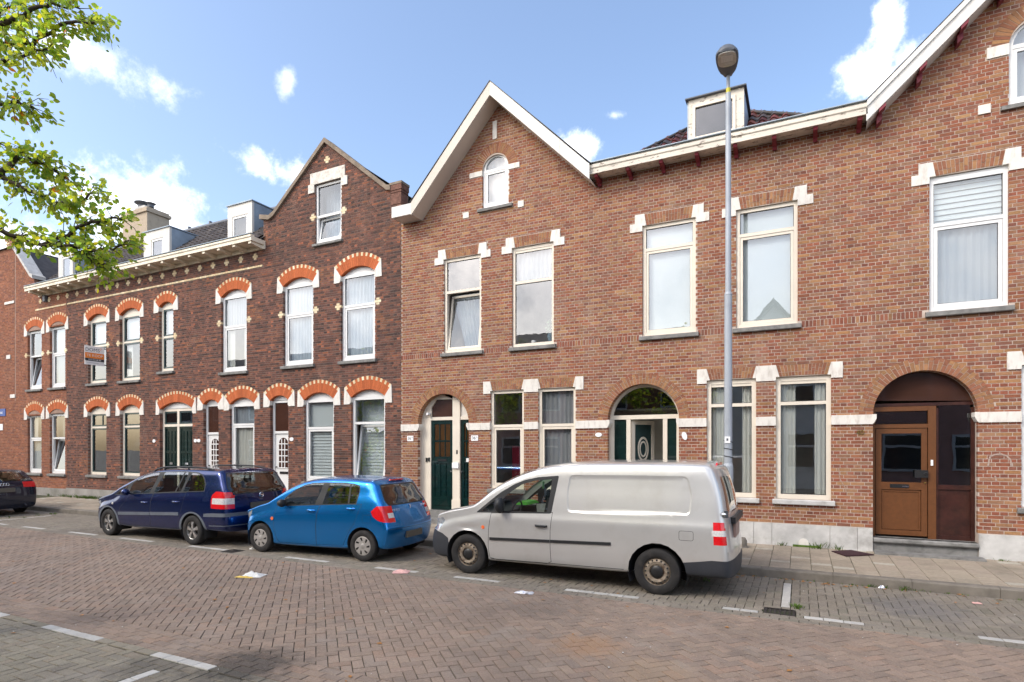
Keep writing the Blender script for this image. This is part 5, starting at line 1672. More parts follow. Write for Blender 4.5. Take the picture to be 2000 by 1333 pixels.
# dormers
def box_dormer(x0, x1, z0, z1, yf, yb, front, wx0, wx1, wz0, wz1, ajar=False):
    m = MB(); m.box(x0, wx0, yf, yf + .08, z0, z1); m.box(wx1, x1, yf, yf + .08, z0, z1); m.box(wx0, wx1, yf, yf + .08, z0, wz0); m.box(wx0, wx1, yf, yf + .08, wz1, z1)
    d = m.build('dormer', M[front], HL)
    w = MB(); ring_frame(w, wx0 + .01, wx1 - .01, wz0 + .01, wz1 - .01, .06, yf + .01, yf + .07); w.build('window_frame', M['frame_white'], d)
    MB().box(wx0 + .07, wx1 - .07, yf + .03, yf + .036, wz0 + .07, wz1 - .07).build('pane', M['glass'], d)
    for xx in (x0, x1 - .02):
        m = MB(); m.prism([(yf + .081, z0), (yf + .6, z0), (yb, z1 - .15), (yb, z1 - .01), (yf + .081, z1 - .01)], xx, xx + .02, axis='x')
        m.build('cheek', M['zinc'], d, fix=True)
    m = MB(); m.box(x0 - .03, x1 + .03, yf - .04, yb + .1, z1, z1 + .03); m.build('dormer_roof', M['zinc'], d)
    MB().box(x0 + .03, x1 - .03, yf + .4, yf + .42, z0, z1 - .03).build('blackout', M['room'], d)
box_dormer(-25.85, -24.86, 8.35, 9.52, 12.42, 13.7, 'dormer_cream', -25.60, -25.0, 8.45, 9.36)
box_dormer(-20.45, -19.04, 8.35, 9.46, 12.42, 13.9, 'dormer_cream', -20.02, -19.38, 8.50, 9.16)
box_dormer(-16.15, -15.05, 8.35, 9.58, 12.42, 13.9, 'dormer_cream', -15.93, -15.24, 8.45, 9.22)
# flue and chimney
m = MB(); m.tube([(-14.05, 13.1, 8.9), (-14.05, 13.1, 9.85)], .09, 10); m.tube([(-14.28, 13.1, 9.95), (-13.82, 13.1, 10.0)], .085, 10); m.build('flue_pipe', M['zinc'], HL, smooth=40)
m = MB(); m.box(-24.6, -23.0, 14.1, 15.0, 9.6, 11.30); m.box(-24.66, -22.94, 14.04, 15.06, 11.30, 11.42); m.box(-24.6, -23.0, 14.1, 15.0, 11.42, 11.50)
ch = m.build('chimney', M['plaster_chimney'], HL)
m = MB(); m.prism([(-24.3, 11.5), (-23.3, 11.5), (-23.5, 11.72), (-24.1, 11.72)], 14.3, 14.8); m.build('chimney_flaunching', M['pale_stone'], ch, fix=True)
m = MB(); m.lathe([(.17, 0), (.17, .14), (.30, .22), (.30, .25), (.05, .30)], (-23.95, 14.5, 11.7), 'z', 14); m.lathe([(.12, 0), (.12, .10), (.2, .16), (.02, .2)], (-23.5, 14.55, 11.7), 'z', 12); m.build('chimney_cowl', M['lamp_dark'], ch, smooth=40)

# ---------------------------------------------------------------- corner house at the far left
HC = thing('corner_house', 'orange-red brick corner house at the left end of the street with white window frames', 'house', (-28.5, 12.5, .17))
KX0, KX1 = -36.0, LX0 - .003
PAL_K = [((0.277, 0.105, 0.054), 5), ((0.244, 0.092, 0.054), 5), ((0.302, 0.126, 0.072), 3), ((0.202, 0.084, 0.059), 2)]
KW = [(-27.45, -26.42, 4.31, 6.78), (-25.83, -24.76, 4.31, 6.80)]
KG = [(-27.45, -26.43, 1.02, 3.47), (-25.84, -24.77, 1.02, 3.48)]
kb = []; kh = []; karch = []
for x0, x1, z0, zt in KW + KG:
    hw = (x1 - x0) / 2; cxx = (x0 + x1) / 2; rise = .18
    r = (hw * hw + rise * rise) / (2 * rise); zcn = zt - r
    karch.append((cxx, zcn, r, hw, zt - rise, zt))
    kh.append(rect_poly(x0, x1, z0, zt - rise))
    kb += [rect_block(x0, x1, z0, zt - rise), rect_block(x0 - .06, x1 + .06, z0 - .11, z0)]
    th = R(math.degrees(math.asin(hw / r))); R1 = r + .35
    def blk(z0_, z1_, cxx=cxx, zcn=zcn, R1=R1, r=r, xo=R1 * math.sin(th), zs_=zt - rise):
        if z0_ < zs_ + .02 or z1_ > zcn + R1: return None
        h = min(math.sqrt(max(0, R1 * R1 - (z1_ - zcn) ** 2)), xo)
        return (cxx - h, cxx + h)
    kb.append(blk)
    kb.append(rect_block(x0 - .235, x0, zt - rise - .17, zt - rise + .10)); kb.append(rect_block(x1, x1 + .235, zt - rise - .17, zt - rise + .10))
kb.append(rect_block(-28.44, -28.36, 3.9, 99))
col_k = lambda h, x, z: pick(PAL_K, .1)
kbr = lay_bricks(.46, next_course(.46, 7.96), KX0, KX1, kb, col_k, Y, off=.02)
zk = next_course(.46, 7.96)
def kxr(a, b): return -26.95 if b < 8.75 else -26.95 - (b - 8.75) * 1.03
kbr += lay_bricks(zk, 10.1, KX0, kxr, kb, col_k, Y, off=.02)
place_bricks(HC, kbr, Y, 'brick_corner')
wall_sheet(HC, 'wall', [(KX0, .05), (KX1, .05), (KX1, 7.95), (-26.95, 7.95), (-26.95, 8.75), (-28.36, 10.12), (KX0, 10.12)], [grow(h, .006) for h in kh], Y + .005, Y + .30, 'mortar_corner')
for k, ((cxx, zcn, r, hw, zs_, zt), (x0, x1, z0, _)) in enumerate(zip(karch, KW + KG)):
    orange_arch(HC, cxx, zcn, r, hw, zs_, zt, 'brick', 'brick_corner')
    th = math.degrees(math.asin(min(1, hw / r)))
    t = MB(); t.prism([(x0, zs_ + .0)] + [(x1, zs_ + .0)] + circle_pts(cxx, zcn, r, 90 - th, 90 + th, 10), Y + .03, Y + .06); t.build('arch_infill', M['house_brown'], HC, fix=True)
    window(HC, x0, x1, z0, zs_, Y + .08, frame='frame_white', fw=.085, transom=z0 + (1.35 if k > 1 else 1.30), sash_lo=.065, hang=('none', 'sheer', 'curtain_green', 'none')[k], hang_up=('sheer', 'blind', 'sides', 'sides')[k], tilt=R(8) if k in (0, 3) else 0)
for cx, cz in [c for c in CROSS if c[0] < LX0 + .1] + [(-27.55, 5.66), (-26.32, 5.66), (-25.93, 5.66), (-24.72, 5.66)]:
    m = MB()
    for a, b, c, d in cross_rects(cx, cz): m.box(a, b, Y - .014, Y + .09, c, d, pick(PAL_CR, .06))
    m.build('brick_cross', M['cream_brick'], HC, colours=True)
m = MB(); x = -26.85
while x < -24.7: m.box(x, x + .10, Y - .016, Y + .09, BELT[0], BELT[1], pick(PAL_CR, .06)); x += .108
m.build('belt_course', M['cream_brick'], HC, colours=True, kind='stuff')
for b in ((-29.2, -28.45, 7.85, 7.95), (-29.05, -28.75, 5.62, 5.78), (-28.75, -28.38, 4.02, 4.16)): stone(rect_poly(*b), .03, 'stone_block', 'cream_stone' if 'cream_stone' in M else 'white_stone', HC)
MB().box(KX0, KX1, Y - .025, Y + .1, .08, .455).build('plinth', M['render_grey'], HC)
coping([(-26.85, 8.62), (-27.05, 8.72), (-28.36, 10.02)], .14, Y - .12, Y + .35).build('coping', M['pale_stone'], HC, fix=True)
m = MB(); m.box(-29.0, -28.4, Y - .03, Y + .3, 10.12, 10.42); m.box(-29.1, -28.35, Y - .06, Y + .3, 10.42, 10.54); m.build('pier', M['house_brown'], HC)
for i in range(3): MB().box(-29.05, -28.75, Y - .05, Y, 10.15 + i * .12, 10.21 + i * .12, pick(PAL_CR)).build('cream_band', M['cream_brick'], HC, colours=True)
m = MB(); m.add([(-28.3, 12.4, 8.6), (-24.0, 12.4, 8.6), (-24.0, 15, 10.0), (-28.3, 15, 10.4)], [(0, 1, 2, 3)]); 
shell(HC, KX0, KX1, Y, Y + 6.0, 7.95, (.3, 3.85, 7.3))
MB().box(KX0, KX1 - .1, Y + 2.5, Y + 2.6, .3, 7.2).build('back_wall', M['room'], HC)
m = MB(); m.add([(KX0, Y - .1, 10.13), (-28.4, Y - .1, 10.13), (-28.4, 18, 10.13), (KX0, 18, 10.13)], [(0, 1, 2, 3)]); m.add([(-28.4, Y + .1, 10.1), (-26.9, Y + .1, 8.6), (-26.9, 18, 8.6), (-28.4, 18, 10.1)], [(0, 1, 2, 3)]); m.build('roof', M['roof_dark'], HC)

# street-name plate and estate agent's board
sg = thing('street_sign', 'blue enamel street name plate with white lettering on the orange brick wall', 'street sign', (-29.9, Y, 3.45))
MB().box(-30.75, -29.14, Y - .02, Y - .004, 3.30, 3.60).build('plate', M['print_blue'], sg)
text_part('lettering', 'straat', .17, M['white_plain'], (-29.55, Y - .022, 3.45), (R(90), 0, 0), sg, .001)
pl = thing('house_sign', 'small pale plaque on the orange brick wall beneath the blue street sign', 'plaque', (-29.45, Y, 2.9))
MB().box(-29.58, -29.36, Y - .02, Y - .004, 2.72, 2.98).build('plate', M['white_plain'], pl)
es = thing('estate_sign', 'white and orange for-sale board jutting out beside a dark framed upper window', 'sign', (-22.8, Y - .1, 5.0))
xs_ = -22.20                       # the board stands out square from the wall, facing down the street
MB().box(xs_, xs_ + .02, 11.46, 12.08, 4.90, 5.56).build('board', M['white_plain'], es)
MB().box(xs_ + .0205, xs_ + .024, 11.458, 12.082, 5.13, 5.32).build('orange_band', M['print_orange'], es)
MB().box(xs_ + .0205, xs_ + .024, 11.458, 12.082, 5.035, 5.125).build('navy_band', M['print_dark'], es)
RX = (R(90), 0, R(90))
text_part('agent_name', 'DOMS', .17, M['lamp_dark'], (xs_ + .022, 11.70, 5.42), RX, es, .001)
text_part('agent_mark', '7', .12, M['print_orange'], (xs_ + .022, 11.97, 5.46), RX, es, .001)
text_part('sale_text', 'TE KOOP', .125, M['white_plain'], (xs_ + .026, 11.77, 5.225), RX, es, .001)
text_part('phone_number', '010 424 88 88', .070, M['white_plain'], (xs_ + .026, 11.77, 5.08), RX, es, .001)
MB().box(xs_ + .0205, xs_ + .022, 11.52, 11.90, 4.965, 4.978).build('small_print', M['lamp_grey'], es)
m = MB(); m.box(xs_ - .03, xs_, 11.50, Y + .06, 5.50, 5.53); m.box(xs_ - .03, xs_, 11.50, Y + .06, 4.93, 4.96); m.build('bracket', M['black_metal'], es)
# ---------------------------------------------------------------- parked cars
def pchip(xk, yk, x):
    """monotone cubic through the knots; yk may be (n, m)"""
    xk = np.asarray(xk, float); yk = np.asarray(yk, float)
    h = np.diff(xk); d = (np.diff(yk, axis=0).T / h).T
    m = np.zeros_like(yk)
    for i in range(1, len(xk) - 1):
        w1, w2 = 2 * h[i] + h[i - 1], h[i] + 2 * h[i - 1]
        with np.errstate(divide='ignore', invalid='ignore'):
            v = (w1 + w2) / (w1 / d[i - 1] + w2 / d[i])
        m[i] = np.where(d[i - 1] * d[i] > 0, v, 0)
    m[0] = d[0]; m[-1] = d[-1]
    j = np.clip(np.searchsorted(xk, x, side='right') - 1, 0, len(xk) - 2)
    t = (x - xk[j]) / h[j]
    sh = (slice(None),) + (None,) * (yk.ndim - 1)
    t = t[sh]; hh = h[j][sh]
    return (1 + 2 * t) * (1 - t) ** 2 * yk[j] + t * (1 - t) ** 2 * hh * m[j] + t * t * (3 - 2 * t) * yk[j + 1] + t * t * (t - 1) * hh * m[j + 1]

def interp(tab, x):
    xs = [p[0] for p in tab]; ys = [p[1] for p in tab]
    if x <= xs[0]: return ys[0]
    if x >= xs[-1]: return ys[-1]
    return float(pchip(xs, ys, np.array([x]))[0])

def in_poly(p, poly):
    x, y = p; c = False; n = len(poly)
    for i in range(n):
        x1, y1 = poly[i]; x2, y2 = poly[i - 1]
        if (y1 > y) != (y2 > y) and x < (x2 - x1) * (y - y1) / (y2 - y1) + x1: c = not c
    return c

def cut_outline(bm, poly, plane, cond, margin=.03):
    """score the body along a closed outline drawn in side ('xz') or rear ('yz') view"""
    n = len(poly)
    ia = 0 if plane == 'xz' else 1
    X0, X1 = min(p[0] for p in poly) - margin, max(p[0] for p in poly) + margin
    Z0, Z1 = min(p[1] for p in poly) - margin, max(p[1] for p in poly) + margin
    def box_of(f):
        xs = [v.co[ia] for v in f.verts]; zs_ = [v.co[2] for v in f.verts]
        return min(xs), max(xs), min(zs_), max(zs_)
    local = {}
    for f in bm.faces:
        c = f.verts[0].co
        if c[ia] < X0 - .2 or c[ia] > X1 + .2 or c[2] < Z0 - .2 or c[2] > Z1 + .2: continue
        q = box_of(f)
        if q[1] < X0 or q[0] > X1 or q[3] < Z0 or q[2] > Z1 or not cond(f): continue
        local[f] = q
    for i in range(n):
        a, b = poly[i], poly[(i + 1) % n]
        dx, dz = b[0] - a[0], b[1] - a[1]
        L = math.hypot(dx, dz)
        if L < 1e-6: continue
        x0, x1 = min(a[0], b[0]) - margin, max(a[0], b[0]) + margin
        z0, z1 = min(a[1], b[1]) - margin, max(a[1], b[1]) + margin
        fs = [f for f, q in local.items() if not (q[1] < x0 or q[0] > x1 or q[3] < z0 or q[2] > z1)]
        if not fs: continue
        geom = set(fs)
        for f in fs: geom.update(f.edges); geom.update(f.verts)
        for f in fs: del local[f]
        co = Vector((a[0], 0, a[1])) if plane == 'xz' else Vector((0, a[0], a[1]))
        no = Vector((dz, 0, -dx)) if plane == 'xz' else Vector((0, dz, -dx))
        ret = bmesh.ops.bisect_plane(bm, geom=list(geom), dist=1e-4, plane_co=co, plane_no=no.normalized())
        for g in ret['geom']:
            if isinstance(g, bmesh.types.BMFace) and g.is_valid: local[g] = box_of(g)

def offset_poly(poly, g): return grow(poly, g)

def rounded(poly, r=.03, n=3):
    """round the corners of an outline"""
    out = []; N = len(poly)
    for i in range(N):
        a, b, c = Vector(poly[i - 1]), Vector(poly[i]), Vector(poly[(i + 1) % N])
        l1, l2 = (a - b).length, (c - b).length
        k = min(r, l1 * .45, l2 * .45)
        p, q = b + (a - b).normalized() * k, b + (c - b).normalized() * k
        for j in range(n + 1):
            t = j / n
            w = p * (1 - t) ** 2 + b * 2 * t * (1 - t) + q * t * t
            out.append((w.x, w.y))
    return out

class Car:
    """body net in car metres: x from nose to tail, y across (- is the kerb-side away from the viewer's road... near side is -y), z up"""
    def __init__(self, name, label, X0, Y0, rz=0.0, group='cars parked along the kerb', sx=1.0):
        self.root = thing(name, label, 'van' if 'van' in name else 'car', (X0, Y0, 0), rz, group)
        ORG[self.root.name] = Vector((0, 0, 0))
        self.parts = {}
    def net(self, S, nu=6, nv=6):
        """S: stations, each a list of (x, halfwidth, z) from the bottom centre to the top centre"""
        A = np.array(S, float)                       # (ns, k, 3)
        ns, k, _ = A.shape
        tu = np.linspace(0, ns - 1, (ns - 1) * nu + 1)
        tv = np.linspace(0, k - 1, (k - 1) * nv + 1)
        B = pchip(np.arange(ns), A.reshape(ns, -1), tu).reshape(len(tu), k, 3)
        Cc = pchip(np.arange(k), B.transpose(1, 0, 2).reshape(k, -1), tv).reshape(len(tv), len(tu), 3).transpose(1, 0, 2)
        bm = bmesh.new()
        tagl = bm.faces.layers.int.new('t')
        grid = {}
        nU, nV = len(tu), len(tv)
        for side in (-1, 1):
            for i in range(nU):
                for j in range(nV):
                    x, y, z = Cc[i, j]
                    if side == 1 and abs(y) < 1e-5 and (-1, i, j) in grid: grid[(1, i, j)] = grid[(-1, i, j)]; continue
                    grid[(side, i, j)] = bm.verts.new((x, side * y, z))
        for side in (-1, 1):
            for i in range(nU - 1):
                for j in range(nV - 1):
                    q = [grid[(side, i, j)], grid[(side, i + 1, j)], grid[(side, i + 1, j + 1)], grid[(side, i, j + 1)]]
                    if side == 1: q = q[::-1]
                    u = []
                    for w in q:
                        if w not in u: u.append(w)
                    if len(u) < 3: continue
                    try: f = bm.faces.new(u)
                    except ValueError: continue
                    f.smooth = True
                    if self.screen and self.screen(i / nu, j / nv): f[tagl] = 1
        bmesh.ops.remove_doubles(bm, verts=bm.verts, dist=.0008)
        bmesh.ops.dissolve_degenerate(bm, dist=.0005, edges=bm.edges)
        bmesh.ops.recalc_face_normals(bm, faces=bm.faces)
        self.bm = bm; self.tagl = bm.faces.layers.int['t']
        self.names = {0: ('body', None), 1: ('windscreen', None)}
        self.next = 2
    screen = None
    def region(self, name, poly, mat_, plane='xz', side=0, cond=None, delete=False, cut=True, only=None, label=None, push=0.0):
        """mark the faces inside an outline as a part of their own (on both flanks when side == 0)"""
        bm, tl = self.bm, self.tagl
        if plane == 'xz':
            base = lambda f: abs(f.normal.y) > .25 and (side == 0 or f.calc_center_median().y * side > 0)
        else:
            base = lambda f: f.normal.x > .15
        cnd = (lambda f: base(f) and cond(f)) if cond else base
        if cut: cut_outline(bm, poly, plane, cnd)
        ia = 0 if plane == 'xz' else 1
        bx0, bx1 = min(p[0] for p in poly), max(p[0] for p in poly); bz0, bz1 = min(p[1] for p in poly), max(p[1] for p in poly)
        hit = []
        for f in bm.faces:
            if only is not None and f[tl] not in only: continue
            c = f.calc_center_median()
            if not (bx0 <= c[ia] <= bx1 and bz0 <= c[2] <= bz1) or not cnd(f): continue
            if in_poly((c[ia], c[2]), poly): hit.append(f)
        if delete:
            bmesh.ops.delete(bm, geom=hit, context='FACES'); return None
        ids = []
        if plane == 'xz' and side == 0:
            for sgn in (-1, 1):
                sub = [f for f in hit if f.calc_center_median().y * sgn > 0]
                if sub:
                    for f in sub: f[tl] = self.next
                    self.names[self.next] = (name, mat_); ids.append(self.next); self.next += 1
        else:
            for f in hit: f[tl] = self.next
            self.names[self.next] = (name, mat_); ids.append(self.next); self.next += 1
        return ids
    def arch(self, cx, cz, r, halfw, inner=.34):
        """cut the wheel opening and line it"""
        bm = self.bm
        n = 22
        poly = [(cx + r * math.cos(2 * math.pi * i / n), cz + r * math.sin(2 * math.pi * i / n)) for i in range(n)]
        cond = lambda f: abs(f.calc_center_median().y) > halfw - inner
        cut_outline(bm, poly, 'xz', cond)
        hit = [f for f in bm.faces if cond(f) and in_poly((f.calc_center_median().x, f.calc_center_median().z), poly)]
        bmesh.ops.delete(bm, geom=hit, context='FACES')
        for s in (-1, 1):
            m = MB()
            m.lathe([(r + .012, s * (halfw - .03)), (r + .012, s * (halfw - inner)), (.02, s * (halfw - inner))], (cx, 0, cz), 'y', 24, a0=-.45, a1=math.pi + .45)
            m.build('wheel_well', M['car_inside'], self.root, smooth=True, local=True)
    def finish(self, mats, children=None):
        bm, tl = self.bm, self.tagl
        bm.normal_update()
        nor = {v: v.normal.copy() for v in bm.verts}
        groups = {}
        for f in bm.faces: groups.setdefault(f[tl], []).append(f)
        made = {}
        order = sorted(groups, key=lambda t: (t in (children or {}), t))
        for t in order:
            fs = groups[t]
            name, mm = self.names[t]
            idx = {}; vs = []; ns = []; faces = []
            for f in fs:
                r_ = []
                for v in f.verts:
                    if v not in idx:
                        idx[v] = len(vs); vs.append(tuple(v.co)); ns.append(tuple(nor[v]))
                    r_.append(idx[v])
                faces.append(r_)
            me = bpy.data.meshes.new(name)
            me.from_pydata(vs, [], faces)
            me.materials.append(M[mm or mats.get(name, mats['body'])])
            me.polygons.foreach_set("use_smooth", [True] * len(me.polygons))
            me.normals_split_custom_set_from_vertices(ns)
            par = self.root
            if children and t in children and children[t] in made: par = made[children[t]]
            made[t] = link_mesh(name, me, par)
            self.parts.setdefault(name, []).append(made[t])
        self.made = made
        bm.free()
    def add(self, name, mb, m, smooth=True, parent=None, fix=True):
        return mb.build(name, M[m], parent or self.root, smooth=smooth, local=True, fix=fix)

def tyre_profile(r, w):
    return [(r * .60, -w * .42), (r * .66, -w * .50), (r * .90, -w * .50), (r * .975, -w * .43), (r, -w * .30), (r, w * .30), (r * .975, w * .43), (r * .90, w * .5), (r * .66, w * .5), (r * .60, w * .42)]

def make_wheel(car, x, y, r, style, w=.185):
    """y: outer face position (negative = viewer's side)"""
    s = -1 if y < 0 else 1
    yc = y - s * w / 2
    m = MB(); m.lathe(tyre_profile(r, w), (x, yc, r), 'y', 36)
    o = car.add('wheel', m, 'tyre', 40)
    yo = y - s * .012
    ri = r * .64
    m = MB()
    L = lambda prof, seg=30: m.lathe([(a, s * b) for a, b in prof], (x, yo, r), 'y', seg)
    if style == 'alloy':
        L([(ri, 0), (ri, -.02), (ri * .93, -.03), (ri * .90, -.10)])
        for k in range(5):
            a = 2 * math.pi * k / 5 + .35
            P = lambda rr, da, yy: (x + rr * math.cos(a + da), yo + s * yy, r + rr * math.sin(a + da))
            v = [P(ri * .20, -.62, -.006), P(ri * .20, .62, -.006), P(ri * .55, .24, -.002), P(ri * .95, .26, -.014), P(ri * .95, -.26, -.014), P(ri * .55, -.24, -.002)]
            v2 = [(p[0], p[1] - s * .035, p[2]) for p in v]
            m.add(v + v2, [(0, 1, 2, 5), (5, 2, 3, 4), (1, 7, 8, 2), (2, 8, 9, 3), (0, 5, 11, 6), (5, 4, 10, 11)])
        L([(0, .004), (ri * .22, 0), (ri * .26, -.02)])
        rim = car.add('rim', m, 'alloy', 30, o)
        m = MB(); m.lathe([(0, -s * .11), (ri * .92, -s * .10)], (x, yo, r), 'y', 24); car.add('brake_disc', m, 'iron', 30, o)
        m = MB(); 
        for k in range(5):
            a = 2 * math.pi * k / 5 + .98
            m.lathe([(0, s * .002), (.011, s * .002), (.011, -s * .02)], (x + ri * .17 * math.cos(a), yo + s * .004, r + ri * .17 * math.sin(a)), 'y', 8)
        tag(car.add('wheel_bolts', m, 'iron', 30, o), kind='stuff')
    elif style == 'cap':
        n = 7
        L([(0, .012), (ri * .20, .012), (ri * .24, .008), (ri * .32, .006)], 28)
        m.lathe([(ri * .92, s * .004), (ri * .99, 0), (ri * 1.02, -s * .03)], (x, yo, r), 'y', 28)
        for k in range(n):
            a0 = 2 * math.pi * k / n
            # solid sector between two swept slots
            def Q(rr, da): return (x + rr * math.cos(a0 + da), yo + s * (.006 if rr < ri * .9 else .004), r + rr * math.sin(a0 + da))
            st = 2 * math.pi / n
            for rr0, rr1, c0, c1 in ((.32, .50, 0.0, st), (.50, .86, .0, st * .70), (.86, .92, 0.0, st)):
                N = 4
                pts = [Q(ri * rr0, c0 + (c1 - c0) * i / N + (rr0 - .5) * .45) for i in range(N + 1)] + [Q(ri * rr1, c1 - (c1 - c0) * i / N + (rr1 - .5) * .45) for i in range(N + 1)]
                m.add(pts, [tuple(range(len(pts)))])
        rim = car.add('hub_cap', m, 'hubcap', 30, o)
        m = MB(); m.lathe([(0, -s * .012), (ri * .95, -s * .012)], (x, yo, r), 'y', 24); car.add('wheel_disc', m, 'black_metal', 30, o)
    else:
        L([(ri, 0), (ri * .98, -.015), (ri * .90, -.03), (ri * .84, -.015), (ri * .70, .002), (ri * .52, -.004), (ri * .47, -.02), (ri * .44, .0)])
        rim = car.add('rim', m, 'steel_rust', 30, o)
        m = MB()
        for k in range(16):
            a = 2 * math.pi * k / 16
            m.lathe([(0, s * .004), (ri * .06, s * .004), (ri * .065, -s * .01)], (x + ri * .77 * math.cos(a), yo - s * .002, r + ri * .77 * math.sin(a)), 'y', 8)
        tag(car.add('vent_holes', m, 'rubber', 30, o), kind='stuff')
        m = MB(); m.lathe([(0, s * .012), (ri * .22, s * .012), (ri * .40, -s * .004), (ri * .44, -s * .01)], (x, yo, r), 'y', 20); car.add('hub', m, 'black_metal', 30, o)
    return o

def body_stations(P):
    """stations from a side profile. P: rail(x)->z, crown(x), belt(x), half(x), zbot(x), tail(z)->x edge, nose, tumble"""
    S = []
    Wm = P['half_max']
    K = 11
    def ring(x, W, zr, crown, zbelt, xs=None, top_in=None):
        zb = P['zbot'](x)
        zbe = min(zbelt, zr - .10)
        cab = max(0., zr - zbe)
        wb = W * .965
        wr = wb - P['tumble'] * max(0, cab - .08) - .03 * min(1, cab / .3)
        f = [(x, 0, zb + .02), (x, W * .80, zb + .01), (x, W * .955, zb + .045), (x, W * .992, zb + .17), (x, W, min(.58, zb + (zbe - zb) * .55)), (x, W * .995, zbe - (zbe - zb) * .20), (x, wb, zbe),
             (x, wb - (wb - wr) * .45, zbe + cab * .5), (x, wr, zr), (x, wr * .80, zr + crown * .62), (x, 0, zr + crown)]
        return f
    nz = P['nose']
    # nose rings: from the centre line outwards
    for fr, back in ((0.0, 0.0), (.45, .012), (.78, .06), (.93, .13)):
        W = P['half'](nz['x']) * fr
        zr = nz['hood'] ; zb = P['zbot'](nz['x'])
        f = []
        zz = [zb + .02, zb + .012, zb + .05, zb + .14, zb + .25, zb + .33, zr - .13, zr - .085, zr - .04, zr - .01, zr]
        for k in range(K):
            t = (zz[k] - zb) / (zr - zb)
            xx = nz['x'] + back + nz['rake'](t)
            ww = W if 0 < k < K - 1 else 0
            if k == 1: ww = W * .85
            if k == 9: ww = W * .6
            f.append((xx, ww, zz[k] - (.03 * fr * fr if k > 6 else 0)))
        S.append(f)
    for x in P['xs']:
        W = P['half'](x)
        r_ = ring(x, W, P['rail'](x), P['crown'](x), P['belt'](x))
        dx = P['shear'](x)
        r_ = [(a - dx * (0, 0, 0, 0, 0, 0, 0, .25, .5, .85, 1)[k], b, c) for k, (a, b, c) in enumerate(r_)]
        S.append(r_)
    # tail: the ring lies along the rear edge line and then closes to the centre
    xt = P['tail']
    last = S[-1]
    x_end = P['xs'][-1]
    W = P['half'](x_end + .15)
    base = ring(x_end, W, P['rail'](P['xs'][-1]), P['crown'](x_end), P['belt'](x_end))
    zr_tail = P.get('tail_top', base[8][2])
    for fr, back in ((1.0, -.07), (.975, .0), (.86, .045), (.5, .085), (0.0, .10)):
        f = []
        for k in range(K):
            x_, w_, z_ = base[k]
            if k >= 8: z_ = z_ - (.012 if back > -.05 else 0) - (.02 if fr < .9 else 0) * (k < 10)
            f.append((xt(z_) + back * (1.0 if k < 9 else .55), w_ * fr, z_))
        S.append(f)
    return S
def car_push(car, ids, dist, boundary=False):
    bm, tl = car.bm, car.tagl
    bm.normal_update()
    for v in list(bm.verts):
        ts = [f[tl] in ids for f in v.link_faces]
        if ts and (all(ts) or (boundary and any(ts))): v.co += v.normal * dist
Car.push = car_push

def any_region(car, name, poly, mat_, test=None, plane='xz', only=None, cut=True):
    """like region(), but over every face the outline covers (bumpers that wrap round corners)"""
    bm, tl = car.bm, car.tagl
    ok = test or (lambda c: True)
    cnd = lambda f: ok(f.calc_center_median())
    if cut: cut_outline(bm, poly, plane, cnd)
    ia = 0 if plane == 'xz' else 1
    pair = name.endswith('_light')
    x0, x1 = min(p[0] for p in poly), max(p[0] for p in poly); z0, z1 = min(p[1] for p in poly), max(p[1] for p in poly)
    for f in bm.faces:
        if only is not None and f[tl] not in only: continue
        c = f.calc_center_median()
        if not (x0 <= c[ia] <= x1 and z0 <= c[2] <= z1): continue
        if ok(c) and in_poly((c[ia], c[2]), poly): f[tl] = car.next + (1 if pair and c.y > 0 else 0)
    for k in range(2 if pair else 1):
        car.names[car.next] = (name, mat_); car.next += 1
    return [car.next - 1]
Car.wrap = any_region

def seats(car, xs, half, z=.75, h=.55):
    for x in xs:
        for s in (-1, 1):
            y = s * half * .46
            m = MB()
            m.prism([(x - .02, .32), (x + .12, .32), (x + .30, z + h - .18), (x + .20, z + h - .16)], y - .23, y + .23)
            m.box(x - .45, x + .08, y - .23, y + .23, .30, .46)
            m.prism([(x + .20, z + h - .16), (x + .27, z + h - .17), (x + .30, z + h + .03), (x + .24, z + h + .03)], y - .11, y + .11)
            car.add('seat', m, 'car_inside', False)
def dash(car, x, half, z):
    m = MB(); m.prism([(x - .35, z - .35), (x + .25, z - .3), (x + .22, z - .02), (x - .35, z + .02)], -half * .85, half * .85); car.add('dashboard', m, 'car_inside', False)
    m = MB(); pts = [(x + .36 + .05 * math.sin(a), -half * .46 + .18 * math.cos(a), z - .02 + .17 * math.sin(a)) for a in [2 * math.pi * k / 20 for k in range(21)]]
    m.tube(pts, .015, 6, cap=False); car.add('steering_wheel', m, 'car_inside', True, fix=False)

def handle(car, x, z, y, m_, w=.19, h=.035):
    for s in (-1, 1):
        m = MB(); m.tube([(x - w / 2, s * (y - .01), z), (x - w / 2 + .02, s * (y + .03), z), (x + w / 2 - .02, s * (y + .032), z - .004), (x + w / 2, s * (y - .01), z - .005)], [.016, .018, .018, .016], 8)
        car.add('door_handle', m, m_, True)
def mirror(car, x, z, y, m_, h=.20, w=.14, lean=.03):
    for s in (-1, 1):
        m = MB()
        m.lathe([(.0, -.07), (w * .38, -.06), (w * .5, .0), (w * .5, .03), (w * .42, .06), (.0, .062)], (0, 0, 0), 'x', 14)
        v = []
        for a, b, c in m.v: v.append((x + a * .9, s * (y + .11) + b * 1.15, z + c * (h / w)))
        m.v = v
        m.tube([(x - .02, s * (y - .03), z - h * .25), (x - .01, s * (y + .08), z - h * .15)], .022, 6)
        car.add('wing_mirror', m, m_, True)

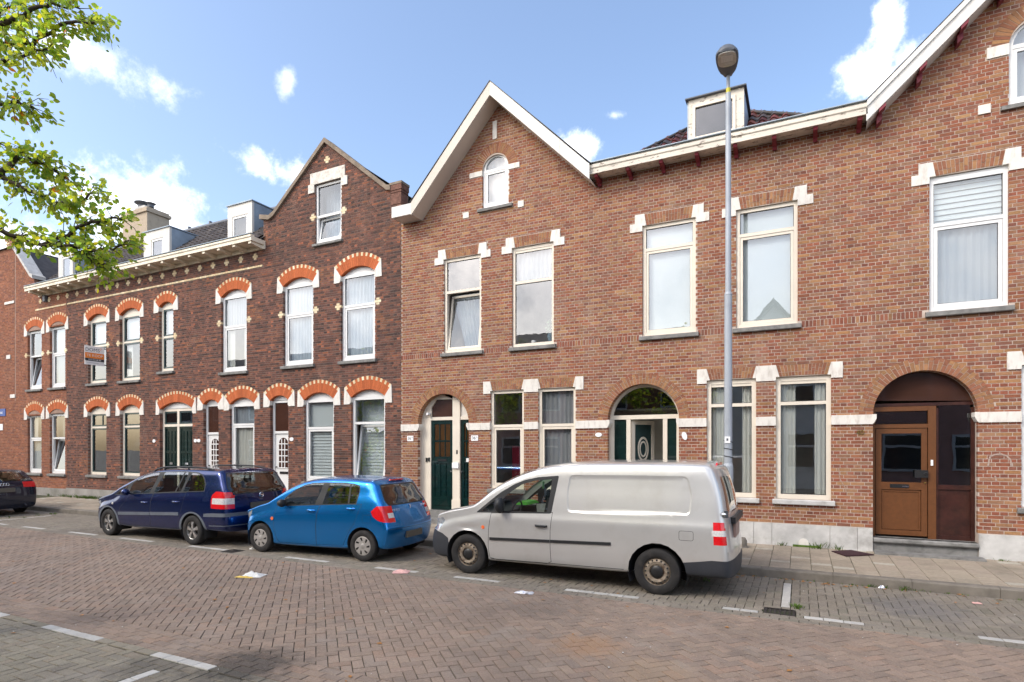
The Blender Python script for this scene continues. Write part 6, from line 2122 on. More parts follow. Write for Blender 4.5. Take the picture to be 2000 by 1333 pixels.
# ------------------------------------------------ silver van
van = Car('parked_van', 'silver panel van with rusty steel wheels and black side moulding, nearest of the row', -5.64, 8.88)
T = lambda t: (lambda x: interp(t, x))
van.screen = lambda u, v: False
Pv = dict(half_max=.897, tumble=.17,
    rail=T([(.0, .78), (.28, .84), (.43, .92), (.72, 1.005), (1.0, 1.055), (1.05, 1.07), (1.38, 1.33), (1.76, 1.545), (2.05, 1.655), (2.33, 1.72), (2.7, 1.75), (3.2, 1.765), (4.1, 1.77), (4.5, 1.765)]),
    crown=T([(0, .03), (1.0, .035), (1.4, .05), (2.2, .065), (4.5, .06)]), belt=T([(0, .80), (.8, .92), (1.2, 1.0), (1.6, 1.03), (4.6, 1.06)]),
    half=T([(0, .80), (.32, .865), (.6, .892), (1.0, .897), (4.0, .897), (4.4, .89), (4.8, .875)]), zbot=T([(0, .22), (.5, .20), (1.3, .215), (3.4, .235), (4.2, .27), (4.8, .27)]),
    tail=T([(.2, 4.77), (.5, 4.78), (.71, 4.76), (1.15, 4.715), (1.6, 4.62), (1.85, 4.50)]),
    nose=dict(x=.0, hood=.80, rake=T([(0, .05), (.35, 0), (.6, .015), (.85, .07), (1, .17)])),
    xs=[.36, .58, .88, 1.06, 1.40, 1.75, 2.10, 2.45, 3.0, 3.6, 4.1, 4.42],
    shear=T([(.3, .14), (.9, .16), (1.06, .18), (1.4, .16), (1.75, .12), (2.1, .06), (2.45, 0), (4.5, 0)]))
van.screen = lambda u, v: 7.25 < u < 9.85 and v > 8.15
van.net(body_stations(Pv), 7, 6)
van.arch(.88, .315, .385, .897, .36); van.arch(3.88, .315, .395, .897, .36)
seam = 'rubber'
trim = rounded([(1.03, .985), (1.25, 1.165), (1.43, 1.305), (1.67, 1.445), (1.84, 1.515), (2.07, 1.565), (2.41, 1.595), (2.36, 1.29), (2.32, 1.03), (1.78, 1.01)], .03)
doorp = [(1.31, .985), (1.275, .73), (1.27, .46), (1.29, .30), (1.40, .275), (2.25, .285), (2.32, .32), (2.31, .54), (2.31, .79), (2.335, 1.045), (1.78, 1.018)]
van.region('door_seam', grow(doorp, .008), seam)
van.region('door', doorp, None)
van.region('window_trim', trim, 'trim_black')
van.region('side_window', rounded([(1.44, 1.03), (1.48, 1.18), (1.54, 1.27), (1.67, 1.36), (1.81, 1.45), (2.04, 1.515), (2.30, 1.54), (2.28, 1.29), (2.245, 1.05)], .02), 'glass_car_clear')
van.region('quarter_window', [(1.12, 1.01), (1.31, 1.165), (1.35, 1.18), (1.345, 1.03)], 'glass_car_clear')
pan = rounded([(2.58, 1.61), (4.28, 1.625), (4.345, 1.37), (4.32, 1.105), (2.57, 1.065), (2.545, 1.35)], .07, 4)
a = van.region('cargo_panel', pan, None)
b = van.region('cargo_panel_field', grow(pan, -.024), None)
for i_ in b: van.names[i_] = ('cargo_panel', None)
def seg_dist(p, poly):
    d = 9.
    for i in range(len(poly)):
        a_, b_ = Vector(poly[i]), Vector(poly[i - 1]); e = b_ - a_
        t = max(0., min(1., (Vector(p) - a_).dot(e) / max(1e-9, e.dot(e)))); d = min(d, (Vector(p) - a_ - e * t).length)
    return d
for v in van.bm.verts:
    if abs(v.co.y) > .6 and in_poly((v.co.x, v.co.z), pan):
        k_ = min(1., seg_dist((v.co.x, v.co.z), pan) / .022)
        v.co.y -= math.copysign(.0085 * k_ * k_ * (3 - 2 * k_), v.co.y)
van.region('sill_seam', [(1.30, .270), (3.42, .300), (3.42, .309), (1.30, .279)], seam)
flap = rounded([(4.185, .775), (4.365, .775), (4.365, .895), (4.185, .895)], .025)
van.region('flap_seam', grow(flap, .005), seam); van.region('fuel_flap', flap, None)
van.region('slide_rail', [(2.6, .958), (4.45, .985), (4.45, .991), (2.6, .964)], None)
tl_ = [(4.625, .735), (4.615, 1.03), (5.0, 1.035), (5.0, .735)]
van.wrap('tail_light', tl_, 'light_red', lambda c: abs(c.y) > .815)
van.wrap('reverse_light', [(4.6, .85), (4.6, .925), (5, .925), (5, .85)], 'light_clear', lambda c: abs(c.y) > .815)
van.wrap('rear_bumper', [(4.235, .475), (4.45, .505), (4.6, .53), (5.1, .53), (5.1, .1), (4.20, .1)], 'trim_bumper')
van.wrap('front_bumper', [(-.2, .66), (.22, .66), (.40, .62), (.52, .55), (.60, .05), (-.2, .05)], 'trim_bumper')
van.wrap('head_light', [(.10, .68), (.16, .80), (.26, .845), (.40, .88), (.44, .83), (.36, .70), (.24, .665)], 'head_light', lambda c: abs(c.y) > .45)
van.region('rear_window', rounded([(-.68, 1.14), (.68, 1.14), (.60, 1.62), (-.60, 1.62)], .06), 'glass_car', 'yz')
van.region('door_split', [(-.18, .55), (-.172, .55), (-.172, 1.7), (-.18, 1.7)], seam, 'yz')
# dent above the front wheel
for v in van.bm.verts:
    if v.co.y < -.7:
        d = ((v.co.x - .92) / .20) ** 2 + ((v.co.z - .745) / .035) ** 2
        if d < 6: v.co.y += .022 * math.exp(-d)
van.finish(dict(body='paint_silver', windscreen='glass_car_clear'))
for x_, y_ in ((.88, -.882), (.88, .882), (3.88, -.882), (3.88, .882)): make_wheel(van, x_, y_, .315, 'steel', .195)
for sd in (-1, 1):
    for xa, xb in ((1.295, 2.305), (2.325, 3.24)):
        za = .573 + (xa - 1.3) * .031; zb_ = .573 + (xb - 1.3) * .031
        m = MB(); m.prism([(xa, za), (xb, zb_), (xb, zb_ + .042), (xa, za + .042)], sd * .872, sd * .912); van.add('moulding', m, 'trim_black', False)
handle(van, 2.165, .845, .89, 'trim_black'); mirror(van, 1.50, 1.13, .86, 'trim_black', .25, .17)
seats(van, [1.95], .85, .85, .55); dash(van, 1.15, .85, 1.0)
m = MB(); m.box(4.80, 4.865, -.55, .55, .99, 1.075); van.add('handle_bar', m, 'trim_black', False)
m = MB(); m.box(4.83, 4.862, -.50, .02, .80, .985); van.add('number_plate', m, 'plate_pink', False)
for z_ in (.60, 1.14):
    m = MB(); m.tube([(4.715, -.84, z_), (4.79, -.80, z_)], .02, 8); m.box(4.75, 4.80, -.83, -.79, z_ - .045, z_ + .045); van.add('hinge', m, 'chrome', 40)
m = MB(); m.prism([(-.30, 1.765), (.30, 1.765), (.26, 1.80), (-.26, 1.80)], 4.58, 4.60, axis='x'); van.add('brake_light', m, 'light_red', False)
m = MB(); m.lathe([(0, .006), (.028, .004), (.03, -.004)], (1.17, -.892, .765), 'y', 12); m.v = [(a_, -.892 - abs(b_ + .892), c_) for a_, b_, c_ in m.v]; van.add('indicator', m, 'light_amber', 40)
m = MB(); m.box(2.38, 2.42, -.68, .68, .35, 1.60); van.add('bulkhead', m, 'car_inside', False)
m = MB(); m.prism([(1.24, 1.03), (1.50, 1.04), (1.46, 1.08), (1.30, 1.09)], .10, .55); van.add('safety_vest', m, 'neon', False)
m = MB(); m.box(1.62, 1.625, .42, .50, 1.30, 1.42); van.add('air_freshener', m, 'neon', False)

# ------------------------------------------------ blue hatchback
hk = .943
hb = Car('parked_hatchback', 'bright blue five-door hatchback with grey hub caps parked behind the silver van', -10.00, 8.62, R(3.4))
sc_ = lambda pts: [(x * hk, z) for x, z in pts]
Pc = dict(half_max=.79, tumble=.26,
    rail=T([(0, .70), (.25, .74), (.39, .79), (.63, .875), (.86, .935), (1.08, 1.06), (1.29, 1.185), (1.51, 1.285), (1.66, 1.335), (1.9, 1.375), (2.2, 1.40), (2.6, 1.40), (2.95, 1.385), (3.2, 1.365)]),
    crown=T([(0, .03), (.86, .04), (1.3, .06), (1.9, .085), (3.2, .075)]), belt=T([(0, .72), (.6, .80), (.9, .87), (1.2, .90), (2.0, .95), (3.0, 1.0), (3.5, 1.02)]),
    half=T([(0, .66), (.25, .74), (.5, .785), (.9, .79), (2.9, .79), (3.2, .775), (3.5, .74)]), zbot=T([(0, .19), (.5, .16), (1.0, .15), (2.6, .17), (3.2, .23), (3.5, .25)]),
    tail=T([(.15, 3.42), (.35, 3.48), (.58, 3.52), (.69, 3.50), (.85, 3.44), (1.0, 3.375), (1.2, 3.26), (1.36, 3.17), (1.5, 3.10)]),
    nose=dict(x=0.0, hood=.70, rake=T([(0, .05), (.4, 0), (.65, .02), (.85, .08), (1, .18)])),
    xs=[.30, .48, .66, .86, 1.08, 1.32, 1.60, 1.95, 2.35, 2.75, 3.02],
    shear=T([(.3, .14), (.86, .16), (1.08, .16), (1.32, .14), (1.6, .09), (1.95, .02), (2.3, 0), (3.5, 0)]))
hb.screen = lambda u, v: 7.1 < u < 9.9 and v > 8.15
hb.net(body_stations(Pc), 7, 6)
FWX, RWX = .635, 3.035
hb.arch(FWX, .275, .335, .79, .32); hb.arch(RWX, .275, .335, .79, .32)
d1 = sc_([(1.11, .905), (1.05, .74), (1.04, .53), (1.11, .31), (1.17, .225), (2.115, .235), (2.11, .59), (2.13, .79), (2.20, .965), (1.7, .94)])
d2 = sc_([(2.215, .967), (2.145, .79), (2.125, .59), (2.13, .236), (2.76, .26), (2.80, .33), (2.89, .49), (3.03, .67), (3.11, .84), (3.18, 1.005), (2.7, .985)])
for d in (d1, d2):
    hb.region('door_seam', grow(d, .0055), seam); hb.region('door', d, None)
g1 = sc_([(1.25, .925), (1.29, 1.03), (1.37, 1.10), (1.54, 1.21), (1.73, 1.295), (1.92, 1.335), (2.21, 1.355), (2.15, 1.18), (2.07, .97)])
g2 = sc_([(2.26, .98), (2.30, 1.16), (2.36, 1.355), (2.69, 1.36), (2.94, 1.345), (3.05, 1.325), (3.08, 1.27), (3.07, 1.15), (3.04, 1.02)])
tr = sc_([(1.14, .90), (1.22, 1.01), (1.36, 1.125), (1.53, 1.23), (1.73, 1.315), (1.92, 1.352), (2.21, 1.372), (2.69, 1.378), (2.94, 1.362), (3.07, 1.34), (3.10, 1.27), (3.09, 1.15), (3.06, 1.003), (2.26, .962), (2.07, .952)])
hb.region('window_trim', rounded(tr, .02), 'trim_black')
hb.region('side_window', rounded(g1, .02), 'glass_car'); hb.region('side_window', rounded(g2, .02), 'glass_car')
hb.region('window_bar', sc_([(2.86, .99), (2.90, .99), (2.885, 1.37), (2.845, 1.37)]), 'trim_black', only=[hb.next - 1, hb.next - 2])
fl_ = rounded(sc_([(3.22, .69), (3.40, .69), (3.40, .82), (3.22, .82)]), .025)
hb.region('flap_seam', grow(fl_, .004), seam, cond=lambda f: f.calc_center_median().z < .95); hb.region('fuel_flap', fl_, None)
tlp = rounded(sc_([(3.40, .89), (3.52, .985), (3.60, .985), (3.95, .95), (3.95, .68), (3.75, .70), (3.56, .735), (3.45, .80)]), .02)
hb.wrap('tail_light', tlp, 'light_red', lambda c: abs(c.y) > .52 and c.x > 3.15)
hb.wrap('reverse_light', sc_([(3.60, .775), (3.95, .775), (3.95, .86), (3.60, .86)]), 'light_clear', lambda c: .54 < abs(c.y) < .66 and c.x > 3.35)
hb.region('hatch_seam', rounded([(-.60, .50), (.60, .50), (.70, .66), (.66, 1.0), (.60, 1.33), (-.60, 1.33), (-.66, 1.0), (-.70, .66)], .03), None, 'yz') if False else None
rw = rounded([(-.56, 1.00), (.56, 1.00), (.60, 1.06), (.53, 1.33), (-.53, 1.33), (-.60, 1.06)], .03)
hb.region('rear_window_trim', grow(rw, .02), 'trim_black', 'yz'); hb.region('rear_window', rw, 'glass_car', 'yz')
hb.region('bumper_seam', [(-.72, .575), (.72, .575), (.72, .583), (-.72, .583)], seam, 'yz')
hb.wrap('head_light', sc_([(.16, .58), (.20, .66), (.34, .765), (.42, .80), (.40, .73), (.30, .62), (.22, .57)]), 'head_light', lambda c: abs(c.y) > .35)
hb.finish(dict(body='paint_blue', windscreen='glass_car_clear'))
for x_ in (FWX, RWX):
    for s in (-1, 1): make_wheel(hb, x_, s * .785, .275, 'cap', .165)
handle(hb, 2.0 * hk, .86, .775, 'paint_blue', .17); handle(hb, 2.945 * hk, .925, .765, 'paint_blue', .17)
mirror(hb, 1.26, .975, .76, 'trim_black', .15, .15)
seats(hb, [1.55, 2.45], .75, .72, .48); dash(hb, .95, .75, .88)
m = MB(); m.box(3.585, 3.622, -.26, .26, .385, .50); hb.add('number_plate', m, 'plate', False)
m = MB(); m.tube([(3.36, .30, 1.02), (3.33, .10, 1.055), (3.31, -.25, 1.075)], .009, 6); m.lathe([(0, .03), (.03, .03), (.03, 0)], (3.345, .31, 1.0), 'x', 10); hb.add('wiper', m, 'rubber', False)
m = MB(); m.lathe([(0, .012), (.03, .01), (.035, 0)], (.94, -.785, .665), 'y', 12); m.v = [(a_, -.785 - abs(b_ + .785), c_) for a_, b_, c_ in m.v]; hb.add('indicator', m, 'light_amber', 40)
text_part('badge_text', 'CELERIO', .055, M['chrome'], (3.505, -.44, .90), (R(82), 0, R(86)), hb.root, .003)
text_part('badge_text', 'SUZUKI', .055, M['chrome'], (3.505, .46, .92), (R(82), 0, R(94)), hb.root, .003)
text_part('emblem', 'S', .10, M['chrome'], (3.515, 0, .93), (R(80), 0, R(90)), hb.root, .006)
m = MB(); m.prism([(-.22, 1.405), (.22, 1.405), (.20, 1.43), (-.20, 1.43)], 3.20, 3.225, axis='x'); hb.add('brake_light', m, 'light_red', False)

# ------------------------------------------------ navy people carrier
mp = Car('parked_people_carrier', 'dark navy estate-bodied people carrier with roof rails and silver alloy wheels', -14.95, 8.665)
Pz = dict(half_max=.865, tumble=.22,
    rail=T([(0, .70), (.17, .72), (.29, .76), (.58, .87), (.90, .935), (1.25, 1.10), (1.52, 1.22), (1.97, 1.395), (2.26, 1.465), (2.48, 1.49), (2.96, 1.51), (3.54, 1.515), (4.1, 1.51), (4.35, 1.50)]),
    crown=T([(0, .03), (.9, .04), (1.5, .06), (2.4, .08), (4.35, .075)]), belt=T([(0, .74), (.6, .82), (1.0, .92), (1.5, .965), (2.4, 1.02), (3.4, 1.075), (4.5, 1.11)]),
    half=T([(0, .72), (.25, .81), (.5, .855), (.9, .865), (3.6, .865), (4.1, .85), (4.5, .82)]), zbot=T([(0, .24), (.5, .22), (1.2, .22), (3.3, .25), (4.0, .29), (4.6, .30)]),
    tail=T([(.25, 4.58), (.45, 4.64), (.73, 4.63), (.95, 4.62), (1.1, 4.60), (1.34, 4.46), (1.5, 4.37), (1.6, 4.33)]),
    nose=dict(x=.0, hood=.70, rake=T([(0, .06), (.35, 0), (.6, .02), (.85, .09), (1, .20)])),
    xs=[.34, .54, .76, .95, 1.25, 1.55, 1.95, 2.40, 2.95, 3.5, 3.95, 4.20],
    shear=T([(.3, .16), (.9, .20), (1.25, .22), (1.55, .18), (1.95, .10), (2.4, .02), (2.8, 0), (4.5, 0)]))
mp.screen = lambda u, v: 7.1 < u < 10 and v > 8.15
mp.net(body_stations(Pz), 7, 6)
ZF, ZR = .76, 3.70
mp.arch(ZF, .305, .355, .865, .34); mp.arch(ZR, .305, .355, .865, .34)
# grey arch trims
for cx_, zf_ in ((ZF, .56), (ZR, .60)):
    ring = [(cx_ + .42 * math.cos(R(a_)), .315 + .375 * math.sin(R(a_))) for a_ in range(-20, 201, 10)]
    mp.region('arch_trim', ring, 'trim_grey', cond=lambda f: f.calc_center_median().z < .8)
mp.wrap('rear_bumper_strip', [(4.06, .60), (4.3, .61), (4.9, .63), (4.9, .70), (4.3, .685), (4.06, .665)], 'trim_grey')
mp.wrap('rear_bumper_line', [(4.2, .415), (4.9, .435), (4.9, .455), (4.2, .435)], 'trim_grey')
mp.wrap('front_bumper', [(-.2, .52), (.1, .54), (.34, .50), (.44, .2), (-.2, .2)], 'trim_grey')
e1 = [(1.53, .97), (1.43, .81), (1.22, .66), (1.20, .30), (2.315, .29), (2.31, .53), (2.33, .84), (2.40, 1.015)]
e2 = [(2.415, 1.018), (2.345, .84), (2.325, .53), (2.33, .29), (3.22, .30), (3.30, .62), (3.36, .70), (3.43, .89), (3.49, 1.075)]
for d in (e1, e2):
    mp.region('door_seam', grow(d, .006), seam, only=[0]); mp.region('door', d, None, only=[0] + [k_ for k_, n_ in mp.names.items() if n_[0] == 'door_seam'])
trz = [(.96, .935), (1.20, 1.075), (1.47, 1.21), (1.62, 1.275), (1.97, 1.41), (2.24, 1.468), (2.49, 1.488), (3.32, 1.515), (3.74, 1.50), (3.90, 1.46), (3.985, 1.38), (4.045, 1.27), (4.055, 1.115), (3.35, 1.075), (2.4, 1.015), (1.45, .965)]
mp.region('window_trim', rounded(trz, .02), 'trim_black')
mp.region('quarter_window', [(1.05, .96), (1.21, 1.065), (1.44, 1.185), (1.40, .98)], 'glass_car')
mp.region('side_window', rounded([(1.50, .98), (1.54, 1.12), (1.60, 1.225), (1.78, 1.31), (1.97, 1.385), (2.23, 1.445), (2.47, 1.465), (2.39, 1.26), (2.25, 1.03)], .02), 'glass_car')
mp.region('side_window', rounded([(2.40, 1.04), (2.52, 1.26), (2.66, 1.475), (3.31, 1.495), (3.23, 1.30), (3.12, 1.085)], .02), 'glass_car')
mp.region('side_window', rounded([(3.16, 1.085), (3.26, 1.28), (3.36, 1.495), (3.45, 1.49), (3.39, 1.29), (3.32, 1.095)], .01), 'glass_car')
mp.region('side_window', rounded([(3.39, 1.095), (3.46, 1.29), (3.56, 1.48), (3.73, 1.475), (3.88, 1.44), (3.96, 1.37), (4.02, 1.26), (4.03, 1.13)], .02), 'glass_car')
tz = rounded([(4.27, .78), (4.265, .93), (4.29, 1.05), (4.38, 1.125), (4.48, 1.125), (5, 1.08), (5, .775)], .02)
mp.wrap('tail_light', tz, 'light_red', lambda c: abs(c.y) > .62 and c.x > 4.2)
mp.wrap('reverse_light', [(4.30, .87), (5, .87), (5, .99), (4.31, .99)], 'light_clear', lambda c: abs(c.y) > .62 and c.x > 4.2)
rwz = rounded([(-.60, 1.08), (.60, 1.08), (.70, 1.17), (.60, 1.48), (-.60, 1.48), (-.70, 1.17)], .04)
mp.region('rear_window_trim', grow(rwz, .018), 'trim_black', 'yz'); mp.region('rear_window', rwz, 'glass_car', 'yz')
mp.wrap('head_light', [(.12, .60), (.16, .70), (.30, .77), (.40, .80), (.40, .70), (.28, .60)], 'head_light', lambda c: abs(c.y) > .42)
mp.finish(dict(body='paint_navy', windscreen='glass_car_clear'))
for x_ in (ZF, ZR):
    for s in (-1, 1): make_wheel(mp, x_, s * .860, .305, 'alloy', .19)
for sd in (-1, 1):
    for xa, xb in ((1.17, 2.312), (2.33, 3.29)):
        za = .497 + (xa - 1.1) * .0446; zb_ = .497 + (xb - 1.1) * .0446
        m = MB(); m.prism([(xa, za), (xb, zb_), (xb, zb_ + .064), (xa, za + .066)], sd * .84, sd * .876); mp.add('side_moulding', m, 'trim_grey', False)
handle(mp, 2.13, .82, .85, 'paint_navy'); handle(mp, 3.20, .875, .85, 'paint_navy')
mirror(mp, 1.58, 1.03, .84, 'paint_navy', .15, .15)
seats(mp, [1.95, 2.95, 3.55], .82, .78, .52); dash(mp, 1.2, .82, .98)
for s in (-1, 1):
    m = MB(); m.tube([(2.10, s * .64, 1.475), (2.22, s * .645, 1.53), (2.5, s * .65, 1.585), (3.1, s * .65, 1.60), (3.7, s * .645, 1.595), (4.05, s * .64, 1.565), (4.15, s * .635, 1.52)], .018, 8)
    for xx in (2.5, 3.3, 3.95): m.tube([(xx, s * .63, 1.50), (xx, s * .65, 1.59)], .02, 6)
    mp.add('roof_rail', m, 'trim_black', True)
m = MB(); m.box(4.72, 4.752, -.26, .27, .76, .875); mp.add('number_plate', m, 'plate', False)
m = MB(); m.lathe([(.05, 0), (.058, .004), (.05, .012), (.045, .004)], (4.715, 0.02, 1.02), 'x', 20); m.add([(4.722, -.03, 1.03), (4.722, .03, 1.035), (4.722, .08, 1.01), (4.722, .02, 1.005)], [(0, 1, 2, 3)]); mp.add('emblem', m, 'chrome', 40)
m = MB(); m.tube([(4.70, .10, 1.06), (4.63, -.05, 1.12), (4.57, -.22, 1.18)], .009, 6); mp.add('wiper', m, 'rubber', False)
m = MB(); m.lathe([(0, .01), (.028, .008), (.03, 0)], (.95, -.862, .75), 'y', 12); m.v = [(a_, -.862 - abs(b_ + .862), c_) for a_, b_, c_ in m.v]; mp.add('indicator', m, 'light_clear', 40)

# ------------------------------------------------ near-black hatchback cut by the left edge of the picture
bk = Car('parked_hatchback', 'near-black hatchback with red tail light at the left edge of the street', -25.20, 8.64)
Pk = dict(half_max=.87, tumble=.30,
    rail=T([(0, .66), (.25, .70), (.6, .84), (1.0, .92), (1.35, 1.08), (1.7, 1.22), (2.1, 1.30), (2.6, 1.34), (3.2, 1.315), (3.7, 1.26)]),
    crown=T([(0, .03), (1.0, .04), (2.0, .07), (3.9, .07)]), belt=T([(0, .7), (1.0, .86), (2.0, .93), (3.5, 1.0), (4.3, 1.02)]),
    half=T([(0, .74), (.3, .82), (.6, .865), (3.5, .87), (4.0, .83), (4.3, .78)]), zbot=T([(0, .2), (1, .17), (3, .18), (4.2, .22)]),
    tail=T([(.2, 4.18), (.45, 4.24), (.7, 4.23), (.95, 4.17), (1.05, 4.08), (1.2, 3.84), (1.35, 3.66)]),
    nose=dict(x=0.0, hood=.66, rake=T([(0, .05), (.4, 0), (.65, .02), (.85, .08), (1, .18)])),
    xs=[.30, .55, .80, 1.02, 1.35, 1.70, 2.10, 2.60, 3.10, 3.50],
    shear=T([(.3, .14), (1.0, .18), (1.35, .18), (1.7, .1), (2.1, .03), (2.6, 0), (4.3, 0)]))
bk.screen = lambda u, v: 7.1 < u < 9.0 and v > 8.15
bk.net(body_stations(Pk), 6, 5)
bk.arch(.85, .31, .36, .87, .34); bk.arch(3.43, .31, .36, .87, .34)
bk.region('side_window', rounded([(1.45, .95), (1.75, 1.17), (2.1, 1.26), (2.6, 1.295), (3.2, 1.26), (3.42, 1.16), (3.45, 1.04), (2.4, .98)], .04), 'glass_car')
rwk = rounded([(-.60, 1.02), (.60, 1.02), (.66, 1.07), (.52, 1.29), (-.52, 1.29), (-.66, 1.07)], .03)
bk.region('rear_window', rwk, 'glass_car', 'yz')
bk.wrap('tail_light', rounded([(3.98, .82), (3.96, .93), (4.02, .985), (5, .985), (5, .83)], .02), 'light_red', lambda c: abs(c.y) > .50 and c.x > 3.9)
bk.finish(dict(body='paint_black', windscreen='glass_car_clear'))
for x_ in (.85, 3.43):
    for s in (-1, 1): make_wheel(bk, x_, s * .865, .31, 'alloy', .2)
seats(bk, [1.75, 2.75], .82, .75, .48)
m = MB(); m.box(4.32, 4.352, -.26, .26, .70, .82); bk.add('number_plate', m, 'plate', False)
m = MB()
for k in range(4): m.lathe([(.038, 0), (.045, .006), (.038, .010), (.033, .004)], (4.285, -.10 + k * .066, .925), 'x', 18)
bk.add('emblem', m, 'chrome', 40)
m = MB(); m.lathe([(.03, 0), (.036, .04), (.030, .05), (.028, .0)], (4.26, .55, .30), 'x', 12); bk.add('exhaust', m, 'chrome', 40)
M['led'] = mat('led', (.55, .53, .50), .3, var=.1, scale=60)
# ---------------------------------------------------------------- street lamp
lp = thing('street_lamp', 'tall grey street lamp with a flat oval head on the pavement behind the van', 'street lamp', (-1.09, 10.45, .15))
lx, ly = -1.09, 10.45
m = MB(); m.tube([(lx, ly, .10), (lx, ly, 1.70)], .080, 16); m.tube([(lx, ly, 1.70), (lx, ly, 1.75)], [.080, .066], 16, cap=False); m.tube([(lx, ly, 1.75), (lx, ly, 4.60)], [.066, .062], 16, cap=False); m.tube([(lx, ly, 4.60), (lx, ly, 4.65)], [.067, .049], 16)
m.tube([(lx, ly, 4.60), (lx, ly, 8.02)], [.049, .043], 14); m.tube([(lx, ly, 8.10), (lx, ly, 8.36)], .030, 12)
m.build('pole', M['lamp_grey'], lp, smooth=40)
m = MB(); m.tube([(lx, ly, 8.02), (lx, ly, 8.10)], .036, 12); m.build('yellow_band', M['yellow'], lp, smooth=40)
# head: an oval pan reaching out over the road, tilted up
hd = Vector((.06, -1, .20)).normalized() * .74; hr_ = Vector((1, .10, 0)).normalized(); hn = hr_.cross(hd.normalized()).normalized()
if hn.z > 0: hn = -hn                     # underside normal
org = Vector((lx - .005, ly + .04, 8.34))
def head_pt(s, t, h): return tuple(org + hd * t + hr_ * s + hn * h)
prof = [(0, .06), (.06, .08), (.16, .125), (.32, .162), (.50, .178), (.66, .172), (.76, .13), (.80, .06), (.815, .0)]
def outline_w(t): return interp(prof, t)
ts = [0, .03, .08, .15, .25, .35, .45, .55, .65, .72, .77, .80, .81]
v = []; f = []
cross = [(-1, 0), (-.96, .03), (-.8, .045), (0, .05), (.8, .045), (.96, .03), (1, 0), (.8, -.045), (.4, -.075), (0, -.085), (-.4, -.075), (-.8, -.045)]
for t in ts:
    w = max(.002, outline_w(t)); k = min(1, w / .12)
    for a, b in cross: v.append(head_pt(a * w, t, b * k))
n = len(cross)
for i in range(len(ts) - 1):
    for j in range(n): f.append((i * n + j, i * n + (j + 1) % n, (i + 1) * n + (j + 1) % n, (i + 1) * n + j))
f.append(tuple(range(n))); f.append(tuple(range((len(ts) - 1) * n, len(ts) * n)))
m = MB(); m.add(v, f); m.build('lamp_head', M['lamp_dark'], lp, smooth=35, fix=True)
pts = []
for a in range(0, 360, 15):
    c, s = math.cos(R(a)), math.sin(R(a))
    e = 2.0 / 3.0
    pts.append((.145 * math.copysign(abs(c) ** e, c), .555 + .205 * math.copysign(abs(s) ** e, s)))
m = MB(); m.add([head_pt(a, b, .062) for a, b in pts] + [head_pt(a * .97, b, .030) for a, b in pts], [tuple(range(24))] + [(i, (i + 1) % 24, 24 + (i + 1) % 24, 24 + i) for i in range(24)]); m.build('lens', M['lens'], lp, fix=True)
q = [(-.09, .50), (.09, .50), (.09, .66), (-.09, .66)]
m = MB(); m.add([head_pt(a, b, .066) for a, b in q] + [head_pt(a, b, .055) for a, b in q], [(0, 1, 2, 3), (0, 1, 5, 4), (1, 2, 6, 5), (2, 3, 7, 6), (3, 0, 4, 7)])
m.build('led_panel', M['led'], lp, fix=True)
m = MB()
for k in range(3):
    z = 1.84 + k * .13
    m.tube([(lx + .071 * math.cos(R(a)), ly + .071 * math.sin(R(a)), z + .035 * math.sin(R(a * .5))) for a in range(0, 361, 20)], .006, 5, cap=False)
m.build('cable_ties', M['rubber'], lp)
MB().box(lx - .05, lx + .04, ly - .077, ly - .0655, 2.09, 2.20).build('sticker', M['white_plain'], lp)
MB().box(lx - .02, lx + .01, ly - .079, ly - .0772, 2.13, 2.17).build('sticker_print', M['lamp_dark'], lp)
stub = thing('concrete_bollard', 'stub of a low weathered stone post on the pavement against the grey plinth', 'bollard', (-.98, 11.6, .16))
m = MB(); m.lathe([(.10, -.02), (.10, .14), (.07, .19), (0, .20)], (-.98, 11.6, .15), 'z', 10); m.build('post', M['kerb'], stub, smooth=40); m = MB(); m.lathe([(.14, -.02), (.13, .02), (.1, .03)], (-.98, 11.6, .15), 'z', 10); m.build('footing', M['kerb'], stub, smooth=40)

# door mat
dmat = MB(); dmat.prism([(.50, 11.76), (.70, 11.36), (1.14, 11.70), (.82, 12.04)], .165, .181, axis='z')
dmat.build('door_mat', M['mat_dark'], fix=True, label='flat dark maroon rubber mat lying on the pavement left of the brown door', cat='mat')

# ---------------------------------------------------------------- litter
def crumple(name, x, y, w, d, h, matname, label, cat='litter', rz=0.0, group=None, seed=0, extra=None):
    r = random.Random(seed)
    N = 7; v = []; f = []
    for i in range(N + 1):
        for j in range(N + 1):
            a, b = (i / N - .5) * w, (j / N - .5) * d
            edge = 1 - max(abs(i / N - .5), abs(j / N - .5)) * 2
            z = .006 + h * max(0, edge) ** .7 * r.uniform(.2, 1.0)
            a += r.uniform(-.02, .02) * w * 2; b += r.uniform(-.04, .04) * d * 2
            c, s = math.cos(rz), math.sin(rz)
            v.append((x + a * c - b * s, y + a * s + b * c, z))
    for i in range(N):
        for j in range(N):
            k = i * (N + 1) + j; f.append((k, k + N + 1, k + N + 2, k + 1))
    n0 = len(v)
    m = MB(); m.add(v, f)
    m.add([(a, b, max(.001, c - .003)) for a, b, c in v], [q[::-1] for q in f])
    o = m.build(name, M[matname])
    o.data.materials[0] = M[matname]
    return tag(o, label, cat, group)
lit = thing('paper_wrapper', 'crumpled white and yellow food wrapper lying on the road before the blue hatchback', 'litter', (-7.7, 6.35, 0))
a = crumple('paper', -7.68, 6.36, .34, .24, .09, 'paper', None, None, R(20), seed=3); b = crumple('yellow_edge', -7.72, 6.24, .30, .09, .03, 'paper_yellow', None, None, R(16), seed=4)
for o in (a, b):
    o.data.transform(Matrix.Translation((7.7, -6.35, 0))); o.parent = lit
    for k in ('label', 'category'):
        if k in o: del o[k]
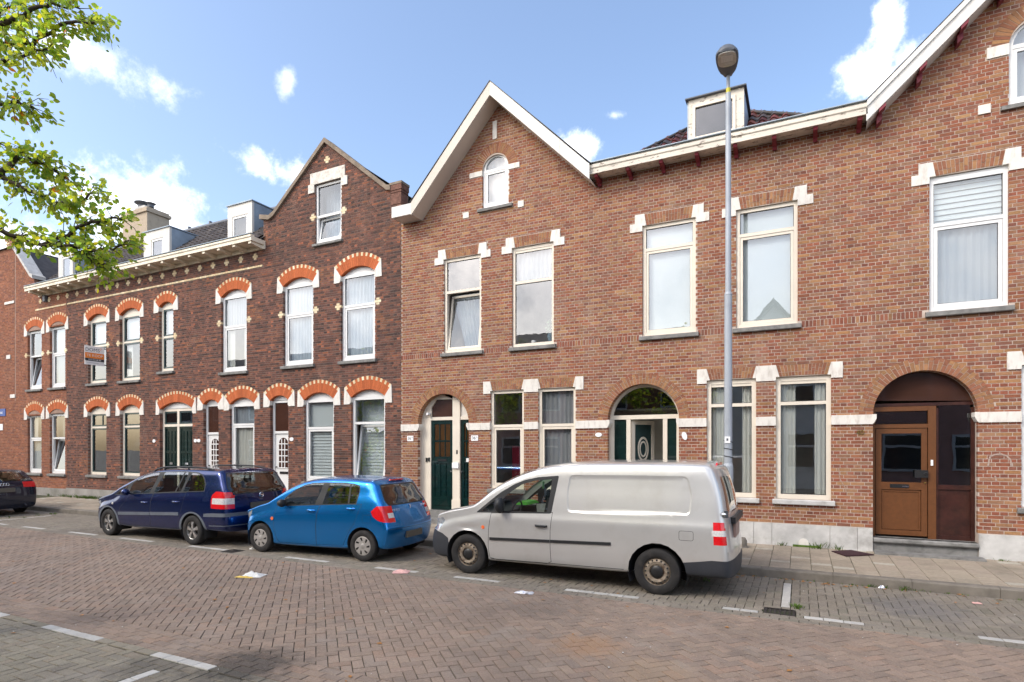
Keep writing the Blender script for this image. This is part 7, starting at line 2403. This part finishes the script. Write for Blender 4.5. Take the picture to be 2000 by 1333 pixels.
crumple('paper_wrapper', -5.78, 7.62, .26, .22, .05, 'paper_pink', 'pink and white crumpled paper on the road by the white line before the van', seed=5, rz=.4)
crumple('foil_wrapper', -3.42, 7.28, .26, .10, .04, 'foil', 'small silver foil wrapper lying on the road in front of the van', seed=6, rz=.15)
crumple('paper_scrap', -.95 + 2.0, 9.82, .08, .06, .05, 'foil', 'tiny grey scrap against the kerb right of the drain', seed=7)
crumple('paper_scrap', 2.05, 9.40, .10, .07, .02, 'paper_pink', 'tiny pink scrap on the grey parking bay at the right', seed=8)
crumple('paper_scrap', -9.72, 8.02, .09, .07, .05, 'paper', 'small white scrap beside the front wheel of the blue hatchback', seed=9)
# fallen leaves and specks
r2 = random.Random(5)
m = MB()
for i in range(150):
    if i < 90: x, y = r2.uniform(-14, 3), r2.uniform(3.0, 9.7)
    else: x, y = r2.uniform(-1.4, 3.2), YK0 - abs(r2.gauss(.02, .10)) - .02
    s = r2.uniform(.010, .026); a = r2.uniform(0, 6.28)
    c, sn = math.cos(a) * s, math.sin(a) * s
    z = .006
    m.add([(x + c * 1.6, y + sn * 1.6, z), (x - sn, y + c, z + .004), (x - c * 1.6, y - sn * 1.6, z + .002), (x + sn, y - c, z + .007)], [(0, 1, 2, 3)])
m.build('fallen_leaves', M['dead_leaf'], kind='stuff', label='scattered dry fallen leaves on the road and along the kerb', cat='leaves')
m = MB()
for i in range(110):
    x, y = r2.uniform(-13, 3), r2.uniform(3.2, 9.6); s = r2.uniform(.005, .013); a = r2.uniform(0, 6.28); c, sn = math.cos(a) * s, math.sin(a) * s
    m.add([(x + c, y + sn, .005), (x - sn, y + c, .009), (x - c, y - sn, .005), (x + sn, y - c, .009)], [(0, 1, 2, 3)])
m.build('paper_specks', M['paper'], kind='stuff', label='tiny pale specks of litter scattered over the paving', cat='litter')
# weeds along the kerb and the foot of the walls
def tuft(mb, x, y, z, n, h, sp):
    for i in range(n):
        a = r2.uniform(0, 6.28); l = h * r2.uniform(.4, 1); w = .006
        d = Vector((math.cos(a), math.sin(a), 0)); s = Vector((-d.y, d.x, 0)) * w
        b = Vector((x, y, z)) + d * r2.uniform(0, sp)
        t = b + d * l * r2.uniform(.2, .9) + Vector((0, 0, l))
        k = (b + t) / 2 + Vector((0, 0, l * .15))
        mb.add([tuple(b - s), tuple(b + s), tuple(k + s * .8), tuple(t), tuple(k - s * .8)], [(0, 1, 2, 3, 4)])
W = MB()
for x, y, z, n, h, sp in [(-.30, 12.07, .16, 26, .12, .10), (.30, 12.06, .16, 40, .16, .16), (.62, 12.06, .16, 30, .13, .12), (2.95, 12.05, .16, 24, .06, .12), (-.02, 8.12, 0, 34, .06, .08), (-.05, 8.2, 0, 20, .05, .08), (.9, 9.84, 0, 14, .06, .08), (1.32, 9.84, 0, 22, .08, .1), (1.45, 9.84, 0, 14, .06, .08), (-1.25, 9.2, 0, 16, .05, .1), (1.1, 9.86, 0, 10, .05, .06)]: tuft(W, x, y, z, n, h, sp)
for i in range(26): tuft(W, -23.5 + r2.gauss(0, 1.2), 12.0 + r2.uniform(-.05, .08), .15, 16, .16, .14)
for i in range(10): tuft(W, -20.2 + r2.gauss(0, .4), 8.0 + r2.uniform(0, 1.6), 0, 10, .06, .1)
for i in range(70): tuft(W, r2.uniform(-6, 3), YK0 - .015, 0, 3, .03, .03)
W.build('weeds', M['moss'], kind='stuff', label='low green weeds along the kerb and the foot of the walls', cat='weeds')
# moss in joints and a ledge of it under the vent
m = MB(); m.box(-.12, .30, Y - .075, Y - .036, .15, .205); mo = m.build('moss_ledge', M['moss'], label='dark mossy ledge at the foot of the plinth below the small arched vent', cat='moss')
bv = mo.data

# ---------------------------------------------------------------- the tree whose branches reach in at upper left
TR = thing('street_tree', 'street tree with yellow-green leaves reaching in at the upper left', 'tree', (-8.6, 2.2, 0))
rt = random.Random(21)
trunk = MB(); trunk.tube([(-8.6, 2.2, -.05), (-8.58, 2.2, 1.2), (-8.5, 2.22, 2.4), (-8.45, 2.25, 3.4), (-8.4, 2.3, 4.6), (-8.42, 2.3, 6.2), (-8.4, 2.35, 7.6)], [.17, .145, .13, .12, .10, .07, .03], 12)
trunk.build('trunk', M['bark'], TR, smooth=True)
def unproj(px, py, d):
    u = (px - 1000) / 1135.; w = (874 - py) / 1135.
    return Vector((d * (-CS + u * CC), d * (CC + u * CS), 2.02 + w * d))
# main boughs, given by points along them
BOUGH = [
    [(-8.42, 2.3, 5.6), unproj(-30, 90, 5.4), unproj(60, 85, 5.3), unproj(130, 45, 5.2), unproj(205, 40, 5.1)],
    [(-8.42, 2.3, 5.3), unproj(-60, 140, 5.2), unproj(30, 110, 5.1), unproj(95, 100, 5.1)],
    [(-8.45, 2.28, 4.9), unproj(-60, 210, 5.2), unproj(20, 200, 5.1), unproj(62, 205, 5.1)],
    [(-8.45, 2.28, 4.4), unproj(-90, 330, 5.3), unproj(0, 345, 5.2), unproj(80, 385, 5.2), unproj(135, 400, 5.2), unproj(190, 375, 5.1)],
    [(-8.45, 2.26, 4.0), unproj(-90, 440, 5.3), unproj(0, 450, 5.2), unproj(60, 475, 5.2), unproj(130, 482, 5.1), unproj(185, 490, 5.1), unproj(240, 480, 5.1)],
    [unproj(85, 478, 5.2), unproj(140, 455, 5.2), unproj(190, 432, 5.1), unproj(235, 428, 5.1)],
    [unproj(130, 482, 5.1), unproj(170, 505, 5.1), unproj(205, 520, 5.1)],
    [unproj(0, 345, 5.2), unproj(40, 310, 5.3), unproj(80, 320, 5.3), unproj(120, 345, 5.3)],
    [unproj(-30, 90, 5.4), unproj(10, 20, 5.5), unproj(50, -20, 5.6)], [unproj(-60, 60, 5.3), unproj(20, 40, 5.2), unproj(90, 10, 5.2), unproj(150, 15, 5.2)],
    [(-8.4, 2.3, 6.0), (-8.9, 1.4, 6.8), (-9.2, .6, 7.2)], [(-8.4, 2.3, 6.4), (-7.6, 3.0, 7.4), (-7.0, 3.5, 8.0)], [(-8.4, 2.3, 4.8), (-9.4, 1.8, 5.4), (-10.4, 1.2, 5.6)], [(-8.4, 2.3, 5.0), (-9.0, 3.3, 5.8), (-9.6, 4.2, 6.1)], [(-8.4, 2.3, 7.0), (-8.8, 2.6, 8.4)]]
leaf_sites = []
def rand_dir(k=1.0): return Vector((rt.gauss(0, 1), rt.gauss(0, 1), rt.gauss(0, 1) * k)).normalized()
for bi, b in enumerate(BOUGH):
    pts = [Vector(p) for p in b]
    n = 5 * (len(pts) - 1)
    fine = [Vector(q) for q in pchip(np.arange(len(pts)), np.array([list(p) for p in pts]), np.linspace(0, len(pts) - 1, n + 1))]
    fine = [p + rand_dir() * .018 for p in fine]
    r0 = .026 if tuple(b[0])[2] > 3.9 and len(b) > 3 else .02
    g = MB(); g.tube([tuple(p) for p in fine], [r0 * (1 - .8 * i / n) + .003 for i in range(n + 1)], 6); 
    tw = MB()
    inview = bi < 10
    for i in range(1, n + 1):
        p = fine[i]
        dens = 3 if inview else 3
        for k in range(dens):
            d = (rand_dir(.7) + (fine[i] - fine[i - 1]).normalized() * .8).normalized()
            L = rt.uniform(.08, .24)
            mid = p + d * L * .5 + Vector((0, 0, .02)); end = p + d * L + Vector((0, 0, -.02))
            g.tube([tuple(p), tuple(mid), tuple(end)], [.004, .003, .0015], 4, cap=False)
            for q in range((rt.randint(8, 12) if bi not in (4, 5, 6) else rt.randint(5, 8)) if inview else 5):
                t = rt.uniform(.3, 1.05)
                leaf_sites.append((p + d * L * t + rand_dir() * .045, d, inview))
    g.build('bough', M['bark'], TR, smooth=True)
LEAFC = [((.95, 1.0, 1.0), 4), ((1.12, 1.12, .9), 4), ((.68, .92, 1.0), 4), ((1.35, 1.08, .6), .9), ((.5, .75, 1.0), 2), ((2.0, .6, .6), .06)]
def leaf_geom(mb, p, d, size, col):
    d = (d + Vector((0, 0, -.5)) + rand_dir() * .9).normalized()
    s = d.cross(rand_dir()).normalized(); nn = s.cross(d).normalized()
    L, Wd = size, size * .33
    prof = [(0, 0), (.25, .8), (.5, 1.0), (.78, .62), (1, 0)]
    mid = [p + d * (L * t) - nn * (L * .10 * t * t) for t, _ in prof]
    v = [tuple(mid[0])]; f = []
    for (t, w), c in zip(prof[1:-1], mid[1:-1]):
        v += [tuple(c + s * (Wd * w) + nn * (.12 * Wd * w)), tuple(c), tuple(c - s * (Wd * w) + nn * (.12 * Wd * w))]
    v.append(tuple(mid[-1]))
    f = [(0, 2, 1), (0, 3, 2)]
    for k in range(2):
        a = 1 + k * 3; f += [(a, a + 1, a + 4, a + 3), (a + 1, a + 2, a + 5, a + 4)]
    f += [(7, 8, 10), (8, 9, 10)]
    mb.add(v, [tuple(q) for q in f], col)
cand = []
for p, d, iv in leaf_sites:
    q = project(*p)
    vis = q is not None and 0 < q[0] < 300 and 0 < q[1] < 540
    size = rt.uniform(.038, .066)
    cand.append((size / q[2] if vis else 0, p, d, size))
order = sorted(range(len(cand)), key=lambda i: -cand[i][0])
top = set(order[:300])
rest = MB()
for i, (a, p, d, size) in enumerate(cand):
    col = pick(LEAFC, .12, rt)
    if i in top and a > 0:
        m = MB(); leaf_geom(m, Vector((0, 0, 0)), d, size, col)
        me = m.mesh('leaf', colours=True); me.materials.append(M['leaf'])
        link_mesh('leaf', me, TR, tuple(p - Vector((-8.6, 2.2, 0))))
    else: leaf_geom(rest, p, d, size, col)
rest.build('crown', M['leaf'], TR, colours=True, kind='stuff')

# ---------------------------------------------------------------- the other side of the street, seen mirrored in the window panes
def opp_house(name, label, x0, x1, yf, h, ridge, wall, gable=None, wins=((.25, .5), (.6, .85)), rows_=((1.0, 2.6), (4.0, 5.8)), trim='frame_white'):
    o = thing(name, label, 'house', ((x0 + x1) / 2, yf - 4, 0), group='houses across the street')
    MB().box(x0, x1, yf - 8, yf, 0, h).build('wall', M[wall], o)
    m = MB(); xm = (x0 + x1) / 2
    if gable:
        m.prism([(x0 - .2, h), (x1 + .2, h), (xm, h + ridge)], yf - 8, yf - .0); m.build('gable', M[wall], o, fix=True)
        m = MB(); m.prism([(x0 - .35, h - .1), (xm, h + ridge + .05), (x1 + .35, h - .1), (x1 + .35, h + .08), (xm, h + ridge + .28), (x0 - .35, h + .08)], yf - 8.2, yf + .35); m.build('roof', M['roof_slate'], o, fix=True)
    else:
        m.prism([(yf + .35, h), (yf + .35, h + .12), (yf - 4, h + ridge), (yf - 8.3, h + .12), (yf - 8.3, h)], x0 - .05, x1 + .05, axis='x'); m.build('roof', M['roof_slate'], o, fix=True)
        MB().box(x0, x1, yf, yf + .3, h - .25, h + .02).build('gutter', M[trim], o)
    for za, zb in rows_:
        for fa, fb in wins:
            a, b = x0 + (x1 - x0) * fa, x0 + (x1 - x0) * fb
            m = MB(); ring_frame(m, a, b, za, zb, .1, yf, yf + .06); m.box(a + .1, b - .1, yf, yf + .05, (za + zb) / 2 + .2, (za + zb) / 2 + .3); w = m.build('window', M[trim], o)
            MB().box(a + .1, b - .1, yf + .005, yf + .02, za + .1, zb - .1).build('pane', M['opp_glass'], w)
    return o
YO = -5.2
opp_house('white_house', 'white rendered gable house across the street, mirrored in the upstairs panes', -3.6, 1.4, YO, 5.6, 3.0, 'house_white', True, rows_=((1.0, 2.7), (3.9, 5.3)))
opp_house('pink_house', 'pink rendered house across the street, mirrored in the ground floor panes', 1.45, 8.5, YO, 6.6, 2.2, 'house_pink', None)
opp_house('brown_house', 'low brown brick house across the street left of the white one', -10.5, -3.65, YO, 6.2, 2.6, 'house_brown', None, ((.15, .35), (.6, .8)))
opp_house('red_house', 'brick terrace house with white windows across the street beyond the brown one', -18.5, -10.55, YO, 6.8, 2.4, 'house_pink', None, ((.1, .25), (.4, .55), (.7, .85)))
opp_house('pale_house', 'pale yellow gabled house across the street near its far left end', -26.5, -18.55, YO, 6.4, 3.0, 'house_white', True, ((.15, .3), (.6, .8)))
opp_house('terrace_end', 'long brown brick row across the street at its far left end', -46, -26.55, YO, 7.0, 2.4, 'house_brown', None, ((.1, .17), (.3, .37), (.5, .57), (.7, .77)))
def far_tree(x, y, h, r, label, seed):
    rr = random.Random(seed)
    o = thing('street_tree', label, 'tree', (x, y, 0), group='trees across the street')
    m = MB(); m.tube([(x, y, 0), (x + .05, y, h * .35), (x, y + .05, h * .7)], [.16, .12, .05], 8); m.build('trunk', M['bark'], o, smooth=True)
    m = MB()
    for i in range(1100):
        d = Vector((rr.gauss(0, 1), rr.gauss(0, 1), rr.gauss(0, 1))).normalized() * (rr.random() ** .4)
        lump = 1 + .25 * math.sin(d.x * 5 + seed) * math.sin(d.z * 6)
        p = Vector((x, y, h * .68)) + Vector((d.x * r * lump, d.y * r * lump, d.z * h * .34 * lump))
        leaf_geom(m, p, Vector((rr.gauss(0, 1), rr.gauss(0, 1), 0)), rr.uniform(.12, .24), pick(LEAFC, .12, rr))
    m.build('crown', M['leaf'], o, colours=True, kind='stuff')
far_tree(-5.0, -2.6, 7.5, 1.9, 'round green tree on the opposite pavement before the brown house', 2)
far_tree(-14.5, -2.4, 7.0, 1.8, 'round green tree on the opposite pavement before the brick terrace', 3)
far_tree(-23.0, -2.4, 7.5, 2.0, 'round green tree on the opposite pavement before the pale yellow house', 4)
op = MB(); op.box(-60, 30, YO + .002, -2.62, -.1, .14); op.build('opposite_pavement', M['kerb'], kind='structure')
